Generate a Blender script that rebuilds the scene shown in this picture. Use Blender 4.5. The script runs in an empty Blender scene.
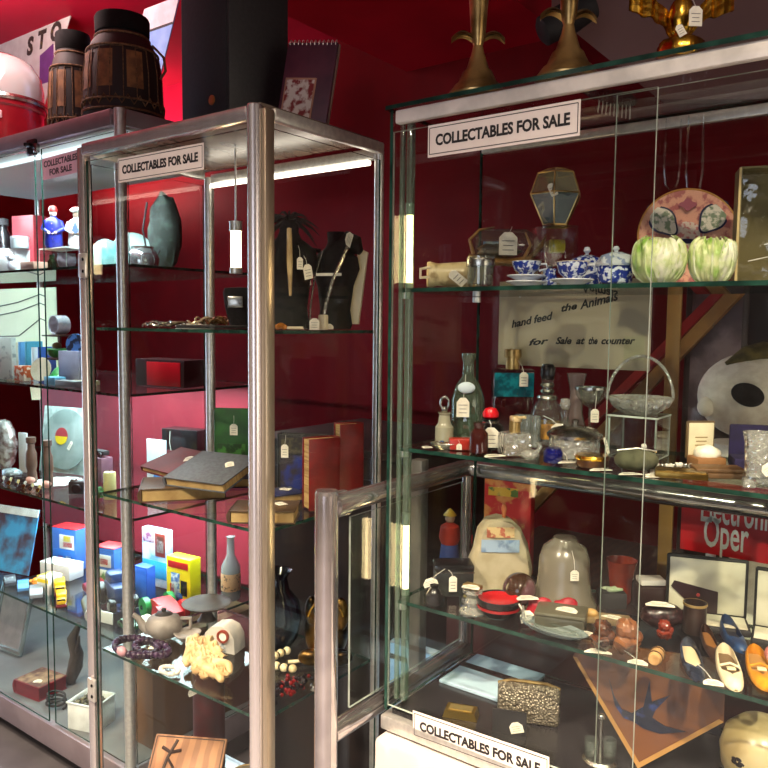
import bpy, bmesh, math, random
from mathutils import Matrix, Vector
random.seed(7)
sc = bpy.context.scene
col = sc.collection
PI = math.pi

# ------------------------------------------------------------------ camera
FPX = 765.0
EYE = Vector((0, 0, 1.55))
TH, PITCH, ROLL = math.radians(36.7), math.radians(4.6), 0.010
FW = Vector((-math.sin(TH)*math.cos(PITCH), math.cos(TH)*math.cos(PITCH), -math.sin(PITCH)))
RT = Vector((math.cos(TH), math.sin(TH), 0))
UP = RT.cross(FW)
RT, UP = (RT*math.cos(ROLL)+UP*math.sin(ROLL)), (UP*math.cos(ROLL)-RT*math.sin(ROLL))
cam_data = bpy.data.cameras.new('camera')
cam_data.sensor_width = 36
cam_data.lens = FPX/768*36
cam_data.clip_start = .02
cam = bpy.data.objects.new('camera', cam_data)
col.objects.link(cam)
m3 = Matrix((RT, UP, -FW)).transposed()
cam.matrix_world = Matrix.Translation(EYE) @ m3.to_4x4()
sc.camera = cam


def ray(px, py): return FW + RT*((px-384)/FPX) - UP*((py-384)/FPX)
def at_z(px, py, z):
    r = ray(px, py); return EYE + r*((z-EYE.z)/r.z)
def at_y(px, py, y):
    r = ray(px, py); return EYE + r*(y/r.y)
def at_x(px, py, x):
    r = ray(px, py); return EYE + r*(x/r.x)
def mpp(p): return (Vector(p)-EYE).dot(FW)/FPX          # metres per pixel there
def spot(px, Y, z):                                       # on a shelf of height z, at depth Y, below pixel column px
    k = (px-384)/FPX
    a = RT - k*FW                                         # (P-EYE).a = 0
    X = -(Y*a.y + (z-EYE.z)*a.z)/a.x
    return Vector((X, Y, z))

# ------------------------------------------------------------------ materials
def lin(c):
    def f(v):
        v /= 255.0
        return v/12.92 if v <= .04045 else ((v+.055)/1.055)**2.4
    return (f(c[0]), f(c[1]), f(c[2]), 1)
_m = {}
def new(name):
    m = bpy.data.materials.new(name); m.use_nodes = True
    nt = m.node_tree; nt.nodes.clear()
    o = nt.nodes.new('ShaderNodeOutputMaterial')
    return m, nt, o
def mat(name, c, rough=.5, metal=0, c2=None, scale=18, bump=0, tex='noise', emit=0, stretch=None, lo=.4, hi=.6, coat=0, spec=.5):
    if name in _m: return _m[name]
    m, nt, o = new(name)
    p = nt.nodes.new('ShaderNodeBsdfPrincipled')
    p.inputs['Roughness'].default_value = rough
    p.inputs['Metallic'].default_value = metal
    p.inputs['Coat Weight'].default_value = coat
    p.inputs['Specular IOR Level'].default_value = spec
    c = lin(c)
    p.inputs['Base Color'].default_value = c
    tc = nt.nodes.new('ShaderNodeTexCoord')
    src = tc.outputs['Object']
    if stretch:
        mp = nt.nodes.new('ShaderNodeMapping'); mp.inputs['Scale'].default_value = stretch
        nt.links.new(src, mp.inputs['Vector']); src = mp.outputs['Vector']
    if tex == 'voronoi':
        t = nt.nodes.new('ShaderNodeTexVoronoi'); t.inputs['Scale'].default_value = scale; f = t.outputs['Distance']
    elif tex == 'wave':
        t = nt.nodes.new('ShaderNodeTexWave'); t.inputs['Scale'].default_value = scale
        t.inputs['Distortion'].default_value = 3; f = t.outputs['Fac']
    elif tex == 'checker':
        t = nt.nodes.new('ShaderNodeTexChecker'); t.inputs['Scale'].default_value = scale; f = t.outputs['Fac']
    else:
        t = nt.nodes.new('ShaderNodeTexNoise'); t.inputs['Scale'].default_value = scale
        t.inputs['Detail'].default_value = 5; f = t.outputs['Fac']
    nt.links.new(src, t.inputs['Vector'])
    r = nt.nodes.new('ShaderNodeValToRGB')
    r.color_ramp.elements[0].position = lo; r.color_ramp.elements[1].position = hi
    c2l = lin(c2) if c2 else tuple(x*.82 for x in c[:3])+(1,)
    r.color_ramp.elements[0].color = c; r.color_ramp.elements[1].color = c2l
    nt.links.new(f, r.inputs['Fac']); nt.links.new(r.outputs['Color'], p.inputs['Base Color'])
    if bump:
        b = nt.nodes.new('ShaderNodeBump'); b.inputs['Strength'].default_value = min(1, bump)
        b.inputs['Distance'].default_value = .004
        nt.links.new(f, b.inputs['Height']); nt.links.new(b.outputs['Normal'], p.inputs['Normal'])
    if emit:
        p.inputs['Emission Color'].default_value = c; p.inputs['Emission Strength'].default_value = emit
    nt.links.new(p.outputs['BSDF'], o.inputs['Surface'])
    _m[name] = m
    return m
def clear(name, tint=(250, 255, 252), ior=1.45, rough=0.0, bump=0, scale=80, tex='noise', body=0, bodyc=(200, 210, 205), boost=0):
    """clear or tinted glass: see-through with a mirror coat that grows at grazing angles"""
    if name in _m: return _m[name]
    m, nt, o = new(name)
    tr = nt.nodes.new('ShaderNodeBsdfTransparent'); tr.inputs['Color'].default_value = lin(tint)
    gl = nt.nodes.new('ShaderNodeBsdfGlossy'); gl.inputs['Roughness'].default_value = rough
    fr = nt.nodes.new('ShaderNodeLayerWeight'); fr.inputs['Blend'].default_value = .5
    f0 = ((ior-1)/(ior+1))**2
    pw = nt.nodes.new('ShaderNodeMath'); pw.operation = 'POWER'; pw.inputs[1].default_value = 5
    nt.links.new(fr.outputs['Facing'], pw.inputs[0])
    ma = nt.nodes.new('ShaderNodeMath'); ma.operation = 'MULTIPLY_ADD'; ma.inputs[1].default_value = 1-f0; ma.inputs[2].default_value = f0
    nt.links.new(pw.outputs[0], ma.inputs[0]); fac = ma.outputs[0]
    if boost:
        ad = nt.nodes.new('ShaderNodeMath'); ad.operation = 'ADD'; ad.use_clamp = True
        ad.inputs[1].default_value = boost; nt.links.new(fac, ad.inputs[0]); fac = ad.outputs[0]
    mx = nt.nodes.new('ShaderNodeMixShader')
    a = tr.outputs[0]
    if body:
        df = nt.nodes.new('ShaderNodeBsdfDiffuse'); df.inputs['Color'].default_value = lin(bodyc)
        m2 = nt.nodes.new('ShaderNodeMixShader'); m2.inputs[0].default_value = body
        nt.links.new(a, m2.inputs[1]); nt.links.new(df.outputs[0], m2.inputs[2]); a = m2.outputs[0]
    nt.links.new(fac, mx.inputs[0]); nt.links.new(a, mx.inputs[1]); nt.links.new(gl.outputs[0], mx.inputs[2])
    if bump:
        tc = nt.nodes.new('ShaderNodeTexCoord')
        if tex == 'voronoi':
            t = nt.nodes.new('ShaderNodeTexVoronoi'); f = t.outputs['Distance']
        else:
            t = nt.nodes.new('ShaderNodeTexNoise'); f = t.outputs['Fac']
        t.inputs['Scale'].default_value = scale
        nt.links.new(tc.outputs['Object'], t.inputs['Vector'])
        b = nt.nodes.new('ShaderNodeBump'); b.inputs['Strength'].default_value = bump; b.inputs['Distance'].default_value = .006
        nt.links.new(f, b.inputs['Height'])
        for n in (gl, fr): nt.links.new(b.outputs['Normal'], n.inputs['Normal'])
    nt.links.new(mx.outputs[0], o.inputs['Surface'])
    _m[name] = m
    return m
def lamp_mat(name, c, s):
    if name in _m: return _m[name]
    m, nt, o = new(name)
    e = nt.nodes.new('ShaderNodeEmission'); e.inputs['Color'].default_value = lin(c); e.inputs['Strength'].default_value = s
    nt.links.new(e.outputs[0], o.inputs['Surface']); _m[name] = m
    return m

GLASS = clear('cabinet_glass', (252, 254, 253), 1.40)
SHELFG = clear('shelf_glass', (246, 251, 248), 1.45)
EDGE = mat('glass_edge', (20, 44, 38), .12, c2=(36, 70, 60), scale=30)
EDGE_LT = mat('pane_edge', (190, 200, 190), .2, c2=(150, 165, 155))
CHROME = mat('brushed_chrome', (226, 220, 220), .26, .78, c2=(206, 200, 202), scale=60, stretch=(1, 1, .02))
ALU = mat('aluminium', (222, 220, 214), .36, .75, c2=(206, 204, 200), scale=90)
ALU_W = mat('pale_aluminium', (236, 232, 224), .4, .15, c2=(208, 205, 198))
STEEL = mat('polished_steel', (206, 200, 200), .15, .88, c2=(186, 180, 182))
BRASS = mat('old_brass', (190, 150, 84), .3, 1, c2=(120, 88, 48), scale=30, bump=.2)
GOLD = mat('bright_gold', (232, 186, 74), .22, 1, c2=(190, 140, 48), scale=40, bump=.3)
SILVER = mat('tarnished_silver', (196, 194, 188), .26, 1, c2=(140, 138, 132), scale=40, bump=.2)
WHITE = mat('white_card', (236, 232, 222), .7, c2=(224, 219, 208))
TAGM = mat('tag_card', (238, 232, 216), .7, c2=(226, 219, 200), scale=60)
INK = mat('black_ink', (28, 26, 28), .6)
TAGINK = mat('tag_pencil', (120, 116, 110), .8)
STRING = mat('tag_string', (222, 216, 204), .8)
BLACK = mat('black_gloss', (14, 14, 16), .25, c2=(24, 22, 24))
BLACKM = mat('black_matt', (20, 19, 21), .7, c2=(32, 30, 32))
BLACKF = mat('black_velvet', (12, 11, 13), .95, c2=(22, 20, 24), scale=120, bump=.2)
PAGES = mat('page_edges', (188, 158, 104), .8, c2=(146, 114, 70), scale=260, stretch=(.05, .05, 1))
RED = mat('red_wall_paint', (96, 10, 17), .55, c2=(86, 9, 15), scale=4, spec=.06)
CREAM = mat('cream_glaze', (226, 214, 186), .35, c2=(210, 196, 166))
BLUEW = mat('blue_willow_pattern', (30, 52, 140), .2, c2=(214, 222, 236), scale=150, lo=.5, hi=.56, coat=.5)
PORC = mat('white_porcelain', (226, 228, 232), .18, c2=(206, 212, 226), scale=60, coat=.5)
WOOD = mat('warm_wood', (128, 84, 40), .5, c2=(92, 56, 26), tex='wave', scale=14, stretch=(1, 6, 1))
WOODD = mat('dark_wood', (70, 42, 26), .5, c2=(48, 28, 18), tex='wave', scale=14, stretch=(1, 6, 1))
CRYS = clear('cut_crystal', (240, 242, 238), 1.6, .06, bump=1, scale=130, tex='voronoi', body=.26, bodyc=(236, 236, 228), boost=.20)
CLR = clear('bottle_glass', (236, 240, 236), 1.5, .01, boost=.06, body=.05)
ACRY = clear('clear_acrylic', (248, 249, 249), 1.42, .0, boost=.01)

# ------------------------------------------------------------------ mesh building
class MB:
    def __init__(s): s.bm = bmesh.new(); s.mi = 0
    def _m(s, vs, M):
        if M is not None: bmesh.ops.transform(s.bm, matrix=M, verts=vs)
    def face(s, vs, i=None):
        try:
            f = s.bm.faces.new(vs); f.material_index = s.mi if i is None else i; return f
        except ValueError: return None
    def slot(s, i): s.mi = i; return s
    def box(s, c, d, bev=0, M=None, edge=None):
        x, y, z = [v/2 for v in d]
        b = bmesh.new()
        g = bmesh.ops.create_cube(b, size=1)
        bmesh.ops.scale(b, vec=d, verts=b.verts)
        if bev: bmesh.ops.bevel(b, geom=list(b.edges), offset=min(bev, min(d)*.45), segments=2, affect='EDGES', profile=.5)
        bmesh.ops.translate(b, vec=c, verts=b.verts)
        if M is not None: bmesh.ops.transform(b, matrix=M, verts=b.verts)
        for f in b.faces: f.material_index = s.mi
        if edge is not None:
            ax = d.index(min(d)) if isinstance(d, tuple) else list(d).index(min(d))
            for f in b.faces:
                if abs(f.normal[ax]) < .5: f.material_index = edge
        s._merge(b); return s
    def _merge(s, b):
        me = bpy.data.meshes.new('tmp'); b.to_mesh(me); b.free()
        s.bm.from_mesh(me); bpy.data.meshes.remove(me)
    def lathe(s, prof, n=24, c=(0, 0, 0), M=None, sx=1, sy=1, cap=True, wob=None):
        rings = []
        for r, z in prof:
            if r < 1e-6: rings.append([s.bm.verts.new((c[0], c[1], c[2]+z))]); continue
            ring = []
            for k in range(n):
                a = 2*PI*k/n; rr = r*(wob(a, z) if wob else 1)
                ring.append(s.bm.verts.new((c[0]+rr*math.cos(a)*sx, c[1]+rr*math.sin(a)*sy, c[2]+z)))
            rings.append(ring)
        for a, b in zip(rings, rings[1:]):
            for k in range(n):
                k2 = (k+1) % n
                if len(a) == 1 and len(b) == 1: continue
                if len(a) == 1: s.face((a[0], b[k2], b[k]))
                elif len(b) == 1: s.face((a[k], a[k2], b[0]))
                else: s.face((a[k], a[k2], b[k2], b[k]))
        if cap:
            if len(rings[0]) > 1: s.face(rings[0][::-1])
            if len(rings[-1]) > 1: s.face(rings[-1])
        s._m([v for r in rings for v in r], M); return s
    def cyl(s, c, r, h, n=20, M=None, r2=None):
        return s.lathe([(r, 0), (r if r2 is None else r2, h)], n, c, M)
    def ball(s, c, r, d=(1, 1, 1), n=16, M=None, wob=None):
        b = bmesh.new(); bmesh.ops.create_uvsphere(b, u_segments=n, v_segments=max(6, n*2//3), radius=r)
        if wob:
            for v in b.verts: v.co *= wob(v.co/r)
        bmesh.ops.scale(b, vec=d, verts=b.verts); bmesh.ops.translate(b, vec=c, verts=b.verts)
        if M is not None: bmesh.ops.transform(b, matrix=M, verts=b.verts)
        for f in b.faces: f.material_index = s.mi
        s._merge(b); return s
    def tube(s, pts, r, n=8, closed=False, M=None):
        pts = [Vector(p) for p in pts]; N = len(pts); rings = []
        rs = r if isinstance(r, (list, tuple)) else [r]*N
        prev = None
        for i, p in enumerate(pts):
            t = (pts[(i+1) % N]-pts[i-1]) if closed else (pts[min(i+1, N-1)]-pts[max(i-1, 0)])
            t.normalize()
            if prev is None:
                u = t.cross(Vector((0, 0, 1)))
                if u.length < .1: u = t.cross(Vector((1, 0, 0)))
            else: u = prev - t*prev.dot(t)
            u.normalize(); prev = u; w = t.cross(u)
            rings.append([s.bm.verts.new(p+(u*math.cos(2*PI*k/n)+w*math.sin(2*PI*k/n))*rs[i]) for k in range(n)])
        pr = list(zip(rings, rings[1:])) + ([(rings[-1], rings[0])] if closed else [])
        for a, b in pr:
            for k in range(n): s.face((a[k], a[(k+1) % n], b[(k+1) % n], b[k]))
        if not closed: s.face(rings[0][::-1]); s.face(rings[-1])
        s._m([v for q in rings for v in q], M); return s
    def prism(s, pts, z0, z1, M=None, bev=0):
        b = bmesh.new()
        f = b.faces.new([b.verts.new((x, y, z0)) for x, y in pts])
        g = bmesh.ops.extrude_face_region(b, geom=[f])
        bmesh.ops.translate(b, vec=(0, 0, z1-z0), verts=[v for v in g['geom'] if isinstance(v, bmesh.types.BMVert)])
        bmesh.ops.recalc_face_normals(b, faces=b.faces)
        if M is not None: bmesh.ops.transform(b, matrix=M, verts=b.verts)
        for q in b.faces: q.material_index = s.mi
        s._merge(b); return s
    def surf(s, fn, nu, nv, M=None, closeu=False):
        g = [[s.bm.verts.new(fn(u/nu, v/nv)) for v in range(nv+1)] for u in range(nu if closeu else nu+1)]
        L = len(g)
        for i in range(nu):
            for j in range(nv): s.face((g[i][j], g[(i+1) % L][j], g[(i+1) % L][j+1], g[i][j+1]))
        s._m([v for q in g for v in q], M); return s
    def build(s, name, m, parent=None, smooth=.7, loc=None, rot=None):
        me = bpy.data.meshes.new(name)
        bmesh.ops.recalc_face_normals(s.bm, faces=s.bm.faces)
        s.bm.to_mesh(me); s.bm.free()
        for x in (m if isinstance(m, (list, tuple)) else [m]): me.materials.append(x)
        me.shade_smooth() if hasattr(me, 'shade_smooth') else None
        me.set_sharp_from_angle(angle=smooth)
        o = bpy.data.objects.new(name, me); col.objects.link(o)
        if parent: o.parent = parent
        if loc is not None: o.location = loc
        if rot is not None: o.rotation_euler = rot
        return o

def tag(o, label, cat=None, group=None):
    o['label'] = label
    if cat: o['category'] = cat
    if group: o['group'] = group
    return o
def thing(name, label, cat, loc=(0, 0, 0), rot=0, group=None):
    o = bpy.data.objects.new(name, None); col.objects.link(o); o.empty_display_size = .05
    o.location = loc
    o.rotation_euler = (0, 0, rot) if not isinstance(rot, tuple) else rot
    return tag(o, label, cat, group)
def struct(o): o['kind'] = 'structure'; return o
def T(x, y, z): return Matrix.Translation((x, y, z))
def RX(a): return Matrix.Rotation(a, 4, 'X')
def RY(a): return Matrix.Rotation(a, 4, 'Y')
def RZ(a): return Matrix.Rotation(a, 4, 'Z')
UPRIGHT = RX(PI/2)                                   # xy drawing -> standing, facing -y

def lettering(name, s, size, m, parent, loc, rot=(PI/2, 0, 0), align='CENTER', bold=0.0, shear=0, width=None, depth=.0003):
    c = bpy.data.curves.new('t', 'FONT'); c.body = s; c.size = size; c.align_x = align; c.align_y = 'CENTER'
    c.extrude = depth; c.offset = bold; c.shear = shear; c.resolution_u = 3
    o = bpy.data.objects.new('t', c); col.objects.link(o)
    bpy.context.view_layer.update()
    dg = bpy.context.evaluated_depsgraph_get()
    me = bpy.data.meshes.new_from_object(o.evaluated_get(dg)); me.name = name
    w = o.dimensions.x
    bpy.data.objects.remove(o); bpy.data.curves.remove(c)
    me.materials.clear(); me.materials.append(m)
    t = bpy.data.objects.new(name, me); col.objects.link(t); t.parent = parent
    t.location = loc; t.rotation_euler = rot
    if width and w > 0: t.scale = (width/w, 1, 1)
    return t

def price_tag(parent, loc, rz=0.0, w=.013, h=.018, lean=0.0, flat=False, top=None, roll=0.0, name='price_tag'):
    """a white cardboard price tag with clipped corners; hangs by a string from `top` when given (local coordinates)"""
    k = w*.28
    pts = [(-w/2, -h/2), (w/2, -h/2), (w/2, h/2-k), (w/2-k, h/2), (-w/2+k, h/2), (-w/2, h/2-k)]
    M = T(*loc) @ RZ(rz) @ ((RX(.06)) if flat else RX(PI/2+lean)) @ RZ(roll)
    b = MB().prism(pts, -.0004, .0004, M)
    o = b.build(name, TAGM, parent)
    g = MB()
    for i, ln in enumerate((.7, .55, .62)):
        g.box((0, h*(.12-.2*i), .0006), (w*ln, h*.035, .0002), M=M)
    g.build('pencilled_price', TAGINK, o)
    if top is not None:
        a = M @ Vector((0, h/2-k*.5, .0005)); b2 = Vector(top)
        mid = (a+b2)/2 + Vector((.001, -.001, .002))
        MB().tube([a, mid, b2], .0004, 5).build('string', STRING, o)
    return o

# ================================================================== the room
def slab(name, c, d, m): return struct(MB().box(c, d).build(name, m))
FLOORM = mat('grey_floor', (92, 88, 92), .45, c2=(80, 76, 80), scale=6)
PINKRED = mat('lit_ceiling_red', (168, 18, 44), .6, c2=(156, 16, 40), scale=3, spec=.1)
GREYC = mat('taupe_ceiling', (112, 88, 86), .7, c2=(104, 80, 80), scale=3)
DARKW = mat('shop_wall', (52, 38, 34), .7, c2=(46, 34, 30), scale=3)
slab('floor', (-.9, -.3, -.05), (7.2, 6.2, .1), FLOORM)
slab('wall_back', (-.9, 2.75, 1.55), (7.2, .1, 3.1), RED)
slab('wall_left', (-4.45, -.3, 1.55), (.1, 6.0, 3.1), RED)
slab('wall_right', (2.65, -.3, 1.55), (.1, 6.0, 3.1), DARKW)
slab('wall_front', (-.9, -3.35, 1.55), (7.2, .1, 3.1), DARKW)
slab('ceiling', (-.9, -.3, 3.15), (7.2, 6.2, .1), GREYC)
slab('trim_1', (-1.56, 1.2, 2.85), (.70, 3.0, .5), mat('lit_beam_red', (164, 12, 34), .5, c2=(150, 10, 30), scale=3, spec=.2))              # boxed-in beam across the ceiling, its red raised in place of light
slab('trim_2', (-3.15, 1.2, 2.95), (2.48, 3.0, .3), PINKRED)         # lower red ceiling panel on the left, its colour brightened as if lit
_a, _b = at_y(-40, -45, 2.5), at_y(48, 26, 2.5)                      # sloping stair soffit in the far left corner
_d = (_b-_a); _n = Vector((_d.z, 0, -_d.x)).normalized()
if _n.x > 0: _n = -_n
_q = [_a, _b+_d*.0, _b+_n*.5+Vector((0, 0, -.25)), _a+_n*1.0]
struct(MB().prism([(v.x, -v.z) for v in _q], -.14, .14, T(0, 2.52, 0) @ RX(-PI/2)).build('trim_3', RED))
slab('lit_wall_patch', (-3.74, 2.69, 2.755), (1.36, .03, .67), mat('lit_wall_red', (206, 30, 66), .55, c2=(194, 26, 60), scale=3, spec=.1))  # brighter red laid over the wall where strong light falls on it
_p = [at_y(px, py, 2.6) for px, py in ((520, -12), (612, 62), (660, 100), (960, 100), (960, -80), (520, -80))]
struct(MB().prism([(v.x, -v.z) for v in _p], -.03, .03, T(0, 2.62, 0) @ RX(-PI/2)).build('trim_5', mat('taupe_panel', (124, 92, 88), .6, c2=(114, 84, 80), scale=3)))
q = at_y(572, 16, 2.3)
sl_ = thing('spotlight', 'black spotlight hanging below the ceiling behind the right brass fish candlestick', 'spotlight', (q.x, 2.3, q.z), TH)
MB().lathe([(.03, -.11), (.045, -.10), (.05, 0), (.04, .07), (0, .085)], 24, M=RY(math.radians(62))).build('lamp_housing', BLACKM, sl_)
MB().cyl((0, 0, 0), .012, 3.1-q.z, 12).build('hanging_rod', BLACKM, sl_)
# window on the left wall: the cool daylight that runs down the chrome posts
wf = struct(MB().box((-4.385, 1.08, 1.3), (.03, .8, 1.7)).box((-4.38, 1.08, 1.3), (.05, .03, 1.7)).build('window_1', lamp_mat('window_daylight', (206, 226, 255), 3.2)))

struct(MB().box((2.585, .3, 1.4), (.03, 1.3, 1.5)).box((2.58, .3, 1.4), (.05, .03, 1.5)).build('added_glow_right', lamp_mat('warm_highlight_glow', (255, 236, 214), 2.4)))  # added glowing panel out of view, for highlights on the posts' right side
struct(MB().box((.45, -3.285, 1.35), (1.9, .03, 1.9)).box((.45, -3.28, 1.35), (.04, .05, 1.9)).build('added_glow_front', lamp_mat('cool_highlight_glow', (236, 238, 255), 1.7)))  # added glowing panel behind the viewer, mirrored in the chrome posts

def area(name, loc, size, energy, c, rot=(0, 0, 0), sy=None):
    l = bpy.data.lights.new(name, 'AREA'); l.energy = energy; l.color = lin(c)[:3]
    l.size = size
    if sy: l.shape = 'RECTANGLE'; l.size_y = sy
    o = bpy.data.objects.new(name, l); col.objects.link(o); o.location = loc; o.rotation_euler = rot
    return o
DL = lamp_mat('downlight_glow', (255, 244, 226), 22)
for (x, y, w) in ((.55, -.35, 22), (.9, -1.6, 20), (-.9, -.9, 20), (-2.3, -.55, 16), (1.6, .45, 18), (-1.9, -2.1, 14), (.0, -2.4, 14)):
    d = thing('downlight', 'round recessed downlight in the ceiling behind the viewer', 'ceiling light', (x, y, 3.1), 0, 'ceiling downlights')
    MB().lathe([(.055, 0), (.062, -.008), (.047, -.008), (.047, 0)], 24, cap=False).build('trim_ring', ALU, d)
    MB().cyl((0, 0, -.004), .046, .003, 20).build('diffuser', DL, d)
    l = bpy.data.lights.new('downlight_lamp', 'SPOT'); l.energy = w*25.0; l.color = lin((255, 232, 202))[:3]
    l.spot_size = 1.9; l.spot_blend = .9; l.shadow_soft_size = .05
    o = bpy.data.objects.new('downlight_lamp', l); col.objects.link(o); o.location = (x, y, 3.08)
    o.rotation_euler = (0.12, 0, 0)
# unseen lamps added to brighten the red ceiling and wall over the far case
area('wall_fill', (-2.9, 1.1, 2.45), .5, 8, (255, 226, 220), (PI, .25, 0))
area('wall_fill', (-2.5, 1.25, 2.70), .3, 4.5, (255, 226, 220), (math.radians(55), 0, .2))
area('wall_fill', (-3.7, 2.42, 2.22), .9, 7, (255, 222, 218), (math.radians(130), 0, 0), .1)

# ================================================================== glass helpers
def pane(name, c, d, parent, mats=None, edge=True):
    return MB().box(c, d, edge=1 if edge else None).build(name, mats or [GLASS, EDGE], parent)

# ================================================================== left cabinet
LX0, LX1, LY0, LY1 = -1.462, -.928, .905, 1.25
LS = (1.535, 1.185, .844, .47)
lc = thing('display_cabinet', 'tall chrome framed glass cabinet with a round corner post, left of the steel railing', 'display cabinet', ((LX0+LX1)/2, (LY0+LY1)/2, 0))
Ml = T(-(LX0+LX1)/2, -(LY0+LY1)/2, 0)
def L(b, name, m): return b.build(name, m, lc)
def lb(c, d, bev=0): return MB().box(c, d, bev, Ml)
L(MB().cyl((LX1-.022, LY0+.004, 0), .0125, 1.905, 28, Ml).ball((LX1-.022, LY0+.004, 1.905), .0125, (1, 1, .35), 20, Ml), 'corner_post', CHROME)
L(lb((LX1-.004, LY0+.016, .95), (.012, .022, 1.90), .003), 'side_stile', mat('bronzed_aluminium', (190, 176, 156), .3, .8, c2=(172, 158, 138), scale=60, stretch=(1, 1, .02)))
L(lb((LX0+.010, LY0+.006, .95), (.022, .02, 1.90), .004), 'corner_post', CHROME)
L(MB().cyl((LX0+.012, LY1-.012, 0), .0115, 1.89, 20, Ml), 'corner_post', ALU)
L(MB().cyl((LX1-.012, LY1-.012, 0), .0095, 1.89, 20, Ml), 'corner_post', ALU)
for nm, c, d in (('top_rail', ((LX0+LX1)/2-.008, LY0+.006, 1.894), (LX1-LX0-.05, .022, .024)),
                 ('top_rail', ((LX0+LX1)/2, LY1-.008, 1.886), (LX1-LX0-.04, .016, .022)),
                 ('top_rail', (LX1-.008, (LY0+LY1)/2+.01, 1.894), (.016, LY1-LY0-.04, .022)),
                 ('top_rail', (LX0+.008, (LY0+LY1)/2, 1.894), (.016, LY1-LY0-.05, .022)),
                 ('bottom_rail', ((LX0+LX1)/2, LY0+.008, .10), (LX1-LX0-.06, .024, .05)),
                 ('bottom_rail', (LX1-.008, (LY0+LY1)/2, .10), (.016, LY1-LY0-.04, .05)),
                 ('bottom_rail', (LX0+.008, (LY0+LY1)/2, .10), (.016, LY1-LY0-.05, .05))):
    L(lb(c, d, .004), nm, CHROME if nm == 'top_rail' and c[1] < LY0+.03 else ALU)
TOPM = mat('cabinet_top_laminate', (128, 112, 100), .22, c2=(110, 94, 84), scale=7, stretch=(3, 1, 1))
L(lb(((LX0+LX1)/2, (LY0+LY1)/2, 1.908), (LX1-LX0-.03, LY1-LY0-.02, .006)), 'top_panel', TOPM)
L(lb(((LX0+LX1)/2, (LY0+LY1)/2, .11), (LX1-LX0-.04, LY1-LY0-.04, .02)), 'base_panel', WOODD)
L(MB().box(((LX0+LX1)/2-.004, LY0+.002, 1.0), (LX1-LX0-.064, .005, 1.74), M=Ml, edge=1), 'glass_door', [GLASS, EDGE])
L(MB().box((LX1-.004, (LY0+LY1)/2+.004, 1.0), (.004, LY1-LY0-.05, 1.74), M=Ml, edge=1), 'side_pane', [GLASS, EDGE])
L(MB().box((LX0+.006, (LY0+LY1)/2, 1.0), (.004, LY1-LY0-.05, 1.74), M=Ml, edge=1), 'side_pane', [GLASS, EDGE])
for z in LS:
    L(MB().box(((LX0+LX1)/2, (LY0+LY1)/2+.004, z-.004), (LX1-LX0-.046, LY1-LY0-.03, .006), M=Ml, edge=1), 'glass_shelf', [SHELFG, EDGE])
for z in (1.66, .76):
    h = L(lb((LX0+.022, LY0-.008, z), (.026, .008, .05), .003), 'hinge', ALU)
    for q in (.012, -.012): MB().ball((LX0+.028, LY0-.0125, z+q), .004, (1, .5, 1), 10, Ml).build('hinge_screw', BLACK, h)
L(lb(((LX0+LX1)/2, LY1-.020, 1.868), (LX1-LX0-.06, .012, .010), .003), 'light_strip', lamp_mat('warm_strip_glow', (255, 240, 220), 3.0))
# tube lamp hung inside the left cabinet from its top
TUBE = lamp_mat('tube_glow', (255, 218, 160), 11)
def tube_lamp(parent, M, r=.007, h=.11, stem=0):
    b = MB().cyl((0, 0, 0), r, h, 14, M).build('lamp_tube', TUBE, parent)
    MB().cyl((0, 0, h), r*1.25, .02, 14, M).build('lamp_cap', ALU, parent)
    MB().cyl((0, 0, -.012), r*1.25, .012, 14, M).build('lamp_cap', ALU, parent)
    if stem: MB().cyl((0, 0, h+.018), .002, stem, 8, M).build('lamp_stem', ALU, parent)
p = spot(236, 1.10, 1.66)
tl = thing('hanging_tube_lamp', 'short glowing tube lamp hanging inside the left cabinet beside its front post', 'lamp', (p.x, p.y, 1.66))
tube_lamp(tl, None, .0105, .075, 1.903-1.66-.075-.018)

# ================================================================== steel railing in the gap
RLX, RLY0, RLY1 = -.803, .925, 1.372
rl = thing('handrail', 'polished steel handrail with a round post in the gap between the two glass cabinets', 'railing', (RLX, RLY0, 0))
Mr = T(-RLX, -RLY0, 0)
MB().cyl((RLX, RLY0, 0), .0195, 1.272, 32, Mr).lathe([(.0195, 1.272), (.0175, 1.278), (0, 1.279)], 32, (RLX, RLY0, 0), Mr).build('post', STEEL, rl)
MB().cyl((RLX, RLY1, 0), .011, 1.24, 20, Mr).build('post', STEEL, rl)
for z in (1.25, .862):
    MB().tube([(RLX, RLY0+.012, z), (RLX, RLY1-.03, z), (RLX+.004, RLY1-.01, z), (RLX+.02, RLY1, z), (RLX+.05, RLY1, z)] if z > 1 else
              [(RLX, RLY0+.012, z), (RLX, RLY1, z)], .0175, 20, M=Mr).build('rail', STEEL, rl)
MB().tube([(RLX+.05, RLY1, 1.25), (.30, RLY1, 1.25)], .0175, 20, M=Mr).build('rail', STEEL, rl)
MB().cyl((.29, RLY1, 0), .0175, 1.24, 20, Mr).build('post', STEEL, rl)
MB().cyl((RLX, RLY0+.014, 1.25), .022, .03, 20, Mr @ T(RLX, RLY0+.014, 1.25) @ RX(-PI/2) @ T(-RLX, -RLY0-.014, -1.25)).build('collar', STEEL, rl)
MB().box((RLX, (RLY0+RLY1)/2+.02, 1.055), (.004, RLY1-RLY0-.08, .335), M=Mr, edge=1).build('infill_pane', [GLASS, EDGE_LT], rl)

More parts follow.
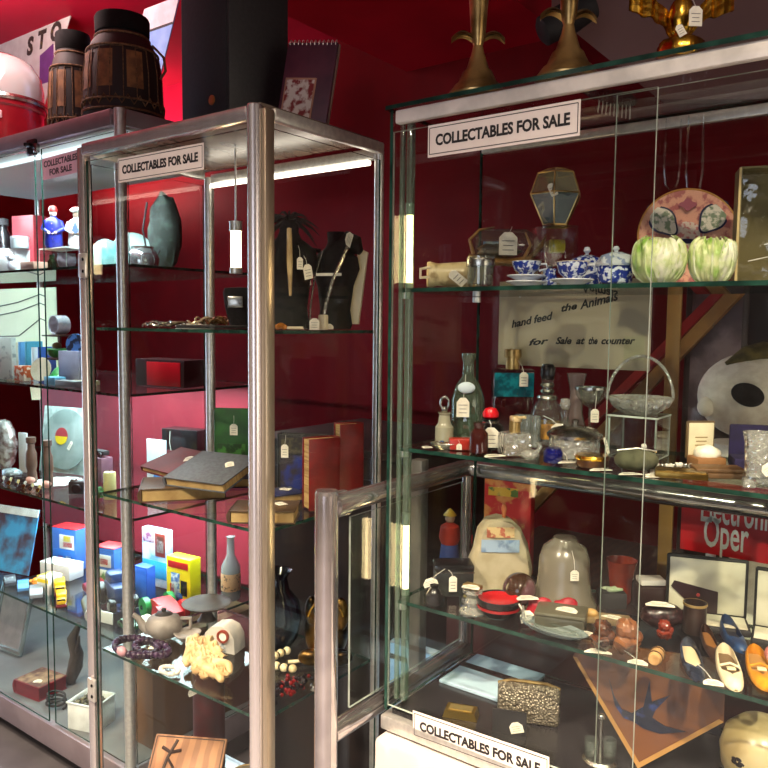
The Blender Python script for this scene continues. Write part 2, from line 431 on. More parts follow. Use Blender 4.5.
# ================================================================== right cabinet
RX0, RX1, RY0, RY1 = -.772, .28, 1.046, 1.345
RS = (1.609, 1.336, 1.065, .872)
rc = thing('glass_showcase', 'wide frameless glass showcase with pale metal top strip, right of the steel railing', 'display cabinet', ((RX0+RX1)/2, (RY0+RY1)/2, 0))
Mq = T(-(RX0+RX1)/2, -(RY0+RY1)/2, 0)
cxr, cyr, wxr, wyr = (RX0+RX1)/2, (RY0+RY1)/2, RX1-RX0, RY1-RY0
def Rb(name, c, d, m, bev=0, edge=None): return MB().box(c, d, bev, Mq, edge).build(name, m, rc)
BASEW = mat('white_base_panel', (206, 196, 190), .5, c2=(192, 182, 176), scale=5)
Rb('top_pane', (cxr, cyr, 1.9035), (wxr+.012, wyr+.012, .007), [GLASS, EDGE], edge=1)
Rb('top_strip', (cxr+.004, RY0+.006, 1.888), (wxr-.012, .014, .022), ALU_W, .003)
Rb('top_strip', (cxr, RY1-.008, 1.888), (wxr-.02, .012, .018), ALU, .003)
Rb('side_pane', (RX0+.003, cyr, 1.385), (.006, wyr, 1.03), [GLASS, EDGE], edge=1)
Rb('side_pane', (RX1-.003, cyr, 1.385), (.006, wyr, 1.03), [GLASS, EDGE], edge=1)
Rb('back_pane', (cxr, RY1-.003, 1.385), (wxr-.014, .005, 1.03), [GLASS, EDGE], edge=1)
xa, xb = at_y(612, 180, RY0).x, at_y(654, 180, RY0).x
PROF = clear('greenish_profile', (214, 232, 220), 1.5, .05, boost=.12, body=.22, bodyc=(150, 170, 150))
Rb('corner_profile', (RX0+.026, RY0+.024, 1.385), (.010, .014, 1.0), PROF, .002)
Rb('corner_profile', (RX0+.012, RY0+.020, 1.385), (.008, .008, 1.0), PROF, .002)
fr = [Rb('front_pane', ((RX0+.006+xb)/2, RY0+.003, 1.372), (xb-RX0-.006, .0045, .985), [GLASS, EDGE_LT], edge=1),
      Rb('front_pane', ((xa+RX1-.006)/2, RY0+.0095, 1.372), (RX1-.006-xa, .0045, .985), [GLASS, EDGE_LT], edge=1)]
for z in RS[:3]:
    Rb('glass_shelf', (cxr, cyr+.006, z-.004), (wxr-.016, wyr-.034, .0065), [SHELFG, EDGE], edge=1)
    for yy in (RY0+.03, RY1-.03):
        MB().cyl((RX0+.016, yy, z-.018), .008, .010, 12, Mq).build('shelf_support', ALU, rc)
FLOORC = mat('case_floor', (44, 42, 44), .25, c2=(34, 33, 36), scale=9)
Rb('floor_panel', (cxr, cyr, .866), (wxr-.02, wyr-.02, .008), FLOORC)
Rb('plinth_rail', (cxr, cyr, .848), (wxr+.01, wyr+.01, .026), ALU, .003)
Rb('plinth_base', (cxr+.008, cyr-.016, .415), (wxr+.018, wyr+.026, .83), BASEW, .008)
pb = Rb('plinth_panel', (cxr, RY0-.027, .43), (wxr-.06, .006, .70), BASEW, .002)
for i, (zz, nm) in enumerate(((1.618, 'a'), (1.080, 'b'))):
    M = Mq @ T(RX0+.013, RY0+.042, zz)
    tube_lamp(rc, M, .0058, .115 if i == 0 else .115)
    MB().box((RX0+.009, RY0+.042, zz+.128), (.006, .006, .016), M=Mq).build('lamp_clip', ALU, rc)

q = spot(418, 1.225, 1.0)
up_ = thing('metal_upright', 'square grey metal upright standing in the gap behind the steel handrail', 'post', (q.x, 1.225, 0))
MB().box((0, 0, .645), (.026, .026, 1.28), .003).build('upright', mat('grey_upright', (126, 122, 118), .4, .5, c2=(112, 108, 106)), up_)
MB().box((0, 0, .003), (.06, .06, .006), .002).build('foot_plate', mat('grey_upright', (126, 122, 118), .4, .5), up_)
# ------------------------------------------------------------------ the printed signs
SIGNW = mat('sign_paper', (238, 228, 222), .6, c2=(232, 221, 214), scale=8)
def collect_sign(label, p0, p1, h, y):
    c = (p0+p1)/2; w = (p1-p0).length
    s = thing('paper_sign', label, 'sign', (c.x, y, c.z), 0)
    s.rotation_euler = (0, -math.atan2(p1.z-p0.z, p1.x-p0.x), 0)
    MB().box((0, 0, 0), (w, .0012, h)).build('card', SIGNW, s)
    t = .0011; w2, h2 = w*.975, h*.82
    MB().box((0, -.0009, h2/2), (w2, .0004, t)).box((0, -.0009, -h2/2), (w2, .0004, t)).box((w2/2, -.0009, 0), (t, .0004, h2)).box((-w2/2, -.0009, 0), (t, .0004, h2)).build('border', INK, s)
    lettering('lettering', 'COLLECTABLES FOR SALE', h*.47, INK, s, (0, -.0011, -.0005), bold=.0008, width=w*.885)
    return s
collect_sign('white COLLECTABLES FOR SALE sign near the top of the left cabinet door', at_y(118, 171, LY0-.004), at_y(203.5, 156, LY0-.004), .046, LY0-.0035)
collect_sign('white COLLECTABLES FOR SALE sign at the top of the right showcase', at_y(428.5, 142, RY0-.001), at_y(580.5, 117.5, RY0-.001), .050, RY0-.002)
collect_sign('white COLLECTABLES FOR SALE sign low down on the right showcase by its base', at_y(414, 722.5, RY0-.001), at_y(550, 771, RY0-.001), .046, RY0-.004)

# ================================================================== far case
FX0, FX1, FY0, FY1 = -3.45, -1.935, 1.326, 1.93
FS = (1.715, 1.331, .955, .568)
fc = thing('white_showcase', 'brightly lit aluminium showcase full of toys, behind the left cabinet at the left edge', 'display cabinet', ((FX0+FX1)/2, (FY0+FY1)/2, 0))
Mf = T(-(FX0+FX1)/2, -(FY0+FY1)/2, 0)
cxf, cyf, wxf, wyf = (FX0+FX1)/2, (FY0+FY1)/2, FX1-FX0, FY1-FY0
def Fb(name, c, d, m, bev=0, edge=None): return MB().box(c, d, bev, Mf, edge).build(name, m, fc)
GREYA = mat('mauve_grey_metal', (150, 138, 144), .42, .6, c2=(138, 126, 132), scale=8)
MB().cyl((FX1-.012, FY0+.012, .1), .0165, 2.05, 24, Mf).build('corner_post', ALU, fc)
for x, y in ((FX0+.012, FY0+.012), (FX0+.012, FY1-.012), (FX1-.012, FY1-.012)):
    MB().cyl((x, y, .1), .013, 2.05, 16, Mf).build('corner_post', ALU, fc)
Fb('header_rail', (cxf-.01, FY0+.008, 2.128), (wxf-.05, .026, .048), GREYA, .004)
Fb('header_rail', (FX1-.012, cyf, 2.128), (.02, wyf-.05, .048), GREYA, .004)
Fb('header_rail', (cxf, FY1-.012, 2.128), (wxf-.04, .02, .048), GREYA, .004)
Fb('base_rail', (cxf, FY0+.012, .14), (wxf, .03, .085), GREYA, .005)
Fb('base_rail', (FX1-.012, cyf, .14), (.02, wyf-.04, .085), GREYA, .004)
Fb('base_panel', (cxf, cyf, .176), (wxf-.03, wyf-.04, .012), mat('pale_case_floor', (112, 114, 116), .4, c2=(98, 100, 104), scale=8))
Fb('plinth', (cxf, cyf+.05, .05), (wxf-.1, wyf-.15, .1), BLACKM)
Fb('top_panel', (cxf, cyf, 2.10), (wxf-.03, wyf-.03, .006), mat('white_top_panel', (214, 220, 214), .4, c2=(204, 211, 206), scale=5))
for z in FS:
    Fb('glass_shelf', (cxf, cyf, z-.005), (wxf-.03, wyf-.03, .008), [SHELFG, EDGE], edge=1)
dx = at_y(40, 300, FY0).x
Fb('sliding_door', ((FX0+dx)/2, FY0+.004, 1.14), (dx-FX0-.03, .005, 1.9), [GLASS, EDGE], edge=1)
Fb('sliding_door', ((dx+FX1)/2, FY0+.012, 1.14), (FX1-dx-.02, .005, 1.9), [GLASS, EDGE], edge=1)
Fb('side_pane', (FX1-.004, cyf, 1.14), (.005, wyf-.06, 1.9), [GLASS, EDGE], edge=1)
Fb('lit_wall_panel', (cxf, FY1-.028, .955), (wxf-.04, .004, .74), mat('lit_wall_rose', (130, 34, 46), .5, c2=(118, 29, 41), scale=4, spec=.2))  # added panel, its rose red stands for the wall lit from the case
STRIP = lamp_mat('cool_strip_glow', (226, 246, 255), .9)
Fb('light_strip', (cxf, FY0+.07, 2.088), (wxf-.10, .016, .010), STRIP)
area('case_strip', (cxf, FY0+.055, 2.085), 1.35, 27, (228, 246, 255), (.35, 0, 0), .02)
area('case_strip', (-2.35, cyf+.05, .93), .9, 8, (228, 246, 255), (0, 0, 0), .3)
area('case_strip', (-2.35, cyf+.05, 1.31), .9, 8, (228, 246, 255), (0, 0, 0), .3)
pc = at_y(35, 150, FY0)
ck = MB().box((pc.x, FY0-.010, pc.z+.006), (.05, .012, .05), .004, Mf).cyl((pc.x, FY0-.024, pc.z+.006), .012, .01, 14, Mf).build('door_lock', BLACK, fc)
MB().box((pc.x+.03, FY0-.012, pc.z), (.02, .014, .028), .003, Mf).build('lock_plate', SILVER, ck)
# its own little two-line sign
a, b = at_y(43, 166, FY0-.006), at_y(80, 156.5, FY0-.006)
c = (a+b)/2; w = (b-a).length
s = thing('paper_sign', 'small two-line COLLECTABLES FOR SALE sign on the header of the white showcase', 'sign', (c.x, FY0-.008, c.z-.012), 0)
s.rotation_euler = (0, -math.atan2(b.z-a.z, b.x-a.x), 0)
MB().box((0, 0, 0), (w, .0014, .066)).build('card', mat('pinkish_sign_card', (226, 190, 200), .6), s)
lettering('lettering', 'COLLECTABLES', .026, INK, s, (0, -.001, .013), bold=.0006, width=w*.9)
lettering('lettering', 'FOR SALE', .026, INK, s, (0, -.001, -.015), bold=.0006, width=w*.6)

# ================================================================== shared builders
FACE = TH                                             # turned to face the visitor
def book(label, loc, w, h, t, cover, rot=(0, 0, 0), pages=PAGES, round_spine=True, cat='book', tagat=None, name='book', group=None):
    """closed book standing on its tail: spine at -x, front cover facing -y"""
    o = thing(name, label, cat, loc, rot if isinstance(rot, tuple) else (0, 0, rot), group)
    c = .0025
    b = MB().box((0, -t/2+c/2, h/2), (w, c, h), .0006).box((0, t/2-c/2, h/2), (w, c, h), .0006)
    if round_spine:
        n = 8
        pts = [(-w/2-t*.18*math.sin(PI*k/n), -t/2+t*k/n) for k in range(n+1)] + [(-w/2+.003, t/2), (-w/2+.003, -t/2)]
        b.prism(pts, 0, h)
    else: b.box((-w/2+c/2, 0, h/2), (c, t, h))
    b.build('cover', cover, o)
    MB().box((.0005, 0, h/2), (w-.007, t-2*c, h-.006)).build('page_block', pages, o)
    return o
def carton(name, label, cat, loc, w, d, h, m, rot=FACE, art=None, lid=None):
    o = thing(name, label, cat, loc, rot)
    MB().box((0, 0, h/2), (w, d, h), .0015).build('carton', m, o)
    if lid: MB().box((0, 0, h+.0008), (w*1.01, d*1.01, .003), .001).build('lid', lid, o)
    for i, (nm, x, z, ww, hh, mm) in enumerate(art or []):
        MB().box((x*w, -d/2-.0008, z*h), (ww*w, .0012, hh*h), .0002).build(nm, mm, o)
    return o
def one(b, name, label, cat, m, loc, rot=0, group=None, smooth=.7):
    o = b.build(name, m, None, smooth, loc, (0, 0, rot) if not isinstance(rot, tuple) else rot)
    return tag(o, label, cat, group)
def beads(b, pts, r, n=8):
    for p in pts: b.ball(p, r*random.uniform(.88, 1.08), n=n)
    return b
def arc(cx, cy, rx, ry, a0, a1, n, z=0): return [(cx+rx*math.cos(math.radians(a0+(a1-a0)*i/(n-1))), cy+ry*math.sin(math.radians(a0+(a1-a0)*i/(n-1))), z) for i in range(n)]
def shade(n, c, **k): return mat(n, c, **k)

def grow(o, k):
    o.scale = (k, k, k) if not isinstance(k, tuple) else k
    return o
def inL(p, mx=.03, my=.03):
    return Vector((min(max(p[0], LX0+.016+mx), LX1-.010-mx), min(max(p[1], LY0+.012+my), LY1-.022-my), p[2]))
# ================================================================== on top of the left cabinet
zt = 1.911
BOXB = mat('black_speaker_vinyl', (30, 29, 31), .5, c2=(38, 36, 38), scale=140, bump=.1)
p = spot(227, 1.0, 2.05); k = mpp(p)
sp = thing('black_box', 'big black box with a small brass badge standing on the left cabinet', 'box', (p.x, p.y+.005, zt), math.radians(-8))
W, D, Hh = .17, .14, .32
MB().box((-W/2, D/2, Hh/2), (W, D, Hh), .003).build('body', BOXB, sp)
MB().box((-W/2, -.001, Hh/2), (W*.93, .002, Hh*.95), .001).build('front_panel', mat('black_front_cloth', (15, 14, 18), .8, c2=(21, 20, 24), scale=200, bump=.1), sp)
MB().lathe([(.0095, 0), (.0095, .002), (.006, .0024), (.006, .003), (0, .003)], 20, M=T(-.055, -.002, .062) @ RX(PI/2)).build('badge', mat('copper_badge', (190, 124, 70), .4, .6), sp)
# leaning spiral pad
a0, b0 = at_y(288, 116, 1.09), at_y(321, 120, 1.05)
pd_ = thing('spiral_sketch_pad', 'dark spiral-bound pad with a small framed picture leaning behind the black box', 'pad', (-.998, 1.07, zt+.001), (math.radians(-10), math.radians(5), math.radians(20)))
PW, PH = .10, .162
MB().box((0, .004, PH/2), (PW, .007, PH), .001).build('pad_cover', mat('maroon_pad_cover', (84, 40, 54), .4, c2=(64, 32, 46), scale=14), pd_)
MB().box((.002, .010, PH/2), (PW, .004, PH)).build('backing_board', mat('grey_board', (122, 96, 84), .7), pd_)
for i in range(12):
    MB().tube(arc(0, 0, .005, .006, 0, 330, 10), .0007, 5, M=T(-PW*.46+PW*.92*i/11, .004, PH) @ RY(PI/2) @ RZ(PI/2)).build('binding_ring', ALU, pd_)
pic = MB().box((-.012, -.0006, PH*.32), (PW*.62, .002, PH*.5)).build('picture_border', mat('tan_border', (170, 120, 96), .6), pd_)
MB().box((-.012, -.0018, PH*.32), (PW*.56, .0012, PH*.45)).build('picture_print', mat('red_print', (120, 30, 30), .6, c2=(196, 180, 170), scale=60, lo=.45, hi=.55), pic)

# ================================================================== left cabinet, top shelf (jewellery busts)
z1 = LS[0]
def bust(label, px, Y, h, w, rot, horn=False):
    p = spot(px, Y, z1); o = thing('display_bust', label, 'display bust', p, rot)
    prof = [(.30, 0), (.34, .05), (.30, .2), (.36, .45), (.48, .62), (.44, .74), (.20, .84), (.155, .9), (.17, 1.0), (0, 1.0)]
    MB().lathe([(r*w, z*h) for r, z in prof], 28, sy=.55).build('torso', BLACKF, o)
    return o, p
b1, p = bust('black neck bust with a feather headpiece and a long pale pendant, beside the corner post', 289, 1.085, .165, .115, FACE+.2); grow(b1, (1.02, 1, 1.26)); b1.location = inL(b1.location, .055, .05)
fth = mat('black_feather', (22, 20, 22), .8, c2=(40, 34, 34), scale=60)
for i in range(15):
    a = -PI*.12 + PI*1.24*i/14; ln = random.uniform(.045, .075)
    q = [Vector((math.cos(a)*ln*t, random.uniform(-.004, .004)-.01*t, .166+math.sin(a)*ln*.55*t-.028*t*t)) for t in (0, .25, .5, .75, 1)]
    MB().tube(q, [.002, .003, .0026, .0016, .0004], 5).build('feather', fth, b1)
MB().tube([(-.002, -.034, .150), (-.002, -.044, .10), (-.001, -.046, .05)], [.0045, .0058, .0025], 10).build('pendant', mat('pale_horn', (206, 180, 130), .4, c2=(168, 140, 96), scale=30), b1)
MB().tube(arc(-.046, -.03, .017, .02, 60, 400, 20), .0022, 6, M=T(0, 0, .118) @ T(-.046, -.03, 0) @ RX(PI/2-.1) @ T(.046, .03, 0)).build('hoop_earring', mat('dark_copper', (90, 40, 34), .35, .8), b1)
for i, (x, z) in enumerate(((-.05, .112), (-.042, .106), (-.036, .111))): MB().ball((x, -.052, z), .0052, n=10).build('coral_bead', mat('coral_pink', (206, 106, 92), .4), b1)
price_tag(b1, (.016, -.052, .098), .1, .011, .018, top=(.014, -.04, .125))
price_tag(b1, (.031, -.05, .086), .1, .016, .022, roll=.2, top=(.024, -.04, .11))
b2, p = bust('black neck bust with silver chain necklaces and white tags, against the right pane', 354, 1.195, .142, .118, FACE-.25); grow(b2, (.88, .95, 1.36)); b2.location = inL(b2.location, .055, .045)
MB().prism([(.012, 0), (.050, 0), (.070, .105), (.050, .112)], -.004, .004, T(0, .02, .008) @ UPRIGHT).build('cream_stand', CREAM, b2)
ch = mat('silver_chain', (214, 212, 208), .25, 1, c2=(120, 120, 120), scale=300, lo=.45, hi=.55)
MB().tube([(.044, -.028, .128), (.032, -.045, .10), (.014, -.056, .07), (0, -.062, .035), (-.006, -.066, .008)], .0044, 8).build('silver_necklace', ch, b2)
MB().tube([(-.02, -.03, .112), (-.034, -.045, .07), (-.038, -.056, .03), (-.036, -.064, .006)], .0022, 8).build('thin_necklace', ch, b2)
MB().box((.004, -.055, .078), (.058, .001, .004)).build('white_band', WHITE, b2)
price_tag(b2, (.046, -.045, .128), -.2, .02, .016, roll=1.1)
price_tag(b2, (-.046, -.06, .072), .2, .017, .022, roll=.25, top=(-.03, -.05, .1))
MB().tube([(0, .004, .112), (.030, .004, .126), (.052, 0, .122), (.060, 0, .112)], [.020, .018, .014, .006], 14).build('raised_shoulder', BLACKF, b2)
MB().tube([(-.04, .01, .115), (-.06, 0, .118), (-.04, -.02, .10)], [.004, .003, .001], 6).build('black_ribbon', fth, b2)
# small pieces at the feet of the busts
for (nm, lb_, ct, px, Y, bld, m) in (
    ('jewellery_stand', 'little cream block with two tags standing at the foot of the chained bust', 'stand', 331, 1.075, MB().box((0, 0, .014), (.016, .012, .028), .002), CREAM),
    ('coiled_bracelet', 'cream bangle lying in front of the feathered bust', 'bracelet', 296, 1.07, MB().tube(arc(0, 0, .018, .012, 0, 340, 24, .003), .003, 6), CREAM),
    ('brooch', 'small amber flower brooch at the foot of the feathered bust', 'brooch', 281, .985, MB().ball((0, 0, .006), .008, (1, 1, .7)).ball((.008, 0, .004), .005).ball((-.008, 0, .004), .005).ball((0, .008, .004), .005), mat('amber', (196, 120, 40), .25)),
    ('dark_bracelet', 'dark bead bracelet heaped between the two busts', 'bracelet', 311, 1.065, beads(MB(), arc(0, 0, .013, .009, 0, 345, 18, .004)+arc(.002, 0, .01, .007, 0, 345, 14, .010), .0035), mat('jet_beads', (40, 32, 30), .25))):
    one(bld, nm, lb_, ct, m, spot(px, Y, z1))
tg = thing('price_card', 'white tag propped between the two busts on the top shelf', 'price tag', spot(316, 1.05, z1+.0102), FACE); price_tag(tg, (0, 0, 0), 0, .018, .021)
tg = thing('price_card', 'white tag lying at the foot of the chained bust', 'price tag', inL(spot(334, 1.10, z1+.0062), .015, .01), FACE); price_tag(tg, (0, 0, 0), 0, .02, .012, lean=-.6)
# tangled jewellery heaps
def heap(name, label, cat, px, Y, z, w, d, h, ms, n, r, grp=None):
    p = inL(spot(px, Y, z), w*.62, d*.55); o = thing(name, label, cat, p, 0)
    for j in range(n):
        cx, cy = random.uniform(-.32, .32)*w, random.uniform(-.3, .3)*d
        rr = random.uniform(.12, .3)*w
        ph = random.uniform(0, 6)
        pts = []
        for i in range(22):
            a = ph+i*.3
            pts.append((cx+rr*math.cos(a)*random.uniform(.9, 1.1), cy+min(rr, d*.3)*math.sin(a), r+h*abs(math.sin(a*1.5+ph))*(.3+.7*j/n)))
        MB().tube(pts, r*random.uniform(.8, 1.2), 5).build('necklace', ms[j % len(ms)], o)
    return o
PALEJ = mat('pale_metal_chain', (196, 180, 150), .3, .8, c2=(150, 130, 100), scale=120); BRZ = mat('bronze_chain', (130, 96, 56), .3, .9, c2=(70, 48, 30), scale=120)
heap('jewellery_pile', 'tangle of pale chains lying near the hinge end of the top shelf', 'jewellery', 158, 1.03, z1, .12, .09, .012, [PALEJ, SILVER], 8, .0016)
o = heap('jewellery_tray', 'dark tray heaped with bronze chains, on the top shelf beside the corner post', 'jewellery', 212, 1.0, z1+.006, .10, .08, .016, [BRZ, PALEJ, BRZ], 9, .0018)
MB().box((0, 0, -.003), (.115, .085, .006), .002).build('tray', BLACKM, o)
one(MB().box((0, 0, .004), (.09, .028, .008), .002), 'white_box', 'flat white box lying at the hinge end of the top shelf', 'box', WHITE, inL(spot(150, 1.14, z1), .05, .02), .0)
p = spot(239, 1.13, z1)
cp = thing('black_bag', 'black handbag with a silver clasp behind the lamp on the top shelf', 'bag', p, FACE)
MB().lathe([(.018, 0), (.024, .02), (.030, .045), (.034, .075), (.03, .085), (0, .087)], 24, sy=.5).build('bag', BLACKF, cp)
MB().box((-.004, -.018, .055), (.034, .006, .024), .002).build('clasp_plate', SILVER, cp)

# ================================================================== left cabinet, book shelf
z2 = LS[1]
dr = mat('oxblood_cloth', (98, 22, 24), .6, c2=(82, 18, 20), scale=160); gb = mat('grey_blue_cloth', (84, 88, 94), .6, c2=(72, 74, 82), scale=160)
brn = mat('brown_leather', (84, 62, 40), .45, c2=(66, 46, 30), scale=40); gn = mat('green_cloth', (34, 92, 36), .55, c2=(28, 74, 34), scale=22)
blu = mat('navy_cloth', (26, 34, 84), .5, c2=(20, 26, 62), scale=40); blk = mat('black_cloth', (26, 24, 26), .55, c2=(20, 18, 20), scale=60)
rd = mat('red_leather', (112, 12, 14), .4, c2=(94, 9, 12), scale=40)
FLAT = lambda rz: (0, 0, 0)
def lying(label, p, w, h, t, cover, rz, pages=PAGES, tilt=0.0, tagp=True):
    """book lying on its back; loc is the middle of its underside"""
    M = RZ(rz) @ RX(-PI/2+tilt)
    o = book(label, (0, 0, 0), w, h, t, cover, pages=pages)
    R = M @ T(0, 0, -h/2)
    o.rotation_euler = M.to_euler()
    o.location = Vector(p) + (M @ Vector((0, 0, -h/2))) + Vector((0, 0, t/2))
    if tagp:
        price_tag(o, (w*.22, -t/2-.0012, h*.62), 0, .018, .024, roll=.7)
    return o
lying('brown leather book lying at the bottom of the stack by the corner post, spine outward', inL(spot(184, 1.02, z2), .10, .07), .17, .12, .028, brn, FACE+.25)
lying('grey-blue book lying open-tilted on the stack near the corner post', inL(spot(213, 1.04, z2+.046), .09, .07), .15, .13, .020, gb, FACE-.45, tilt=.28)
lying('thin oxblood book lying on the hinge end of the stack', inL(spot(163, 1.07, z2+.044), .08, .07), .13, .11, .014, dr, FACE-.75, tilt=.28)
lying('small navy book lying behind the stack next to the corner post', inL(spot(239, 1.16, z2), .05, .055), .09, .075, .022, blu, FACE+.2, tagp=False)
o = book('green book standing behind the stack, beside the corner post', inL(spot(233, 1.19, z2), .05, .03), .08, .165, .020, gn, FACE-.1)
price_tag(o, (.006, -.012, .118), 0, .018, .026, top=(.006, -.011, .150))
MB().box((0, -.0106, .05), (.065, .0008, .07)).build('cover_panel', mat('pale_green_print', (60, 118, 52), .5, c2=(26, 60, 30), scale=70, lo=.45, hi=.55), o)
o = book('blue and black patterned book standing upright seen through the side pane', inL(spot(303, 1.185, z2), .055, .04), .105, .128, .024, blk, FACE-.2)
MB().box((.002, -.0125, .045), (.095, .0008, .078)).build('blue_cover_print', mat('blue_print', (26, 40, 112), .5, c2=(40, 30, 34), scale=40, lo=.42, hi=.6), o)
MB().box((.002, -.0125, .104), (.092, .0008, .034)).build('title_panel', mat('olive_print', (70, 64, 44), .5, c2=(36, 32, 28), scale=90, lo=.45, hi=.55), o)
price_tag(o, (-.036, -.0140, .092), 0, .016, .028, top=(-.034, -.0125, .126))
# the two thick red books with cream page edges toward the visitor
book('shorter thick red book, cream page edges showing, standing in front of a taller one', inL(spot(342, 1.115, z2), .045, .045), .066, .140, .033, rd, (0, 0, math.radians(-113)))
book('taller thick red book standing against the right pane of the left cabinet', inL(spot(368, 1.24, z2), .034, .036), .052, .162, .032, rd, (0, 0, math.radians(-116)))
lying('brown book lying under a white tag, seen through the side pane', inL(spot(284, .99, z2), .072, .05), .12, .085, .024, brn, FACE+.0)
lying('blue paperback lying behind the brown book near the patterned book', spot(279, 1.11, z2), .085, .07, .018, blu, FACE+.6)

# ================================================================== left cabinet, curio shelf
z3 = LS[2]
ST = mat('grey_stoneware', (158, 150, 144), .45, c2=(128, 120, 114), scale=26)
p = at_z(158, 634, z3); k = mpp(p)
o = thing('teapot', 'squat grey stoneware teapot with a curved spout, near the hinge side', 'teapot', inL(p, .062, .06), FACE+.1); grow(o, 1.12)
MB().lathe([(.022, 0), (.034, .012), (.037, .026), (.030, .040), (.018, .046)], 32, sy=.85).build('body', ST, o)
MB().lathe([(.019, .045), (.014, .050), (.004, .052), (.005, .057), (0, .060)], 24, sy=.85).build('lid', mat('dark_lid', (56, 52, 50), .4), o)
MB().tube([(-.028, 0, .014), (-.042, 0, .024), (-.048, 0, .038), (-.060, 0, .047)], [.011, .0085, .006, .0045], 12).build('spout', ST, o)
MB().tube([(.033, 0, .036), (.052, 0, .036), (.052, 0, .016), (.034, 0, .012)], .004, 10).build('handle', ST, o)
tg = thing('price_card', 'tan price card lying in front of the stoneware teapot', 'price tag', inL(at_z(158, 647, z3+.002), .03, .02), .6); price_tag(tg, (0, 0, 0), 0, .038, .018, flat=True)
o = thing('pewter_dish', 'wide dark pewter dish on a foot behind the dial telephone shape', 'dish', inL(at_z(212, 616, z3), .062, .062), 0)
MB().lathe([(.022, 0), (.018, .004), (.01, .022), (.05, .036), (.058, .042), (.056, .043), (.03, .037), (0, .036)], 36).build('bowl', mat('pewter', (84, 76, 66), .5, .3, c2=(60, 54, 46), scale=20), o)
o = thing('stone_dish', 'small rough stone dish with a white tag', 'dish', inL(at_z(187, 640, z3), .03, .03), FACE)
MB().lathe([(.014, 0), (.026, .010), (.030, .017), (.027, .018), (.018, .012), (0, .010)], 28, wob=lambda a, z: 1+.06*math.sin(3*a)).build('dish', ST, o)
price_tag(o, (.012, -.034, .012), .1, .012, .018, lean=-.3, top=(.006, -.026, .018))
o = thing('ceramic_clock', 'cream arched ceramic clock with a red ringed dial and blue-grey front', 'clock', at_z(224, 648, z3), FACE-.35); grow(o, 1.1)
cl = mat('cream_grey_glaze', (206, 198, 188), .3, c2=(176, 172, 168), scale=26)
pr = [(-.036, 0), (.036, 0), (.034, .030), (.024, .046), (.006, .052), (-.016, .048), (-.030, .034)]
MB().prism(pr, -.02, .02, UPRIGHT).build('case', cl, o)
MB().lathe([(.0125, 0), (.0125, .006), (.009, .006), (.009, .003), (0, .003)], 24, M=T(.012, -.02, .034) @ RX(PI/2)).build('dial_ring', mat('rust_red_ring', (140, 52, 36), .4), o)
MB().cyl((0, 0, 0), .0085, .004, 20, T(.012, -.02, .034) @ RX(PI/2)).build('dial', WHITE, o)
MB().box((-.008, -.0205, .012), (.05, .001, .018)).build('front_panel', mat('blue_grey_panel', (130, 140, 150), .4, c2=(196, 190, 182), scale=90, lo=.45, hi=.55), o)
# carved cream figure lying down
o = thing('carved_figure', 'cream carved cherub figure lying on its side at the front of the curio shelf', 'figurine', at_z(203, 672, z3), math.atan2(*((at_z(226, 694, z3)-at_z(178, 654, z3)).yx))); grow(o, 1.15)
iv = mat('cream_resin', (222, 192, 142), .5, c2=(190, 152, 104), scale=40, bump=.4)
def skin(name, pts, edges, radii, m, parent=None, sub=2):
    me = bpy.data.meshes.new(name); me.from_pydata([Vector(q) for q in pts], edges, [])
    ob = bpy.data.objects.new(name, me); col.objects.link(ob)
    md = ob.modifiers.new('s', 'SKIN'); md.use_smooth_shade = True
    for i, r in enumerate(radii): me.skin_vertices[0].data[i].radius = (r, r)
    me.skin_vertices[0].data[0].use_root = True
    sb = ob.modifiers.new('d', 'SUBSURF'); sb.levels = sb.render_levels = sub
    bpy.context.view_layer.update()
    me2 = bpy.data.meshes.new_from_object(ob.evaluated_get(bpy.context.evaluated_depsgraph_get()))
    ob.modifiers.clear(); ob.data = me2; bpy.data.meshes.remove(me); me2.name = name
    me2.materials.append(m); ob.parent = parent
    return ob
skin('body', [(0, 0, .015), (-.03, .008, .018), (-.052, .004, .020), (-.066, .010, .026), (-.074, .026, .036), (.026, -.006, .015), (.050, .004, .013), (.074, .0, .010), (.030, .014, .022), (.056, .022, .026), (.070, .016, .016), (-.040, -.016, .012), (-.016, -.022, .010), (-.050, .030, .022), (-.020, .036, .020)],
     [(0, 1), (1, 2), (2, 3), (3, 4), (0, 5), (5, 6), (6, 7), (0, 8), (8, 9), (9, 10), (2, 11), (11, 12), (1, 13), (13, 14)], [.014, .013, .010, .0115, .006, .012, .009, .0055, .010, .008, .005, .006, .005, .009, .004], iv, o)
b = MB()
def lump(v): return 1+.16*math.sin(9*v.x+3*v.y)*math.cos(8*v.z)+.10*math.sin(15*v.y+6*v.x)
for q, r_ in (((-.066, .012, .027), .0125), ((-.046, .010, .020), .017), ((-.026, .012, .018), .018), ((-.004, .004, .016), .019), ((.018, .010, .017), .017), ((.038, .004, .014), .014), ((.056, .012, .016), .011), ((-.034, -.008, .012), .012), ((.004, -.012, .010), .012), ((-.056, .028, .026), .012), ((.030, -.012, .009), .009)): b.ball(q, r_, (1.15, .9, .85), 18, wob=lump)
b.build('carved_drapery', iv, o)
for sx in (0, 1): MB().surf(lambda u, v, sx=sx: Vector((-.040+.05*u+.012*sx, .022+.012*v+.004*math.sin(u*14), .026+.020*math.sin(v*2.6)*(1-u*.5)+.003*math.sin(u*20+v*6)-.006*sx)), 16, 8).build('wing', iv, o)
MB().tube([(-.05, .03, .012), (-.02, .028, .020), (.01, .024, .016), (.03, .028, .01)], [.006, .01, .009, .003], 10).build('drapery', iv, o)
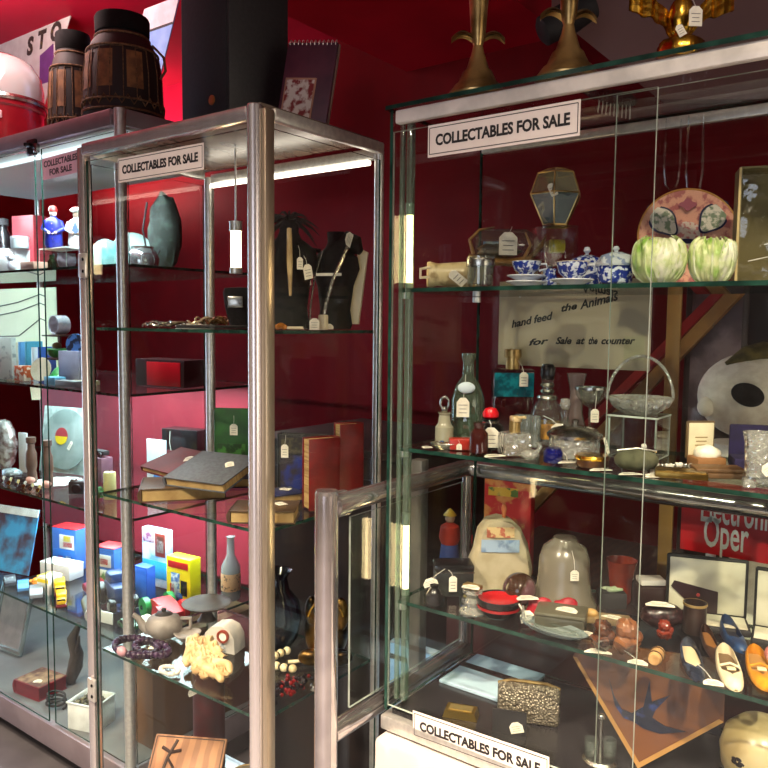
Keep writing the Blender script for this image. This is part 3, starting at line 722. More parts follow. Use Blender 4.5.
# beads at the front corner
AM = mat('amethyst_beads', (58, 34, 62), .2, c2=(30, 20, 34), scale=60)
o = thing('amethyst_necklace', 'dark purple bead necklace coiled at the front hinge corner of the curio shelf', 'necklace', inL(at_z(128, 654, z3+.001), .075, .04), 0); grow(o, 1.15)
beads(MB(), arc(0, 0, .05, .03, 0, 345, 26, .007)+arc(.03, .012, .04, .022, 0, 340, 20, .008), .0075).build('beads', AM, o)
MB().ball((.002, -.033, .010), .0115, (1, .7, .8)).build('pink_cabochon', mat('pink_stone', (206, 150, 160), .2), o)
one(beads(MB(), arc(0, 0, .022, .014, 0, 330, 16, .005), .005), 'pearl_bracelet', 'pearl bracelet lying on the front edge beside the purple beads', 'bracelet', mat('pearl', (220, 216, 206), .2), inL(at_z(165, 675, z3), .03, .02))
# right half, seen through the side pane
IVB = mat('ivory_beads', (226, 210, 172), .35, c2=(190, 168, 126), scale=50)
o = thing('ivory_necklace', 'necklace of big ivory beads with dark spacers seen through the side pane', 'necklace', at_z(288, 668, z3), FACE)
pts = [(-.01, .062, .009), (-.022, .050, .009), (-.032, .036, .009), (-.038, .020, .009), (-.034, .004, .009), (-.022, -.010, .009), (-.006, -.018, .009), (.012, -.022, .009)]
for q in pts: MB().ball(q, .0085, n=14).build('bead', IVB, o)
for a, b_ in zip(pts, pts[1:]): MB().ball(((a[0]+b_[0])/2, (a[1]+b_[1])/2, .009), .0055, n=10).build('spacer', BLACK, o)
one(MB().tube([(-.045, 0, .006), (.0, .002, .007), (.05, 0, .006)], [.004, .0032, .0026], 10), 'bone_hairpin', 'slim cream bone hairpin lying across the beads by the side pane', 'hairpin', IVB, inL(at_z(310, 664, z3), .05, .05), .75)
o = thing('bead_heap', 'heap of dark red and black faceted beads by the side pane', 'beads', inL(at_z(286, 692, z3), .03, .06), 0)
bx = [(random.gauss(0, .013), random.gauss(0, .028), .005+abs(random.gauss(0, .006))) for i in range(90)]
bx = [(max(-.022, min(.022, a)), max(-.05, min(.05, b)), c) for a, b, c in bx]
m1, m2_ = MB(), MB()
for i, q in enumerate(bx): (m1 if i % 3 else m2_).ball(q, .0042, n=6)
m1.build('black_beads', mat('black_facets', (24, 16, 22), .12), o); m2_.build('red_beads', mat('red_facets', (110, 26, 28), .12), o)
SLB = mat('silver_beads', (208, 204, 196), .2, 1, c2=(90, 86, 80), scale=160, lo=.45, hi=.55)
o = thing('silver_necklace', 'string of chased silver beads lying by the brass figure', 'necklace', inL(at_z(336, 684, z3), .024, .06), 0)
for i, q in enumerate([(.014, -.05, .008), (.012, -.032, .008), (.010, -.014, .008), (.006, .004, .008), (.002, .020, .007), (-.006, .034, .006)]): MB().ball(q, .0085-.0004*i, n=14).build('bead', SLB, o)
# black helmet-like vase and brass figure
o = thing('black_vase', 'round black lacquered vase standing behind the bead heap', 'vase', inL(at_z(291, 638, z3), .06, .055), 0); grow(o, 1.3)
MB().lathe([(.024, 0), (.034, .014), (.041, .045), (.036, .075), (.020, .095), (.016, .115), (.024, .128), (.021, .127), (.012, .112), (0, .11)], 36).build('body', mat('black_lacquer', (14, 12, 16), .16, c2=(22, 20, 34), scale=16), o)
MB().tube([(-.034, -.012, .03), (-.02, -.036, .038), (0, -.042, .042), (.02, -.036, .05)], .0016, 6).build('inlay', mat('blue_inlay', (50, 66, 120), .2), o)
o = thing('brass_figure', 'dark brass seated figure with a tag hanging at its shoulder, seen past the steel post', 'figurine', inL(at_z(344, 652, z3+.0012), .07, .05), FACE); grow(o, (1.1, 1, 1.5))
bz = mat('dark_brass', (130, 98, 52), .3, 1, c2=(44, 32, 20), scale=22, bump=.4)
b = MB().ball((0, 0, .045), .042, (1, .62, 1.1), 24).ball((0, .0, .10), .019, (.9, .9, 1.15), 18).ball((-.026, -.012, .075), .014, (1, 1, 1.5), 12).ball((.028, -.012, .07), .015, (1, 1, 1.6), 12)
b.ball((-.024, -.022, .012), .020, (1.4, .8, .6), 14).ball((.024, -.022, .012), .020, (1.4, .8, .6), 14).ball((0, .0, .122), .007, n=10)
b.build('body', bz, o)
MB().tube(arc(0, 0, .036, .042, 25, 155, 14), .0022, 6, M=T(0, -.024, .052) @ RX(PI/2)).build('shawl_edge', GOLD, o)
price_tag(o, (.006, -.034, .068), 0, .012, .017, roll=.15, top=(.014, -.02, .094))

# ================================================================== left cabinet, floor
zb = LS[3]
o = thing('wooden_plaque', 'square tan wooden plaque with dark carved marks leaning in the bottom of the left cabinet', 'plaque', inL(at_z(160, 800, zb+.008), .13, .075), (math.radians(-42), 0, .52))
tw = mat('tan_plaque_wood', (166, 112, 72), .55, c2=(142, 92, 58), tex='wave', scale=10, stretch=(1, 5, 1))
MB().box((0, 0, .075), (.17, .01, .15), .002).build('board', tw, o)
bk = mat('burnt_mark', (58, 34, 24), .7)
MB().tube([(-.03, -.0055, .14), (-.045, -.0055, .10), (-.05, -.0055, .07)], .004, 5).tube([(-.062, -.0055, .122), (-.04, -.0055, .112), (-.016, -.0055, .118)], .004, 5).tube([(-.044, -.0055, .1), (-.025, -.0055, .08)], .003, 5).build('burnt_drawing', bk, o)
MB().box((0, -.0055, .145), (.16, .001, .002)).box((0, -.0055, .005), (.16, .001, .002)).box((-.08, -.0055, .075), (.002, .001, .14)).box((.08, -.0055, .075), (.002, .001, .14)).build('border_line', bk, o)
o = thing('pottery_plate', 'dull olive pottery plate with a gold rim leaning in the bottom beside the corner post', 'plate', inL((-1.10, 1.015, zb-.004), .095, .07), (math.radians(62), 0, .5))
MB().lathe([(0, 0), (.05, .001), (.082, .010), (.083, .012), (.05, .004), (0, .003)], 40, M=T(0, .083, 0)).build('plate', mat('olive_glaze', (104, 92, 66), .4, c2=(80, 70, 52), scale=10), o)
MB().tube([(x, y+.083, .012) for x, y, _ in arc(0, 0, .082, .082, 0, 355, 48)], .0016, 6, True).build('rim', mat('dull_gold_rim', (160, 132, 80), .35, .8), o)
o = thing('red_canister', 'tall dark red canister standing at the bottom behind the wooden plaque', 'canister', inL(spot(185, 1.185, zb), .045, .042), 0)
MB().cyl((0, 0, 0), .038, .30, 28).build('body', mat('maroon_tin', (74, 18, 22), .4, c2=(58, 14, 18), scale=10), o)
MB().lathe([(.039, .30), (.039, .312), (.03, .316), (0, .317)], 28).build('lid', BLACK, o)
price_tag(o, (-.004, -.048, .20), .6, .022, .014, roll=.5, top=(0, -.039, .23))
o = thing('black_urn', 'dark grey urn at the bottom below the bead heap, seen through the side pane', 'urn', (-.99, 1.08, zb), 0)
MB().lathe([(.02, 0), (.034, .03), (.036, .08), (.022, .11), (.026, .125), (.023, .125), (.016, .108), (0, .1)], 28).build('body', mat('charcoal_pot', (52, 46, 42), .5, c2=(38, 34, 32), scale=14), o)

# ================================================================== on top of the white showcase
def inF(p, mx=.04, my=.04):
    return Vector((min(max(p[0], FX0+.03+mx), FX1-.034-mx), min(max(p[1], FY0+.028+my), FY1-.03-my), p[2]))
zf = 2.1535
dk = mat('dark_drum_wood', (40, 27, 20), .7, c2=(20, 14, 12), scale=9, stretch=(1, 1, .2)); rp = mat('drum_rope', (112, 82, 54), .9, c2=(80, 58, 38), scale=120)
hd = mat('black_drum_skin', (13, 12, 13), .9, c2=(20, 18, 18), scale=30, spec=.15); pat = mat('tan_drum_panel', (126, 86, 48), .7, c2=(92, 60, 34), scale=30)
def drum(label, px, Y, ytop, rpx):
    p = spot(px, Y, zf); h = at_y(px, ytop, Y).z-zf; r = rpx*mpp(p)
    o = thing('rope_drum', label, 'drum', p, FACE)
    MB().lathe([(r*.86, 0), (r, h*.06), (r*1.0, h*.2), (r*.97, h*.45), (r*.92, h*.60), (r*.78, h*.74), (r*.64, h*.81), (r*.62, h*.97), (0, h*.97)], 40).build('shell', dk, o)
    MB().lathe([(r*.645, h*.83), (r*.68, h*.84), (r*.69, h*.975), (r*.66, h), (r*.56, h*.985), (0, h*.985)], 40).build('drum_head', hd, o)
    ring = lambda rr, z: [(rr*math.cos(2*PI*i/36), rr*math.sin(2*PI*i/36), z) for i in range(36)]
    for rr, z in ((r*.90, h*.66), (r*1.03, h*.17), (r*1.03, h*.08), (r*.68, h*.80)): MB().tube(ring(rr, z), .0032, 6, True).build('rope_ring', rp, o)
    pts = []
    for i in range(11):
        a = -PI*1.02+i*PI*1.04/10
        pts += [(r*1.025*math.cos(a), r*1.025*math.sin(a), h*.17), (r*1.0*math.cos(a), r*1.0*math.sin(a), h*.45), (r*.92*math.cos(a), r*.92*math.sin(a), h*.64)][::(1 if i % 2 else -1)]
    MB().tube(pts, .0016, 5).build('rope_lacing', rp, o)
    zig = [(r*1.03*math.cos(2*PI*i/44), r*1.03*math.sin(2*PI*i/44), h*(.12 if i % 2 else .2)) for i in range(44)]
    MB().tube(zig, .0028, 5, True).build('zigzag_rope', rp, o)
    for a in (-2.35, -1.72, -.95):
        def q(u, v, a=a): 
            an = a-.21+.42*u; z = h*(.27+.34*v); rr = r*(1.0-.07*v)*1.012
            return Vector((rr*math.cos(an), rr*math.sin(an), z))
        MB().surf(q, 6, 3).build('carved_panel', pat, o)
    MB().tube([(r*.8, -.01, h*.74), (r*1.12, -.02, h*.62), (r*1.16, -.02, h*.5), (r*1.02, -.02, h*.42)], .004, 6).build('carrying_loop', rp, o)
    return o
drum('larger rope-laced drum on top of the white showcase', 124, 1.47, 18, 38)
drum('smaller rope-laced drum left of the larger one on the white showcase', 75, 1.50, 34, 24)
p = spot(2, 1.47, zf)
o = thing('dome_machine', 'toy machine with a shiny clear dome on a red base, at the top left corner', 'toy', p, FACE); grow(o, (1, 1, 1.16))
R_ = .15
MB().lathe([(R_*.9, 0), (R_*.96, .02), (R_*.98, .13), (R_*1.02, .135), (R_*1.02, .15), (0, .15)], 40).build('base', mat('toy_red', (136, 16, 30), .3, c2=(122, 13, 26)), o)
MB().lathe([(R_*1.05, .148), (R_*1.08, .155), (R_*1.05, .165), (0, .165)], 40).build('rim', SILVER, o)
MB().lathe([(R_*.99, .165), (R_, .20), (R_*.94, .245), (R_*.74, .285), (R_*.4, .308), (0, .314)], 40).build('dome', clear('shiny_dome', (240, 240, 236), 1.9, .06, boost=.10, body=.42, bodyc=(240, 240, 240)), o)
MB().lathe([(R_*.93, .166), (R_*.93, .225), (R_*.7, .24), (0, .245)], 30, wob=lambda a, z: 1+.05*math.sin(9*a)).build('filling', mat('olive_filling', (104, 98, 62), .7, c2=(48, 46, 32), scale=70, bump=.6), o)
for x in (.012, .058): MB().box((x, -math.sqrt((R_*.975)**2-x*x), .10), (.022, .012, .022), .003).build('lamp_window', mat('pale_window', (236, 214, 214), .3), o)
MB().lathe([(.036, 0), (.036, .016), (.028, .016), (.026, .010), (0, .010)], 24, M=T(.0, -R_*.95, .04) @ RX(PI/2)).build('wheel', BLACK, o)
# STO poster
Yp = 1.84
tl_, trr = at_y(11, 39, Yp), at_y(71.5, 12.8, Yp); br = at_y(53, 76, Yp)
sl = (trr.x-br.x)/(trr.z-br.z)
base = Vector((trr.x-(trr.z-zf)*sl, Yp, zf))
hp = trr.z-zf; wp = .62
o = thing('shop_poster', 'white slanted poster lettered STO standing behind the smaller drum', 'poster', base, 0)
MB().prism([(-wp, 0), (0, 0), (hp*sl, hp), (hp*sl-wp, hp)], -.002, .002, UPRIGHT).build('board', mat('poster_white', (206, 202, 196), .6, c2=(196, 190, 184)), o)
MB().prism([(hp*sl*.86-wp, hp*.86), (hp*sl*.86-.006, hp*.86), (hp*sl*.965-.006, hp*.965), (hp*sl*.965-wp, hp*.965)], -.003, -.002, RX(PI/2) @ T(0, 0, 5.0+.0) @ T(0, 0, -5.0)).build('lilac_band', mat('lilac_band', (196, 190, 226), .6), o)
def onp(px, py): q = at_y(px, py, Yp); return (q.x-base.x, -.0035, q.z-base.z)
PI_ = mat('poster_letter', (52, 44, 40), .6, c2=(96, 80, 40), scale=40, lo=.55, hi=.6)
for ch_, px, py in (('S', 30, 47.5), ('T', 41.5, 41), ('O', 55.5, 33)):
    lettering('letter', ch_, .098, PI_, o, onp(px, py), bold=.005, shear=.25)
q0, q1 = onp(40, 66), onp(54, 44)
MB().prism([(q0[0], q0[2]-.08), (q1[0]-.004, q0[2]-.08), (q1[0], q1[2]), (q0[0]+.01, q0[2]+.04)], -.0015, .0015, T(0, -.0035, 0) @ UPRIGHT).build('purple_patch', mat('purple_patch', (110, 60, 128), .6), o)
# blue-white poster behind the larger drum
Yq = 1.80
a, b = at_y(180, -4, Yq), at_y(157, 90, Yq)
sl = (a.x-b.x)/(a.z-b.z); hq = a.z-zf; x0 = b.x-(b.z-zf)*sl
o = thing('blue_poster', 'pale blue and white poster leaning behind the larger drum', 'poster', (x0, Yq, zf), 0)
wq = .20
MB().prism([(-wq, 0), (0, 0), (hq*sl, hq), (hq*sl-wq, hq)], -.002, .002, UPRIGHT).build('board', mat('pale_blue_print', (96, 132, 190), .6, c2=(120, 152, 204), scale=9), o)
c1 = at_y(176, 22, Yq); zc = c1.z-zf
MB().prism([(zc*sl-wq, zc), (zc*sl, zc), (hq*sl, hq), (hq*sl-wq, hq)], -.0005, .0008, T(0, -.0025, 0) @ UPRIGHT).build('white_heading', mat('poster_white2', (190, 180, 190), .6), o)
MB().prism([(zc*sl-wq, zc-.004), (zc*sl, zc-.004), (zc*sl, zc+.004), (zc*sl-wq, zc+.004)], -.0005, .0012, T(0, -.0025, 0) @ UPRIGHT).build('black_rule', INK, o)

# ================================================================== white showcase, top shelf
s1, s2, s3, s4, s5 = FS[0], FS[1], FS[2], FS[3], .1825
def kk(px, Y, z): return mpp(spot(px, Y, z))
def Fcarton(name, label, cat, px, Y, z, wpx, hpx, m, d=.06, rot=FACE*.3, art=None, lid=None):
    p = spot(px, Y, z); k = mpp(p)
    return carton(name, label, cat, inF(p, wpx*k*.5, d*.5+.01), wpx*k, d, hpx*k, m, rot, art, lid)
WCARD = mat('white_box_card', (226, 230, 228), .6, c2=(214, 220, 218))
def jar(name, label, cat, p, prof, m, rot=0, lid=None, lm=None, n=28):
    o = thing(name, label, cat, p, rot); MB().lathe(prof, n).build('body', m, o)
    if lid: MB().lathe(lid, n).build('lid', lm or m, o)
    return o
o = jar('black_jar', 'black jar with a white label on the top shelf at the left edge', 'jar', inF(spot(3, 1.5, s1+.0), .05, .05), [(.03, 0), (.034, .01), (.034, .15), (.022, .175), (.022, .19)], BLACK, 0, [(.026, .19), (.026, .215), (0, .216)], BLACKM)
MB().lathe([(.0345, .05), (.0347, .052), (.0347, .10), (.0345, .102)], 28, cap=False).build('label_band', WHITE, o)
Fcarton('white_box', 'white card box at the left end of the top shelf, under the round tin', 'box', 8, 1.42, s1, 44, 22, WCARD, lid=WHITE)
o = jar('round_tin', 'small round white tin stacked on the white box at the left end', 'tin', spot(20, 1.425, s1+22*kk(8, 1.42, s1)+.0035), [(.028, 0), (.03, .003), (.03, .032), (.031, .033), (.031, .042), (0, .043)], mat('pale_tin', (206, 222, 222), .35))
Fcarton('red_box', 'red card box standing behind the white box on the top shelf', 'box', 33, 1.72, s1, 30, 62, mat('pinkish_red_card', (156, 48, 56), .45, c2=(142, 40, 50)), d=.09)
Fcarton('card_packet', 'flat tan card packet lying in front on the top shelf', 'packet', 34, 1.39, s1, 26, 8, mat('tan_packet', (176, 140, 118), .6), d=.05, rot=0)
# two costumed figurines
def guard(label, px, Y, z0, coat, hat, h, white=False):
    p = inF(spot(px, Y, z0), .05, .04); o = thing('soldier_figurine', label, 'figurine', p, FACE+.2)
    s = h/.15
    MB().lathe([(.026*s, 0), (.031*s, .012*s), (.028*s, .05*s), (.031*s, .08*s), (.024*s, .098*s), (.011*s, .106*s), (.010*s, .112*s)], 24, sy=.75).build('coat', coat, o)
    MB().ball((0, 0, .12*s), .0125*s, (1, 1, 1.15)).build('head', mat('doll_skin', (224, 190, 164), .5), o)
    if white: MB().lathe([(.013*s, .128*s), (.021*s, .131*s), (.022*s, .137*s), (.012*s, .146*s), (0, .148*s)], 20).build('cap', hat, o)
    else: MB().lathe([(.014*s, .126*s), (.0155*s, .134*s), (.010*s, .144*s), (0, .147*s)], 20).build('cap', hat, o)
    for sx in (-1, 1):
        MB().tube([(sx*.024*s, 0, .092*s), (sx*.034*s, -.004, .066*s), (sx*.014*s, -.022*s, .052*s)], [.009*s, .008*s, .006*s], 10).build('arm', coat, o)
        MB().ball((sx*.011*s, -.025*s, .051*s), .0055*s, n=10).build('hand', mat('doll_skin', (224, 190, 164), .5), o)
    if white: MB().prism([(-.016*s, .05*s), (0, .1*s), (.016*s, .05*s)], .0, .002, T(0, -.0245*s, 0) @ UPRIGHT).build('sailor_collar', mat('sailor_blue', (70, 90, 130), .5), o)
    else:
        for q in range(4): MB().ball((0, -.0235*s, (.03+.017*q)*s), .0025*s, n=8).build('button', GOLD, o)
    return o
zst = s1+.075
rsr = thing('glass_riser', 'clear acrylic riser with a white cover under the two uniformed figurines', 'stand', inF(spot(64, 1.45, s1), .085, .05), 0)
MB().box((0, 0, .072), (.17, .08, .004), edge=1).build('top_plate', [WHITE, WHITE], rsr)
for sx in (-1, 1): MB().box((sx*.083, 0, .035), (.004, .08, .07), edge=1).build('side_plate', [ACRY, EDGE_LT], rsr)
guard('figurine in a royal blue uniform with a red cap on the acrylic riser', 54, 1.43, zst, mat('royal_blue_coat', (34, 44, 150), .4, c2=(24, 30, 110), scale=40), mat('cap_red', (170, 40, 36), .5), .145)
guard('figurine in a white sailor suit and white hat right of the blue one', 77, 1.47, zst, mat('sailor_white', (222, 228, 228), .5), WHITE, .138, True)
for px, lbl, m in ((15, 'tiny white and black glass animal at the front of the top shelf', mat('opal_white', (220, 224, 230), .2)), (52, 'small green glass bottle under the acrylic riser', clear('green_tint_glass', (150, 190, 150), 1.5, body=.3, bodyc=(110, 140, 100))), (67, 'small cloudy glass bowl under the acrylic riser', clear('cloudy_glass', (220, 220, 226), 1.5, body=.4, bodyc=(190, 180, 190)))):
    if px == 15:
        o = thing('glass_animal', lbl, 'figurine', inF(spot(11, 1.38, s1), .03, .03), 0)
        MB().ball((0, 0, .022), .02, (1, .8, 1)).ball((.004, -.006, .048), .013).ball((-.006, -.006, .062), .004).ball((.012, -.006, .062), .004).build('body', m, o)
        for sx in (-1, 1): MB().ball((.004+sx*.006, -.018, .05), .003).build('eye', BLACK, o)
    else:
        jar('glass_bottle' if px == 52 else 'glass_bowl', lbl, 'bottle' if px == 52 else 'bowl', inF(spot(px, 1.44, s1), .03, .04), [(.012, 0), (.016, .006), (.015, .03), (.007, .042), (.008, .055)] if px == 52 else [(.014, 0), (.028, .012), (.032, .034), (.028, .05), (.030, .055)], m)
# seen through the left cabinet: shell, bowl, rock, black cord
o = thing('enamel_shell', 'pale turquoise fluted shell ornament seen through the left cabinet', 'ornament', inF(spot(106, 1.55, s1), .06, .05), FACE)
MB().lathe([(.02, 0), (.05, .012), (.056, .04), (.048, .075), (.030, .10), (.008, .11), (0, .11)], 36, sy=.7, wob=lambda a, z: 1+.05*math.cos(10*a)).build('shell', mat('turquoise_glaze', (92, 156, 156), .2, c2=(140, 180, 176), scale=20), o)
o = thing('steel_bowl', 'shiny steel globe bowl beside the turquoise shell, seen through the left cabinet', 'bowl', inF(spot(143, 1.62, s1), .06, .06), 0)
MB().lathe([(.025, 0), (.05, .015), (.056, .042), (.046, .068), (.036, .078), (.038, .084), (.034, .084)], 36).build('bowl', STEEL, o)
o = thing('white_disc', 'white glazed disc standing behind the turquoise shell and steel bowl', 'plate', inF(spot(132, 1.80, s1), .07, .04), FACE)
MB().lathe([(0, 0), (.075, 0), (.085, .008), (.08, .010), (0, .006)], 40, M=T(0, 0, .085) @ RX(PI/2-.12)).build('plate', mat('pale_celadon', (140, 160, 154), .3), o)
o = thing('green_rock', 'tall mossy green mineral block with a black strap, seen through the left cabinet', 'mineral', inF(spot(166, 1.78, s1+.012), .085, .075), FACE); grow(o, (1, 1, 1.2))
def rk(v): return 1+.09*math.sin(7*v.x+3)*math.cos(6*v.z)+.05*math.sin(13*v.y+9*v.z)
MB().ball((0, 0, .115), .115, (.52, .42, 1), 20, wob=rk).build('rock', mat('moss_rock', (34, 40, 34), .7, c2=(66, 76, 68), scale=24, bump=.8, lo=.5, hi=.7), o)
MB().tube([(-.05, -.05, .20), (-.065, -.055, .12), (-.05, -.06, .05), (-.02, -.058, .035), (-.005, -.058, .06)], .004, 6).build('black_strap', BLACKM, o)

# ================================================================== second shelf: pale card, books, green lidded pot...
pcx = [at_y(-60, 278, 1.86), at_y(54, 326, 1.86)]
o = thing('pale_poster', 'big pale yellow-green sheet with thin curved pen lines behind the second shelf', 'poster', ((pcx[0].x+pcx[1].x)/2, 1.875, s2+.001), 0)
wpp, hpp = pcx[1].x-pcx[0].x, .36
MB().box((0, 0, hpp/2), (wpp, .003, hpp)).build('sheet', mat('pale_green_sheet', (212, 218, 184), .7, c2=(200, 208, 172), scale=3), o)
for i, (z0, z1_, b) in enumerate(((.30, .33, .02), (.24, .29, .05), (.16, .22, -.03))):
    MB().tube([(-wpp*.45, -.003, z0*.8), (-wpp*.1, -.003, z0*.85+b*.3), (wpp*.2, -.003, z0*.95+b*.5), (wpp*.38, -.003, z1_), (wpp*.42, -.003, z1_-.01)], .0028, 5).build('pen_line', mat('grey_pen', (86, 96, 84), .7), o)
cols = [('pale green', (150, 206, 140)), ('lime green', (110, 176, 84)), ('orange', (216, 126, 60)), ('cream', (228, 216, 184)), ('sky blue', (96, 160, 214)), ('turquoise', (70, 150, 176)), ('white', (224, 228, 228)), ('deep blue', (44, 84, 160))]
for i, (cn, cc) in enumerate(cols):
    px = 2+i*6.5; p = inF(spot(px, 1.64, s2), .012, .05); k = mpp(p)
    book('%s spined booklet standing in the row on the second shelf of the white showcase' % cn, p, .07, (25+(i*7) % 6)*k*1.05, .0115, mat('booklet_'+cn.replace(' ', '_'), cc, .5), (0, 0, PI/2+FACE*.0), cat='booklet', group='booklets on the second shelf', name='booklet')
o = thing('cream_plate', 'round cream plate with a moulded ring propped on the second shelf', 'plate', inF(spot(41, 1.42, s2), .045, .03), (math.radians(-12), 0, FACE*.6))
MB().lathe([(0, 0), (.024, 0), (.026, .004), (.034, .004), (.040, .008), (.042, .008), (.040, .011), (0, .006)], 40, M=T(0, 0, .043) @ RX(PI/2)).build('plate', CREAM, o)
o = thing('white_mug', 'white round mug lying on top of the dark stand on the second shelf', 'mug', inF(spot(60, 1.5, s2+.165), .04, .04), 0)
MB().lathe([(.03, 0), (.034, .006), (.034, .05), (.031, .05), (.030, .01), (0, .01)], 32, M=T(0, 0, .034) @ RX(PI/2) @ T(0, 0, -.025)).build('body', PORC, o)
stn = thing('tiered_stand', 'dark tiered stand carrying the white mug and the green frog bowl on the second shelf', 'stand', inF(spot(60, 1.5, s2), .06, .04), 0)
for zz in (.078, .160): MB().box((0, 0, zz), (.10, .075, .006), .001).build('shelf_plate', WOODD, stn)
for sx in (-1, 1): MB().box((sx*.046, .03, .08), (.008, .008, .16)).build('upright', WOODD, stn)
grn = mat('frog_green', (52, 142, 62), .3, c2=(34, 110, 48), scale=20)
o = thing('green_frog_bowl', 'green glazed lidded bowl on the upper tier of the dark stand', 'bowl', inF(spot(57, 1.49, s2+.082), .04, .04), 0)
MB().lathe([(.015, 0), (.03, .010), (.036, .03), (.032, .034), (0, .036)], 28).build('bowl', grn, o); MB().ball((0, 0, .042), .016, (1.2, 1, .8)).build('lid_knob', mat('tan_frog', (130, 120, 74), .4), o)
o = thing('pot_lid', 'bright green cone-shaped pot lid on the lower tier of the dark stand', 'pot', inF(spot(58, 1.46, s2+.001), .04, .045), 0)
MB().lathe([(.036, 0), (.038, .006), (.024, .026), (.010, .046), (0, .052)], 28).build('cone', mat('bright_green', (40, 168, 74), .35), o)
o = thing('blue_plate', 'blue and black souvenir plate standing at the right end of the second shelf', 'plate', inF(spot(77, 1.45, s2+.09), .045, .03), FACE*.6)
MB().lathe([(0, 0), (.036, 0), (.040, .004), (.038, .007), (0, .004)], 36, M=T(0, 0, .042) @ RX(PI/2)).build('plate', mat('blue_plate_glaze', (80, 124, 190), .3, c2=(40, 50, 70), scale=40, lo=.5, hi=.55), o)
Fcarton('lilac_box', 'pale lilac packing box under the blue souvenir plate', 'box', 77, 1.46, s2, 27, 33, mat('lilac_card', (166, 166, 190), .6), d=.07)
Fcarton('white_sheet_pack', 'tall white paper pack with grey scribbles at the left edge of the second shelf', 'packet', 7, 1.40, s2, 22, 42, mat('scribbled_paper', (214, 226, 220), .6, c2=(160, 176, 174), scale=30, lo=.56, hi=.62), d=.02)
Fcarton('orange_toy_box', 'small orange toy box on the second shelf beside the cream plate', 'box', 24, 1.41, s2+.0, 14, 15, mat('orange_card', (206, 96, 50), .5, c2=(236, 220, 200), scale=60, lo=.5, hi=.55), d=.04)
Fcarton('blue_flat_box', 'flat sky-blue box lying under the front of the cream plate', 'box', 55, 1.39, s2, 20, 8, mat('sky_blue_card', (110, 176, 206), .5), d=.04, rot=0)
p = inF(spot(182, 1.62, s2), .13, .07); k = mpp(p)
o = thing('black_case', 'long black case with a painted red highlight in front, seen through the left cabinet', 'case', p, FACE*.2)
MB().box((0, 0, .045), (.22, .10, .09), .003).build('case', mat('maroon_black', (44, 14, 20), .4, c2=(34, 12, 16)), o)
MB().box((.02, -.0515, .043), (.15, .003, .078), .001).build('front_panel', mat('red_highlight', (210, 20, 34), .3), o)  # bright red carries the light glancing off a red panel

# ================================================================== third shelf: record sleeve, bottles, tags, card, black box
p = inF(spot(62, 1.60, s3), .13, .05)
o = thing('record', 'old record in a pale marbled sleeve with red and yellow label', 'record', p, (math.radians(-8), 0, FACE*.35)); grow(o, 1.22)
MB().box((0, .003, .105), (.20, .004, .21)).build('sleeve', mat('marbled_sleeve', (176, 196, 190), .5, c2=(126, 146, 142), scale=26), o)
MB().cyl((0, 0, 0), .096, .002, 56, T(.004, -.001, .108) @ RX(PI/2)).build('disc', mat('grey_shellac', (120, 138, 134), .2, c2=(160, 176, 172), scale=8), o)
lb_ = MB().cyl((0, 0, 0), .026, .001, 32, T(-.012, -.0032, .118) @ RX(PI/2)).build('label_disc', mat('label_red', (170, 60, 66), .5), o)
MB().prism([(-.026+.052*i/20, -math.sqrt(max(0, .026**2-(-.026+.052*i/20)**2))) for i in range(21)], 0, .0006, T(-.012, -.0044, .116) @ RX(PI/2)).build('label_half', mat('label_yellow', (236, 208, 40), .5), lb_)
price_tag(o, (.03, -.006, .09), 0, .012, .03, roll=-.5)
for px, lbl in ((32, 'left one of two brown bottle-shaped figures in front of the record'), (48, 'right one of two brown bottle-shaped figures, against the record')):
    o = thing('brown_figure', lbl, 'figurine', inF(spot(px, 1.43, s3), .03, .03), FACE); grow(o, (1.05, 1.05, 1.3))
    MB().lathe([(.014, 0), (.018, .006), (.017, .03), (.0145, .036), (.0185, .05), (.0175, .085), (.012, .098), (.0115, .112), (.016, .116), (.0165, .13), (0, .131)], 24).build('body', mat('brown_bottle_wood', (104, 78, 60), .45, c2=(66, 50, 42), scale=14, stretch=(1, 1, .3)), o)
    MB().ball((0, -.006, .012), .018, (.9, 1.1, .7)).build('foot', mat('pink_foot', (214, 158, 140), .5), o)
o = thing('tinsel_bag', 'clear bag of silver tinsel standing at the left edge of the third shelf', 'bag', inF(spot(5, 1.5, s3), .07, .05), 0)
MB().ball((0, 0, .10), .10, (.62, .4, 1), 22, wob=lambda v: 1+.08*math.sin(14*v.x)*math.cos(11*v.z)).build('bag', mat('silver_tinsel', (206, 210, 204), .25, .6, c2=(132, 118, 110), scale=40, bump=1), o)
o = thing('silver_dish_pack', 'crumpled clear pack of silver pieces lying at the left of the third shelf', 'packet', inF(spot(12, 1.44, s3), .06, .035), 0)
MB().ball((0, 0, .018), .05, (1.1, .6, .34), 18, wob=lambda v: 1+.12*math.sin(16*v.x+4*v.y)).build('pack', mat('crinkled_foil', (186, 204, 206), .2, .5, c2=(110, 126, 130), scale=50, bump=1), o)
Fcarton('white_leaflet', 'white folded leaflet standing beside the left brown figure', 'leaflet', 24, 1.52, s3, 12, 40, WCARD, d=.006)
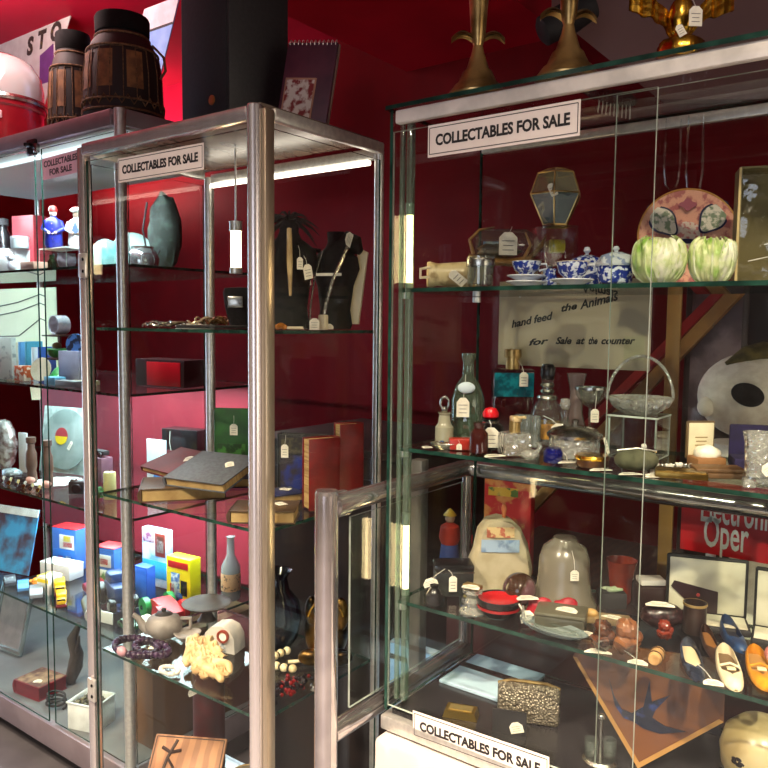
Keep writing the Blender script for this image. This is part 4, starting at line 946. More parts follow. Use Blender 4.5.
for i in range(6):
    px = 2+i*7.2; p = inF(spot(px, 1.365+.004*(i % 2), s3+.004), .012, .0)
    p.y = max(p.y, 1.365)
    o = thing('medal', '%s on a ribbon, front of third shelf' % ['first pale medal from the left edge', 'second medal from the left, pale gold', 'third medal from the left, bright yellow', 'fourth medal from the left, yellow', 'fifth medal from the left, white', 'last medal of the row, yellow'][i], 'medal', p, (math.radians(-24), 0, .2), 'medals in a row on the third shelf')
    MB().box((0, 0, .012), (.012, .002, .024), .0006).build('ribbon', mat('ribbon_%d' % (i % 3), [(214, 216, 206), (220, 200, 120), (232, 200, 50)][i % 3], .6, c2=(150, 150, 150), tex='wave', scale=40), o)
    MB().cyl((0, 0, 0), .008, .002, 16, T(0, -.002, .004) @ RX(PI/2)).build('disc', GOLD if i % 2 else SILVER, o)
o = thing('black_bracelets', 'loose coil of black bangles lying behind the medals', 'bangles', inF(spot(24, 1.425, s3), .05, .03), 0)
for i in range(4): MB().tube([(x, y, .004+.006*i) for x, y, _ in arc(random.uniform(-.006, .006), 0, .034, .026, 0, 350, 26)], .0028, 6, True).build('bangle', BLACKM, o)
one(MB().prism([(-.02, 0), (.012, .0), (.022, .05), (-.004, .085), (-.026, .05)], -.002, .002, UPRIGHT), 'paper_bird', 'folded cream paper shape hanging below the second shelf', 'ornament', CREAM, inF(spot(37, 1.62, s2-.105), .04, .03), FACE)
# seen through the left cabinet on this shelf
o = Fcarton('white_card', 'white card with a small blue drawing leaning beside the black box', 'card', 157, 1.70, s3, 25, 46, mat('cool_white_card', (220, 230, 236), .6), d=.004)
MB().ball((.004, -.004, .03), .016, (1, .15, 1), 14).build('blue_drawing', mat('drawing_blue', (60, 130, 206), .6), o)
p = inF(spot(186, 1.80, s3), .09, .06); k = mpp(p)
o = thing('black_box_file', 'black box file with a maroon lower half behind the book stack', 'box file', p, FACE*.3)
MB().box((0, 0, .060), (44*k, .07, .12), .002).build('lower_half', mat('maroon_box', (96, 20, 34), .5), o); MB().box((0, 0, .160), (44*k, .07, .078), .002).build('lid', BLACK, o)
MB().tube([(-.04, -.037, .19), (-.042, -.038, .15), (-.036, -.038, .12)], .0012, 5).build('white_string', STRING, o)
o = thing('yellow_candle', 'pale yellow pillar candle behind the book stack near the round showcase post', 'candle', inF(spot(110, 1.47, s3), .03, .03), 0)
MB().lathe([(.02, 0), (.021, .002), (.02, .085), (.018, .09), (.004, .088), (0, .088)], 24).build('wax', mat('yellow_wax', (228, 216, 150), .5), o); MB().cyl((0, 0, .087), .0012, .01, 8).build('wick', BLACK, o)
one(MB().ball((0, 0, .02), .026, (1, .8, .75), 16, wob=lambda v: 1+.2*math.sin(9*v.x)*math.sin(8*v.z)), 'green_leaf_ball', 'small green leafy ball beside the yellow candle', 'plant', mat('leaf_green', (60, 130, 60), .5, c2=(30, 80, 36), scale=40), inF(spot(98, 1.44, s3+.002), .03, .03))
o = thing('toy_carriage', 'small dark toy carriage on a mauve block, seen just right of the hinge post', 'toy', inF(spot(102, 1.62, s3), .05, .04), 0)
MB().box((0, 0, .045), (.07, .05, .09), .004).build('block', mat('mauve_block', (120, 80, 96), .5), o)
MB().box((0, 0, .106), (.06, .03, .018), .004).build('carriage_body', BLACKM, o)
for sx in (-1, 1): MB().cyl((0, 0, 0), .010, .004, 14, T(sx*.02, -.017, .1) @ RX(PI/2)).build('wheel', BLACK, o)

# ================================================================== fourth shelf: toy boxes and cars
def Fz(px, py, z, mx=.04, my=.04): return inF(at_z(px, py, z), mx, my)
red = mat('box_red', (198, 34, 40), .4); bl = mat('box_blue', (36, 104, 190), .4); wh = mat('box_white', (228, 232, 232), .4); ye = mat('box_yellow', (244, 220, 40), .4)
stripes = mat('blue_white_stripes', (60, 110, 190), .4, c2=(226, 232, 236), tex='wave', scale=26, stretch=(.01, .01, 1), lo=.45, hi=.5)
carton('toy_box', 'blue, white and red toy box standing behind the white carton, left of the hinge post', 'box', Fz(72, 567, s4, .08, .05), .125, .075, .165, stripes, FACE*.35,
       [('blue_picture', 0, .28, .92, .42, bl), ('white_panel', .12, .68, .6, .34, wh), ('red_badge', .16, .62, .38, .12, red), ('yellow_badge', .14, .76, .30, .14, ye), ('red_toy_picture', -.14, .20, .2, .26, red), ('white_toy_picture', .18, .2, .22, .3, wh)], red)
carton('toy_box', 'striped toy box with green and white picture just right of the hinge post', 'box', Fz(112, 585, s4, .06, .05), .095, .075, .15, stripes, FACE*.35,
       [('picture', 0, .26, .86, .40, mat('green_white_picture', (210, 216, 196), .4, c2=(90, 130, 80), scale=40, lo=.45, hi=.55)), ('white_panel', 0, .68, .7, .3, wh), ('red_badge', 0, .66, .4, .14, red)], red)
carton('white_carton', 'long white carton lying flat with faint printing on its lid', 'box', Fz(62, 576, s4, .09, .05), .15, .07, .055, wh, FACE*.35, None, mat('printed_lid', (222, 228, 226), .5, c2=(130, 150, 120), scale=36, lo=.6, hi=.66))
carton('blue_book_box', 'plain blue boxed book standing right of the round showcase post', 'box', Fz(145, 597, s4, .04, .04), .064, .04, .115, mat('bright_blue', (30, 88, 206), .4), FACE*.2, [('pale_border', 0, .5, .86, .88, mat('mid_blue', (50, 112, 220), .4))])
carton('yellow_comic_box', 'bright yellow picture box with a red title band, standing behind the teapot', 'box', inF(at_z(184, 606, s4), .06, .06), .112, .05, .175, mat('comic_yellow', (246, 226, 20), .4), FACE*.15,
       [('red_title_band', 0, .86, .84, .13, mat('comic_red', (208, 40, 36), .4)), ('white_picture', -.12, .42, .36, .55, mat('comic_picture', (206, 222, 226), .4, c2=(70, 120, 190), scale=60, lo=.45, hi=.55)), ('black_drawing', .24, .42, .26, .30, BLACK), ('red_drawing', -.26, .36, .18, .22, mat('comic_red', (208, 40, 36), .4)), ('red_foot', .2, .16, .3, .1, mat('comic_red', (208, 40, 36), .4)), ('blue_drawing', .05, .22, .26, .18, bl)])
carton('picture_box', 'blue and white annual with a portrait in a red frame, above the blue boxed book', 'box', inF(at_z(158, 585, s4), .05, .05), .13, .03, .215, mat('annual_cover', (120, 176, 220), .4, c2=(226, 220, 226), scale=14), FACE*.15,
       [('portrait_frame', .24, .74, .40, .40, mat('brick_red', (150, 60, 50), .4)), ('portrait', .24, .75, .28, .28, mat('portrait', (196, 206, 206), .5, c2=(90, 70, 60), scale=30, lo=.5, hi=.6)), ('title_panel', -.22, .86, .46, .2, mat('rose_title', (206, 180, 200), .4, c2=(150, 90, 130), scale=50, lo=.5, hi=.55)), ('blue_ground', 0, .3, .96, .3, mat('cyan_ground', (40, 160, 220), .4))])
def toy_car(name, label, p, L_, W_, H_, m, rot, lorry=False, grp=None):
    o = thing(name, label, 'toy vehicle', p, rot, grp)
    wr = H_*.2; grow(o, 1.25)
    if lorry:
        MB().box((0, 0, wr+H_*.12), (L_, W_, H_*.18), .002).build('chassis', mat('maroon_chassis', (110, 26, 32), .4), o)
        MB().box((-L_*.14, 0, wr+H_*.5), (L_*.68, W_*.96, H_*.56), .003).build('load_box', m, o)
        MB().box((L_*.36, 0, wr+H_*.42), (L_*.26, W_*.92, H_*.42), .005).build('cab', m, o)
        MB().box((L_*.36, 0, wr+H_*.52), (L_*.265, W_*.8, H_*.14), .002).build('windscreen', BLACK, o)
    else:
        MB().prism([(-L_/2, wr*.7), (L_/2, wr*.7), (L_/2, wr+H_*.22), (L_*.30, wr+H_*.32), (L_*.16, wr+H_*.66), (-L_*.2, wr+H_*.68), (-L_*.36, wr+H_*.34), (-L_/2, wr+H_*.28)], -W_/2, W_/2, RX(PI/2)).build('body', m, o)
        MB().prism([(L_*.25, wr+H_*.34), (L_*.14, wr+H_*.6), (-L_*.18, wr+H_*.62), (-L_*.3, wr+H_*.36)], -W_*.51, W_*.51, RX(PI/2)).build('windows', BLACK, o)
    for sx in (-.3, .3):
        for sy in (-1, 1): MB().cyl((0, 0, 0), wr, W_*.12, 16, T(sx*L_, sy*W_*.5+W_*.06, wr) @ RX(PI/2)).build('wheel', BLACK, o)
    return o
gc = mat('grey_diecast', (160, 164, 170), .3, .4)
toy_car('toy_car', 'grey toy car at the front of the fourth shelf', Fz(24, 599, s4, .05, .04), .072, .034, .032, gc, -.5)
toy_car('toy_car', 'dark grey toy car behind the pale grey one at the left of the fourth shelf', Fz(8, 584, s4, .05, .045), .06, .03, .026, mat('dark_diecast', (92, 96, 106), .3, .4), -.4)
toy_car('toy_lorry', 'yellow toy lorry with a maroon chassis at the shelf front', Fz(44, 613, s4, .035, .032), .062, .026, .042, mat('lorry_yellow', (240, 196, 24), .35), -.55, True)
toy_car('toy_lorry', 'yellow toy lorry behind the maroon-bottomed one', Fz(60, 596, s4, .05, .06), .07, .03, .046, mat('lorry_yellow', (240, 196, 24), .35), -.5, True)
carton('open_box', 'open white box with yellow trim behind the yellow lorries', 'box', Fz(50, 592, s4, .05, .05), .06, .06, .062, wh, FACE*.3, [('yellow_trim', 0, .8, .9, .2, ye)], mat('yellow_white_lid', (240, 236, 200), .5, c2=(240, 210, 40), scale=26, lo=.5, hi=.54))
one(MB().box((0, 0, .008), (.05, .03, .016), .003).ball((.01, 0, .018), .012), 'orange_toy', 'small orange and black toy between the grey cars and the yellow lorries', 'toy', mat('toy_orange', (232, 140, 40), .4), Fz(34, 585, s4))
o = thing('grey_cylinder', 'large grey metal cylinder toy lying at the front by the hinge post', 'toy', Fz(86, 618, s4, .075, .05), -.45)
MB().cyl((0, 0, 0), .026, .13, 28, T(-.065, 0, .027) @ RY(PI/2)).build('body', mat('grey_green_metal', (112, 124, 124), .35, .4), o)
MB().cyl((0, 0, 0), .0275, .01, 28, T(.060, 0, .0275) @ RY(PI/2)).build('end_ring', ALU, o)
o = thing('blue_tractor', 'dark blue toy tractor with a silver spoked wheel, right of the hinge post', 'toy vehicle', Fz(118, 606, s4, .08, .07), -.3); grow(o, 1.25)
MB().box((0, 0, .045), (.10, .05, .045), .008).box((-.02, 0, .078), (.05, .044, .03), .008).build('body', mat('tractor_blue', (36, 62, 110), .35), o)
for x, y, r in ((-.04, -.034, .032), (-.04, .034, .032), (.045, -.03, .02), (.045, .03, .02)):
    w_ = MB().lathe([(r, -.007), (r, .007), (r*.7, .009), (r*.6, .003), (0, .003)], 24, M=T(x, y, r+.0005) @ RX(PI/2)).build('wheel', BLACK, o)
    MB().cyl((0, 0, 0), r*.55, .019, 18, T(x, y+.0095, r+.0005) @ RX(PI/2)).build('hub', ALU, w_)
one(MB().box((0, 0, .013), (.10, .07, .026), .004).box((.01, 0, .036), (.07, .05, .02), .005), 'red_toy', 'red toy engine behind the dark blue tractor', 'toy', mat('toy_red', (176, 22, 36), .3), Fz(96, 592, s4, .06, .05), -.3)
o = thing('racing_car', 'red toy racing car with a green wheel behind the teapot', 'toy vehicle', inF(at_z(166, 618, s4), .08, .07), -.2); grow(o, 1.2)
MB().prism([(-.06, .012), (.06, .012), (.06, .03), (.02, .046), (-.02, .052), (-.06, .038)], -.026, .026, RX(PI/2)).build('body', red, o)
for x, m in ((-.045, mat('wheel_green', (30, 130, 60), .35)), (.038, mat('wheel_red', (190, 30, 34), .35))):
    for sy in (-1, 1):
        w_ = MB().lathe([(.026, -.008), (.026, .008), (.015, .010), (0, .010)], 24, M=T(x, sy*.036, .0265) @ RX(PI/2)).build('wheel', m, o)
        MB().cyl((0, 0, 0), .007, .022, 14, T(x, sy*.036+.011, .0265) @ RX(PI/2)).build('hub', BLACK, w_)
p = inF(spot(8, 1.46, s4), .08, .05); k = mpp(p)
o = thing('picture_poster', 'large blue and dark picture leaning at the left behind the grey toy cars', 'poster', p, (math.radians(-14), 0, FACE*.35))
MB().box((-.03, 0, .125), (.28, .004, .25)).build('print', mat('blue_picture', (60, 150, 200), .4, c2=(70, 62, 76), scale=9, lo=.42, hi=.58), o)
MB().box((-.03, -.003, .235), (.28, .002, .03)).build('white_edge', wh, o)
o = thing('brown_bottle', 'brown glass bottle with a tan label standing by the corner post behind the pewter dish', 'bottle', inF(spot(231, 1.80, s4), .035, .04), 0)
MB().lathe([(.03, 0), (.034, .006), (.034, .12), (.014, .16), (.013, .22), (.016, .225), (0, .226)], 28).build('body', clear('grey_bottle', (190, 190, 190), 1.5, body=.45, bodyc=(150, 150, 150)), o)
MB().lathe([(.0345, .035), (.0348, .037), (.0348, .095), (.0345, .097)], 28, cap=False).build('label_band', mat('tan_label', (170, 128, 92), .6, c2=(70, 52, 40), scale=80, lo=.55, hi=.6), o)

# ================================================================== bottom of the white showcase
o = thing('framed_mirror', 'silver framed panel leaning at the bottom left edge', 'picture frame', inF(spot(6, 1.52, s5+.006), .12, .10), (math.radians(-14), 0, FACE*.15))
MB().box((0, .004, .14), (.18, .004, .26)).build('panel', mat('grey_panel', (128, 126, 130), .3, c2=(112, 112, 116)), o)
b = MB()
for c, d in (((0, 0, .008), (.2, .018, .022)), ((0, 0, .272), (.2, .018, .022)), ((-.094, 0, .14), (.014, .018, .26)), ((.094, 0, .14), (.014, .018, .26))): b.box(c, d, .004)
b.build('frame', mat('silver_frame', (176, 192, 194), .25, .8), o)
o = lying('red book with a worn patterned cover lying at the bottom of the white showcase', Fz(22, 698, s5, .09, .08), .14, .12, .05, mat('worn_red', (118, 20, 32), .5), FACE*.2, pages=mat('red_pages', (104, 18, 30), .7), tagp=False)
MB().box((0, -.0256, .06), (.13, .001, .11)).build('cover_art', mat('worn_cover', (150, 124, 96), .6, c2=(90, 60, 52), scale=30), o)
price_tag(o, (.02, -.027, .035), 0, .03, .022, roll=.5)
o = thing('plastic_tub', 'square white plastic tub of gravel behind the door hinge at the bottom', 'tub', Fz(72, 733, s5, .06, .06), FACE*.5)
tb = mat('translucent_white', (232, 238, 236), .4)
def tub(s_, z): return [(-.056*s_, -.05*s_), (.056*s_, -.05*s_), (.056*s_, .05*s_), (-.056*s_, .05*s_)]
b = MB()
for (x, y, w_, d_) in ((0, -.048, .108, .004), (0, .048, .108, .004), (-.054, 0, .004, .1), (.054, 0, .004, .1)): b.box((x, y, .045), (w_, d_, .09), .0015)
b.box((0, 0, .002), (.108, .098, .004)).build('tub_wall', tb, o)
b = MB()
for (x, y, w_, d_) in ((0, -.051, .118, .006), (0, .051, .118, .006), (-.057, 0, .006, .108), (.057, 0, .006, .108)): b.box((x, y, .091), (w_, d_, .006), .002)
b.build('rim', tb, o)
gv = MB()
for i in range(70): gv.ball((random.uniform(-.046, .046), random.uniform(-.04, .04), .072+random.uniform(0, .012)), random.uniform(.005, .009), n=6)
g_ = gv.box((0, 0, .037), (.1, .09, .066)).build('gravel', mat('mixed_gravel', (120, 116, 90), .6, c2=(46, 46, 40), scale=70), o); g_['kind'] = 'stuff'
o = thing('cable_coil', 'coil of black cable lying beside the white tub', 'cable', Fz(44, 712, s5, .06, .05), 0)
MB().tube([(.042*math.cos(a*.35)*(1-.004*a), .032*math.sin(a*.35)*(1-.004*a), .005+.0009*a) for a in range(52)], .0042, 6).build('cable', BLACKM, o)
o = thing('driftwood', 'dark twisted driftwood piece behind the white tub', 'ornament', Fz(76, 684, s5+.009, .08, .07), 0)
MB().tube([(-.04, 0, .0), (-.02, .01, .06), (.01, 0, .12), (.0, -.01, .18), (.03, 0, .24)], [.02, .028, .024, .02, .008], 9).tube([(.0, 0, .1), (.035, -.01, .15), (.045, -.01, .2)], [.012, .010, .004], 8).build('wood', mat('dark_driftwood', (70, 64, 58), .7, c2=(42, 38, 36), scale=20, stretch=(1, 1, .3), bump=.5), o)
o = thing('brown_crate', 'plain brown wooden box behind the post at the bottom right of the white showcase', 'box', (-2.035, 1.66, s5), 0)
MB().box((0, 0, .17), (.12, .44, .34), .002).build('box', mat('brown_ply', (112, 78, 48), .6, c2=(92, 62, 38), scale=9, stretch=(1, 1, .3)), o)

# more small things seen on these shelves
Fcarton('flat_grey_box', 'long flat grey box lying along the front edge of the second shelf', 'box', 68, 1.375, s2, 36, 6, mat('flat_grey_card', (120, 122, 126), .5), d=.035, rot=0)
Fcarton('pale_notebook', 'pale cream notebook lying behind the long flat grey box', 'notebook', 84, 1.44, s2, 26, 5, mat('cream_notebook', (208, 200, 168), .6), d=.06, rot=.1)
o = thing('toy_camera', 'small black camera lying in front of the record at the hinge side', 'camera', inF(spot(80, 1.45, s3), .05, .04), FACE)
MB().box((0, 0, .022), (.07, .03, .044), .005).build('body', BLACKM, o); MB().cyl((0, 0, 0), .016, .018, 20, T(0, -.015, .022) @ RX(PI/2)).build('lens', BLACK, o)
MB().box((-.02, 0, .047), (.018, .02, .008), .002).build('viewfinder', SILVER, o)
for i, (px, py, cn, cc) in enumerate(((20, 590, 'sky blue', (90, 150, 210)), (128, 628, 'bottle green', (36, 96, 56)), (146, 626, 'cream', (226, 214, 180)))):
    toy_car('toy_car', '%s toy car on the fourth shelf %s' % (cn, ['among the grey cars at the left', 'beside the dark blue tractor', 'near the green wheel of the racing car'][i]), Fz(px, py, s4, .05, .045), .06, .03, .028, mat('diecast_'+cn.replace(' ', '_'), cc, .3), -.5+.3*i)
Fcarton('white_leaflet', 'white leaflet standing between the dark blue tractor and the hinge post', 'leaflet', 107, 1.40, s4, 16, 12, WCARD, d=.004)
o = thing('paper_doily', 'pale crumpled lace doily lying on the third shelf under the record', 'doily', inF(spot(58, 1.50, s3), .09, .05), 0)
MB().lathe([(0, .001), (.05, .002), (.085, .004), (.084, .005), (0, .003)], 40, wob=lambda a, z: 1+.06*math.sin(15*a)).build('lace', mat('lace_white', (206, 214, 208), .7, c2=(160, 172, 168), scale=90, bump=.5), o)

# ================================================================== on top of the glass showcase
zr = 1.9075
def inR(p, mx=.03, my=.03):
    return Vector((min(max(p[0], RX0+.02+mx), RX1-.02-mx), min(max(p[1], RY0+.018+my), RY1-.016-my), p[2]))
def rk_(px, Y, z): return mpp(spot(px, Y, z))
def Rz(px, py, z, mx=.03, my=.03): return inR(at_z(px, py, z), mx, my)
def R_at(px, Y, z, mx=.03, my=.03): return inR(spot(px, Y, z), mx, my)
brs = mat('antique_brass', (206, 174, 112), .34, .8, c2=(140, 112, 66), scale=26, bump=.25)
def fish(label, px, Y, rot):
    p = spot(px, Y, zr); o = thing('fish_candlestick', label, 'candlestick', p, rot); grow(o, 1.3)
    MB().lathe([(.036, 0), (.037, .004), (.028, .016), (.024, .019), (.018, .032), (.014, .036), (.008, .054), (.0055, .066)], 36).build('base', brs, o)
    MB().lathe([(.006, .062), (.010, .075), (.0125, .11), (.017, .16), (.021, .21), (.019, .26), (.010, .30), (0, .31)], 28, sx=.9).build('fish_body', brs, o)
    for sx in (-1, 1):
        def q(u, v, sx=sx):
            x = sx*(.003+.030*u); z = .070-.010*u*u+.012*math.sin(u*2.2)
            hw = .0085*(1-u)**.7*(.6+.8*u) + .0008
            return Vector((x, (v-.5)*2*hw, z + .004*(1-abs(v-.5)*2)))
        MB().surf(q, 10, 4).surf(lambda u, v, sx=sx: q(u, v)-Vector((0, 0, .0035)), 10, 4).build('tail_fin', brs, o)
    return o
fish('left of two brass fish candlesticks balanced on their tails on the showcase top', 477, 1.095, FACE)
fish('right of two brass fish candlesticks, nearer the gold figure on the showcase top', 567, 1.095, FACE+.1)
p = spot(680, 1.095, zr); o = thing('gold_eagle', 'bright gold spread-wing figure with a white tag on the showcase top', 'figurine', p, FACE); grow(o, .98)
MB().lathe([(.030, 0), (.032, .004), (.030, .022), (.026, .026), (.014, .03), (0, .03)], 24, wob=lambda a, z: 1+.05*math.sin(8*a)).build('base', GOLD, o)
MB().ball((0, 0, .058), .018, (1, .8, 1.6), 18).ball((0, -.006, .094), .010, (1, 1, 1.1), 14).ball((.0, -.018, .094), .004, (.7, 1.6, .7), 10).build('body', GOLD, o)
for sx, nm in ((-1, 'wing'), (1, 'wing')):
    def q(u, v, sx=sx):
        x = sx*(.010+.062*u); z = .062+.030*math.sin(u*1.9)-.030*v*(1-.35*u) - (.006*math.sin(v*16+u*6))
        return Vector((x, .006*math.sin(u*3)+.003*math.sin(u*22), z))
    MB().surf(q, 18, 8).surf(lambda u, v, q=q: q(u, v)+Vector((0, .004, 0)), 18, 8).build(nm, GOLD, o)
price_tag(o, (.009, -.026, .050), .05, .018, .026, top=(.004, -.012, .08))
price_tag(o, (-.012, -.03, .030), -.2, .010, .016, roll=.5)
p = spot(612, 1.30, zr); o = thing('hair_brush', 'black brush with white bristles lying behind the right fish candlestick', 'brush', p, (0, math.radians(14), FACE-.3))
MB().ball((0, 0, .026), .018, (2.0, 1, .75), 18).tube([(-.03, 0, .028), (-.06, 0, .036), (-.10, 0, .046)], [.012, .010, .008], 12).build('handle', BLACK, o)
b = MB()
for i in range(9):
    for j in range(3): b.tube([(-.026+.0065*i, -.008+.008*j, .016), (-.024+.0068*i, -.010+.010*j, -.001)], .0009, 4)
b.build('bristles', WHITE, o)

# ================================================================== right cabinet, top shelf
t1, t2, t3, t4 = RS[0], RS[1], RS[2], .8702
yc = mat('crackled_ochre', (200, 184, 140), .35, c2=(150, 130, 92), scale=40, lo=.45, hi=.55)
o = thing('ochre_jug', 'ochre crackled jug lying on its side with a long tag at the left end', 'jug', R_at(428, 1.10, t1, .05, .052), FACE)
MB().lathe([(0, 0), (.021, .001), (.022, .006), (.019, .018), (.0215, .055), (.0225, .075), (.020, .078), (.019, .074), (.018, .02), (0, .018)], 32, M=T(-.034, 0, .0232) @ RY(PI/2)).build('body', yc, o)
MB().tube([(-.030, -.018, .018), (-.046, -.030, .016), (-.046, -.034, .030), (-.030, -.020, .034)], .0024, 8).build('handle', CREAM, o)
price_tag(o, (.016, -.030, .016), .1, .016, .034, lean=.5, roll=.9)
o = thing('glass_tumbler', 'plain glass tumbler with a silver band beside the ochre jug', 'glass', R_at(480, 1.11, t1, .026, .026), 0)
MB().lathe([(.016, 0), (.021, .004), (.023, .05), (.0215, .05), (.019, .006), (0, .006)], 28).build('body', CLR, o); MB().lathe([(.0232, .034), (.0236, .036), (.0236, .044), (.0232, .046)], 28, cap=False).build('silver_band', SILVER, o)
# bottle ship on twisted wooden stand
o = thing('bottle_display', 'glass bottle with brown scenery lying on a twisted golden wood stand', 'ornament', R_at(512, 1.27, t1, .085, .05), FACE); grow(o, 1.25)
tw_ = mat('golden_root_wood', (150, 112, 58), .45, c2=(88, 60, 32), scale=22, bump=.3)
MB().lathe([(0, 0), (.020, .001), (.0245, .006), (.0245, .075), (.017, .09), (.009, .096), (.009, .112), (.0105, .116)], 28, M=T(-.058, 0, .066) @ RY(PI/2)).build('bottle', CLR, o)
MB().ball((-.02, 0, .058), .016, (2, .9, .7), 16, wob=lambda v: 1+.2*math.sin(9*v.x)*math.cos(7*v.z)).build('scenery', mat('brown_scenery', (128, 84, 40), .6, c2=(70, 44, 24), scale=50, bump=.6), o)
MB().cyl((0, 0, 0), .0098, .02, 16, T(.054, 0, .066) @ RY(PI/2)).build('yellow_stopper', mat('yellow_cap', (226, 206, 60), .35), o)
for q in ([(-.05, -.012, .044), (-.052, -.02, .02), (-.060, -.022, .003)], [(.0, -.014, .042), (.006, -.022, .024), (.020, -.024, .012), (.028, -.022, .003)], [(.03, .012, .042), (.04, .016, .02), (.046, .018, .003)], [(-.04, .012, .044), (-.044, .018, .02), (-.05, .02, .003)]):
    MB().tube(q, [.004, .0036, .003, .0035][:len(q)], 8).build('leg', tw_, o)
MB().tube([(-.066, -.016, .05), (-.04, -.022, .043), (-.01, -.018, .042), (.02, -.024, .046), (.036, -.026, .064), (.044, -.02, .08)], [.003, .004, .004, .004, .003, .001], 8).tube([(-.066, .014, .046), (0, .016, .041), (.045, .014, .045)], .004, 8).tube([(.012, -.024, .046), (.020, -.03, .064), (.012, -.03, .082)], [.003, .0024, .001], 6).tube([(-.06, -.02, .052), (-.066, -.022, .072), (-.052, -.022, .086), (-.03, -.022, .09)], [.003, .0024, .002, .001], 6).build('cradle', tw_, o)
price_tag(o, (-.012, -.030, .066), .05, .026, .032, top=(-.004, -.012, .092))
# lantern
o = thing('glass_lantern', 'faceted brass-edged glass lantern standing on a clear block', 'lantern', R_at(553, 1.23, t1, .06, .06), FACE+.25); grow(o, (1.18, 1.18, 1.26))
MB().box((0, 0, .042), (.05, .05, .084), .001).build('clear_block', ACRY, o)
gp = clear('smoky_pane', (176, 178, 160), 1.55, .02, boost=.14, body=.35, bodyc=(170, 164, 130))
bp = clear('blue_grey_pane', (130, 140, 146), 1.55, .02, boost=.14, body=.55, bodyc=(96, 112, 122))
n = 6; z0 = .086
rings = [(.018, z0), (.039, z0+.040), (.028, z0+.068), (.012, z0+.074)]
def rp_(r, z): return [(r*math.cos(2*PI*i/n), r*math.sin(2*PI*i/n), z) for i in range(n)]
b = MB(); MB_l = [rp_(r, z) for r, z in rings]
for li, nm, mm in ((0, 'lower_pane', bp), (1, 'upper_pane', gp), (2, 'roof_pane', gp)):
    for i in range(n):
        qq = MB(); v = [qq.bm.verts.new(c) for c in (MB_l[li][i], MB_l[li][(i+1) % n], MB_l[li+1][(i+1) % n], MB_l[li+1][i])]
        qq.face(v); 
        if li < 2: qq.build(nm, mm, o)
        else: qq.build(nm, mm, o)
b = MB()
for L0 in MB_l: b.tube(L0, .0011, 6, True)
for i in range(n): b.tube([m[i] for m in MB_l], .0011, 6)
b.cyl((0, 0, z0-.002), .019, .003, 6).build('brass_edging', brs, o)
price_tag(o, (-.020, -.030, .128), -.3, .010, .018, lean=-.3, roll=.4)
o = thing('blue_card', 'small pale blue picture card standing behind the bottle display', 'card', R_at(448, 1.31, t1, .03, .016), FACE)
MB().box((0, 0, .029), (.003, .02, .058)).build('strut', ACRY, o)
MB().box((0, -.011, .075), (.036, .0015, .042)).build('card', mat('sky_card', (110, 150, 214), .5, c2=(196, 216, 236), scale=40, lo=.45, hi=.55), o)
# willow pattern tea things
def cup(o, c, r, h, handle=1, mats=(BLUEW, PORC)):
    MB().lathe([(r*.5, 0), (r*.55, .003), (r*.86, h*.35), (r*.98, h*.8), (r, h), (r*.95, h), (r*.9, h*.8), (r*.5, h*.15), (0, h*.15)], 32, c).build('cup', mats[0], o)
    MB().lathe([(r*.94, h*.965), (r*1.01, h*.965), (r*1.012, h), (r*.94, h)], 32, c, cap=False).build('rim', mats[1], o)
    MB().tube([(c[0]+handle*r*.92, c[1], c[2]+h*.8), (c[0]+handle*r*1.35, c[1], c[2]+h*.82), (c[0]+handle*r*1.42, c[1], c[2]+h*.45), (c[0]+handle*r*.86, c[1], c[2]+h*.3)], .0017, 8).build('handle', PORC, o)
def saucer(lbl, loc, r, grp=None):
    o = thing('saucer', lbl, 'saucer', loc, FACE)
    MB().lathe([(r*.5, 0), (r*.55, .002), (r, .008), (r*.98, .0095), (r*.5, .0045), (0, .004)], 40).build('plate', PORC, o)
    MB().lathe([(r*.72, .0058), (r*.94, .0092), (r*.94, .0096), (r*.72, .0064)], 40, cap=False).build('blue_border', BLUEW, o)
    return o
s1p = R_at(526, 1.135, t1, .04, .04)
saucer('left willow saucer, carrying the low blue cup', s1p, .033)
saucer('second saucer nested on the left willow saucer under the low cup', s1p+Vector((0, 0, .0098)), .0315)
o = thing('teacup', 'low blue and white willow cup on the left pair of saucers', 'teacup', s1p+Vector((0, 0, .0205)), FACE); cup(o, (0, 0, 0), .0235, .021)
s2p = R_at(572, 1.115, t1, .04, .035)
saucer('right willow saucer near the middle of the tea set, under the cream-handled cup', s2p, .033)
o = thing('teacup', 'blue and white willow cup with a cream handle, on the right saucer', 'teacup', s2p+Vector((0, 0, .0101)), FACE-.2); cup(o, (0, 0, 0), .024, .026, 1, (BLUEW, CREAM))
o = thing('sugar_bowl', 'willow pattern covered sugar bowl standing behind the right teacup', 'bowl', R_at(586, 1.205, t1, .035, .035), FACE)
MB().lathe([(.014, 0), (.018, .004), (.028, .018), (.030, .030), (.026, .036), (0, .036)], 36).build('bowl', BLUEW, o)
MB().lathe([(.030, .036), (.031, .038), (.024, .047), (.010, .053), (0, .053)], 36).build('lid', BLUEW, o)
MB().lathe([(.003, .052), (.0025, .056), (.006, .060), (.004, .066), (0, .067)], 18).build('knob', PORC, o)
MB().lathe([(.0275, .0345), (.0318, .036), (.0318, .0385), (.0275, .04)], 36, cap=False).build('white_rim', PORC, o)
o = thing('covered_pot', 'willow pattern covered pot with grey lid beside the cabbage tureens', 'pot', R_at(615, 1.135, t1, .032, .033), FACE)
MB().lathe([(.018, 0), (.024, .004), (.0275, .020), (.026, .028), (0, .028)], 36).build('pot', BLUEW, o)
MB().lathe([(.029, .028), (.030, .031), (.022, .044), (.010, .049), (0, .049)], 36).build('lid', mat('grey_willow_lid', (200, 208, 216), .2, c2=(130, 144, 176), scale=90, lo=.5, hi=.56, coat=.5), o)
MB().lathe([(.003, .048), (.0028, .051), (.0055, .054), (.003, .058), (0, .058)], 18).build('knob', PORC, o)
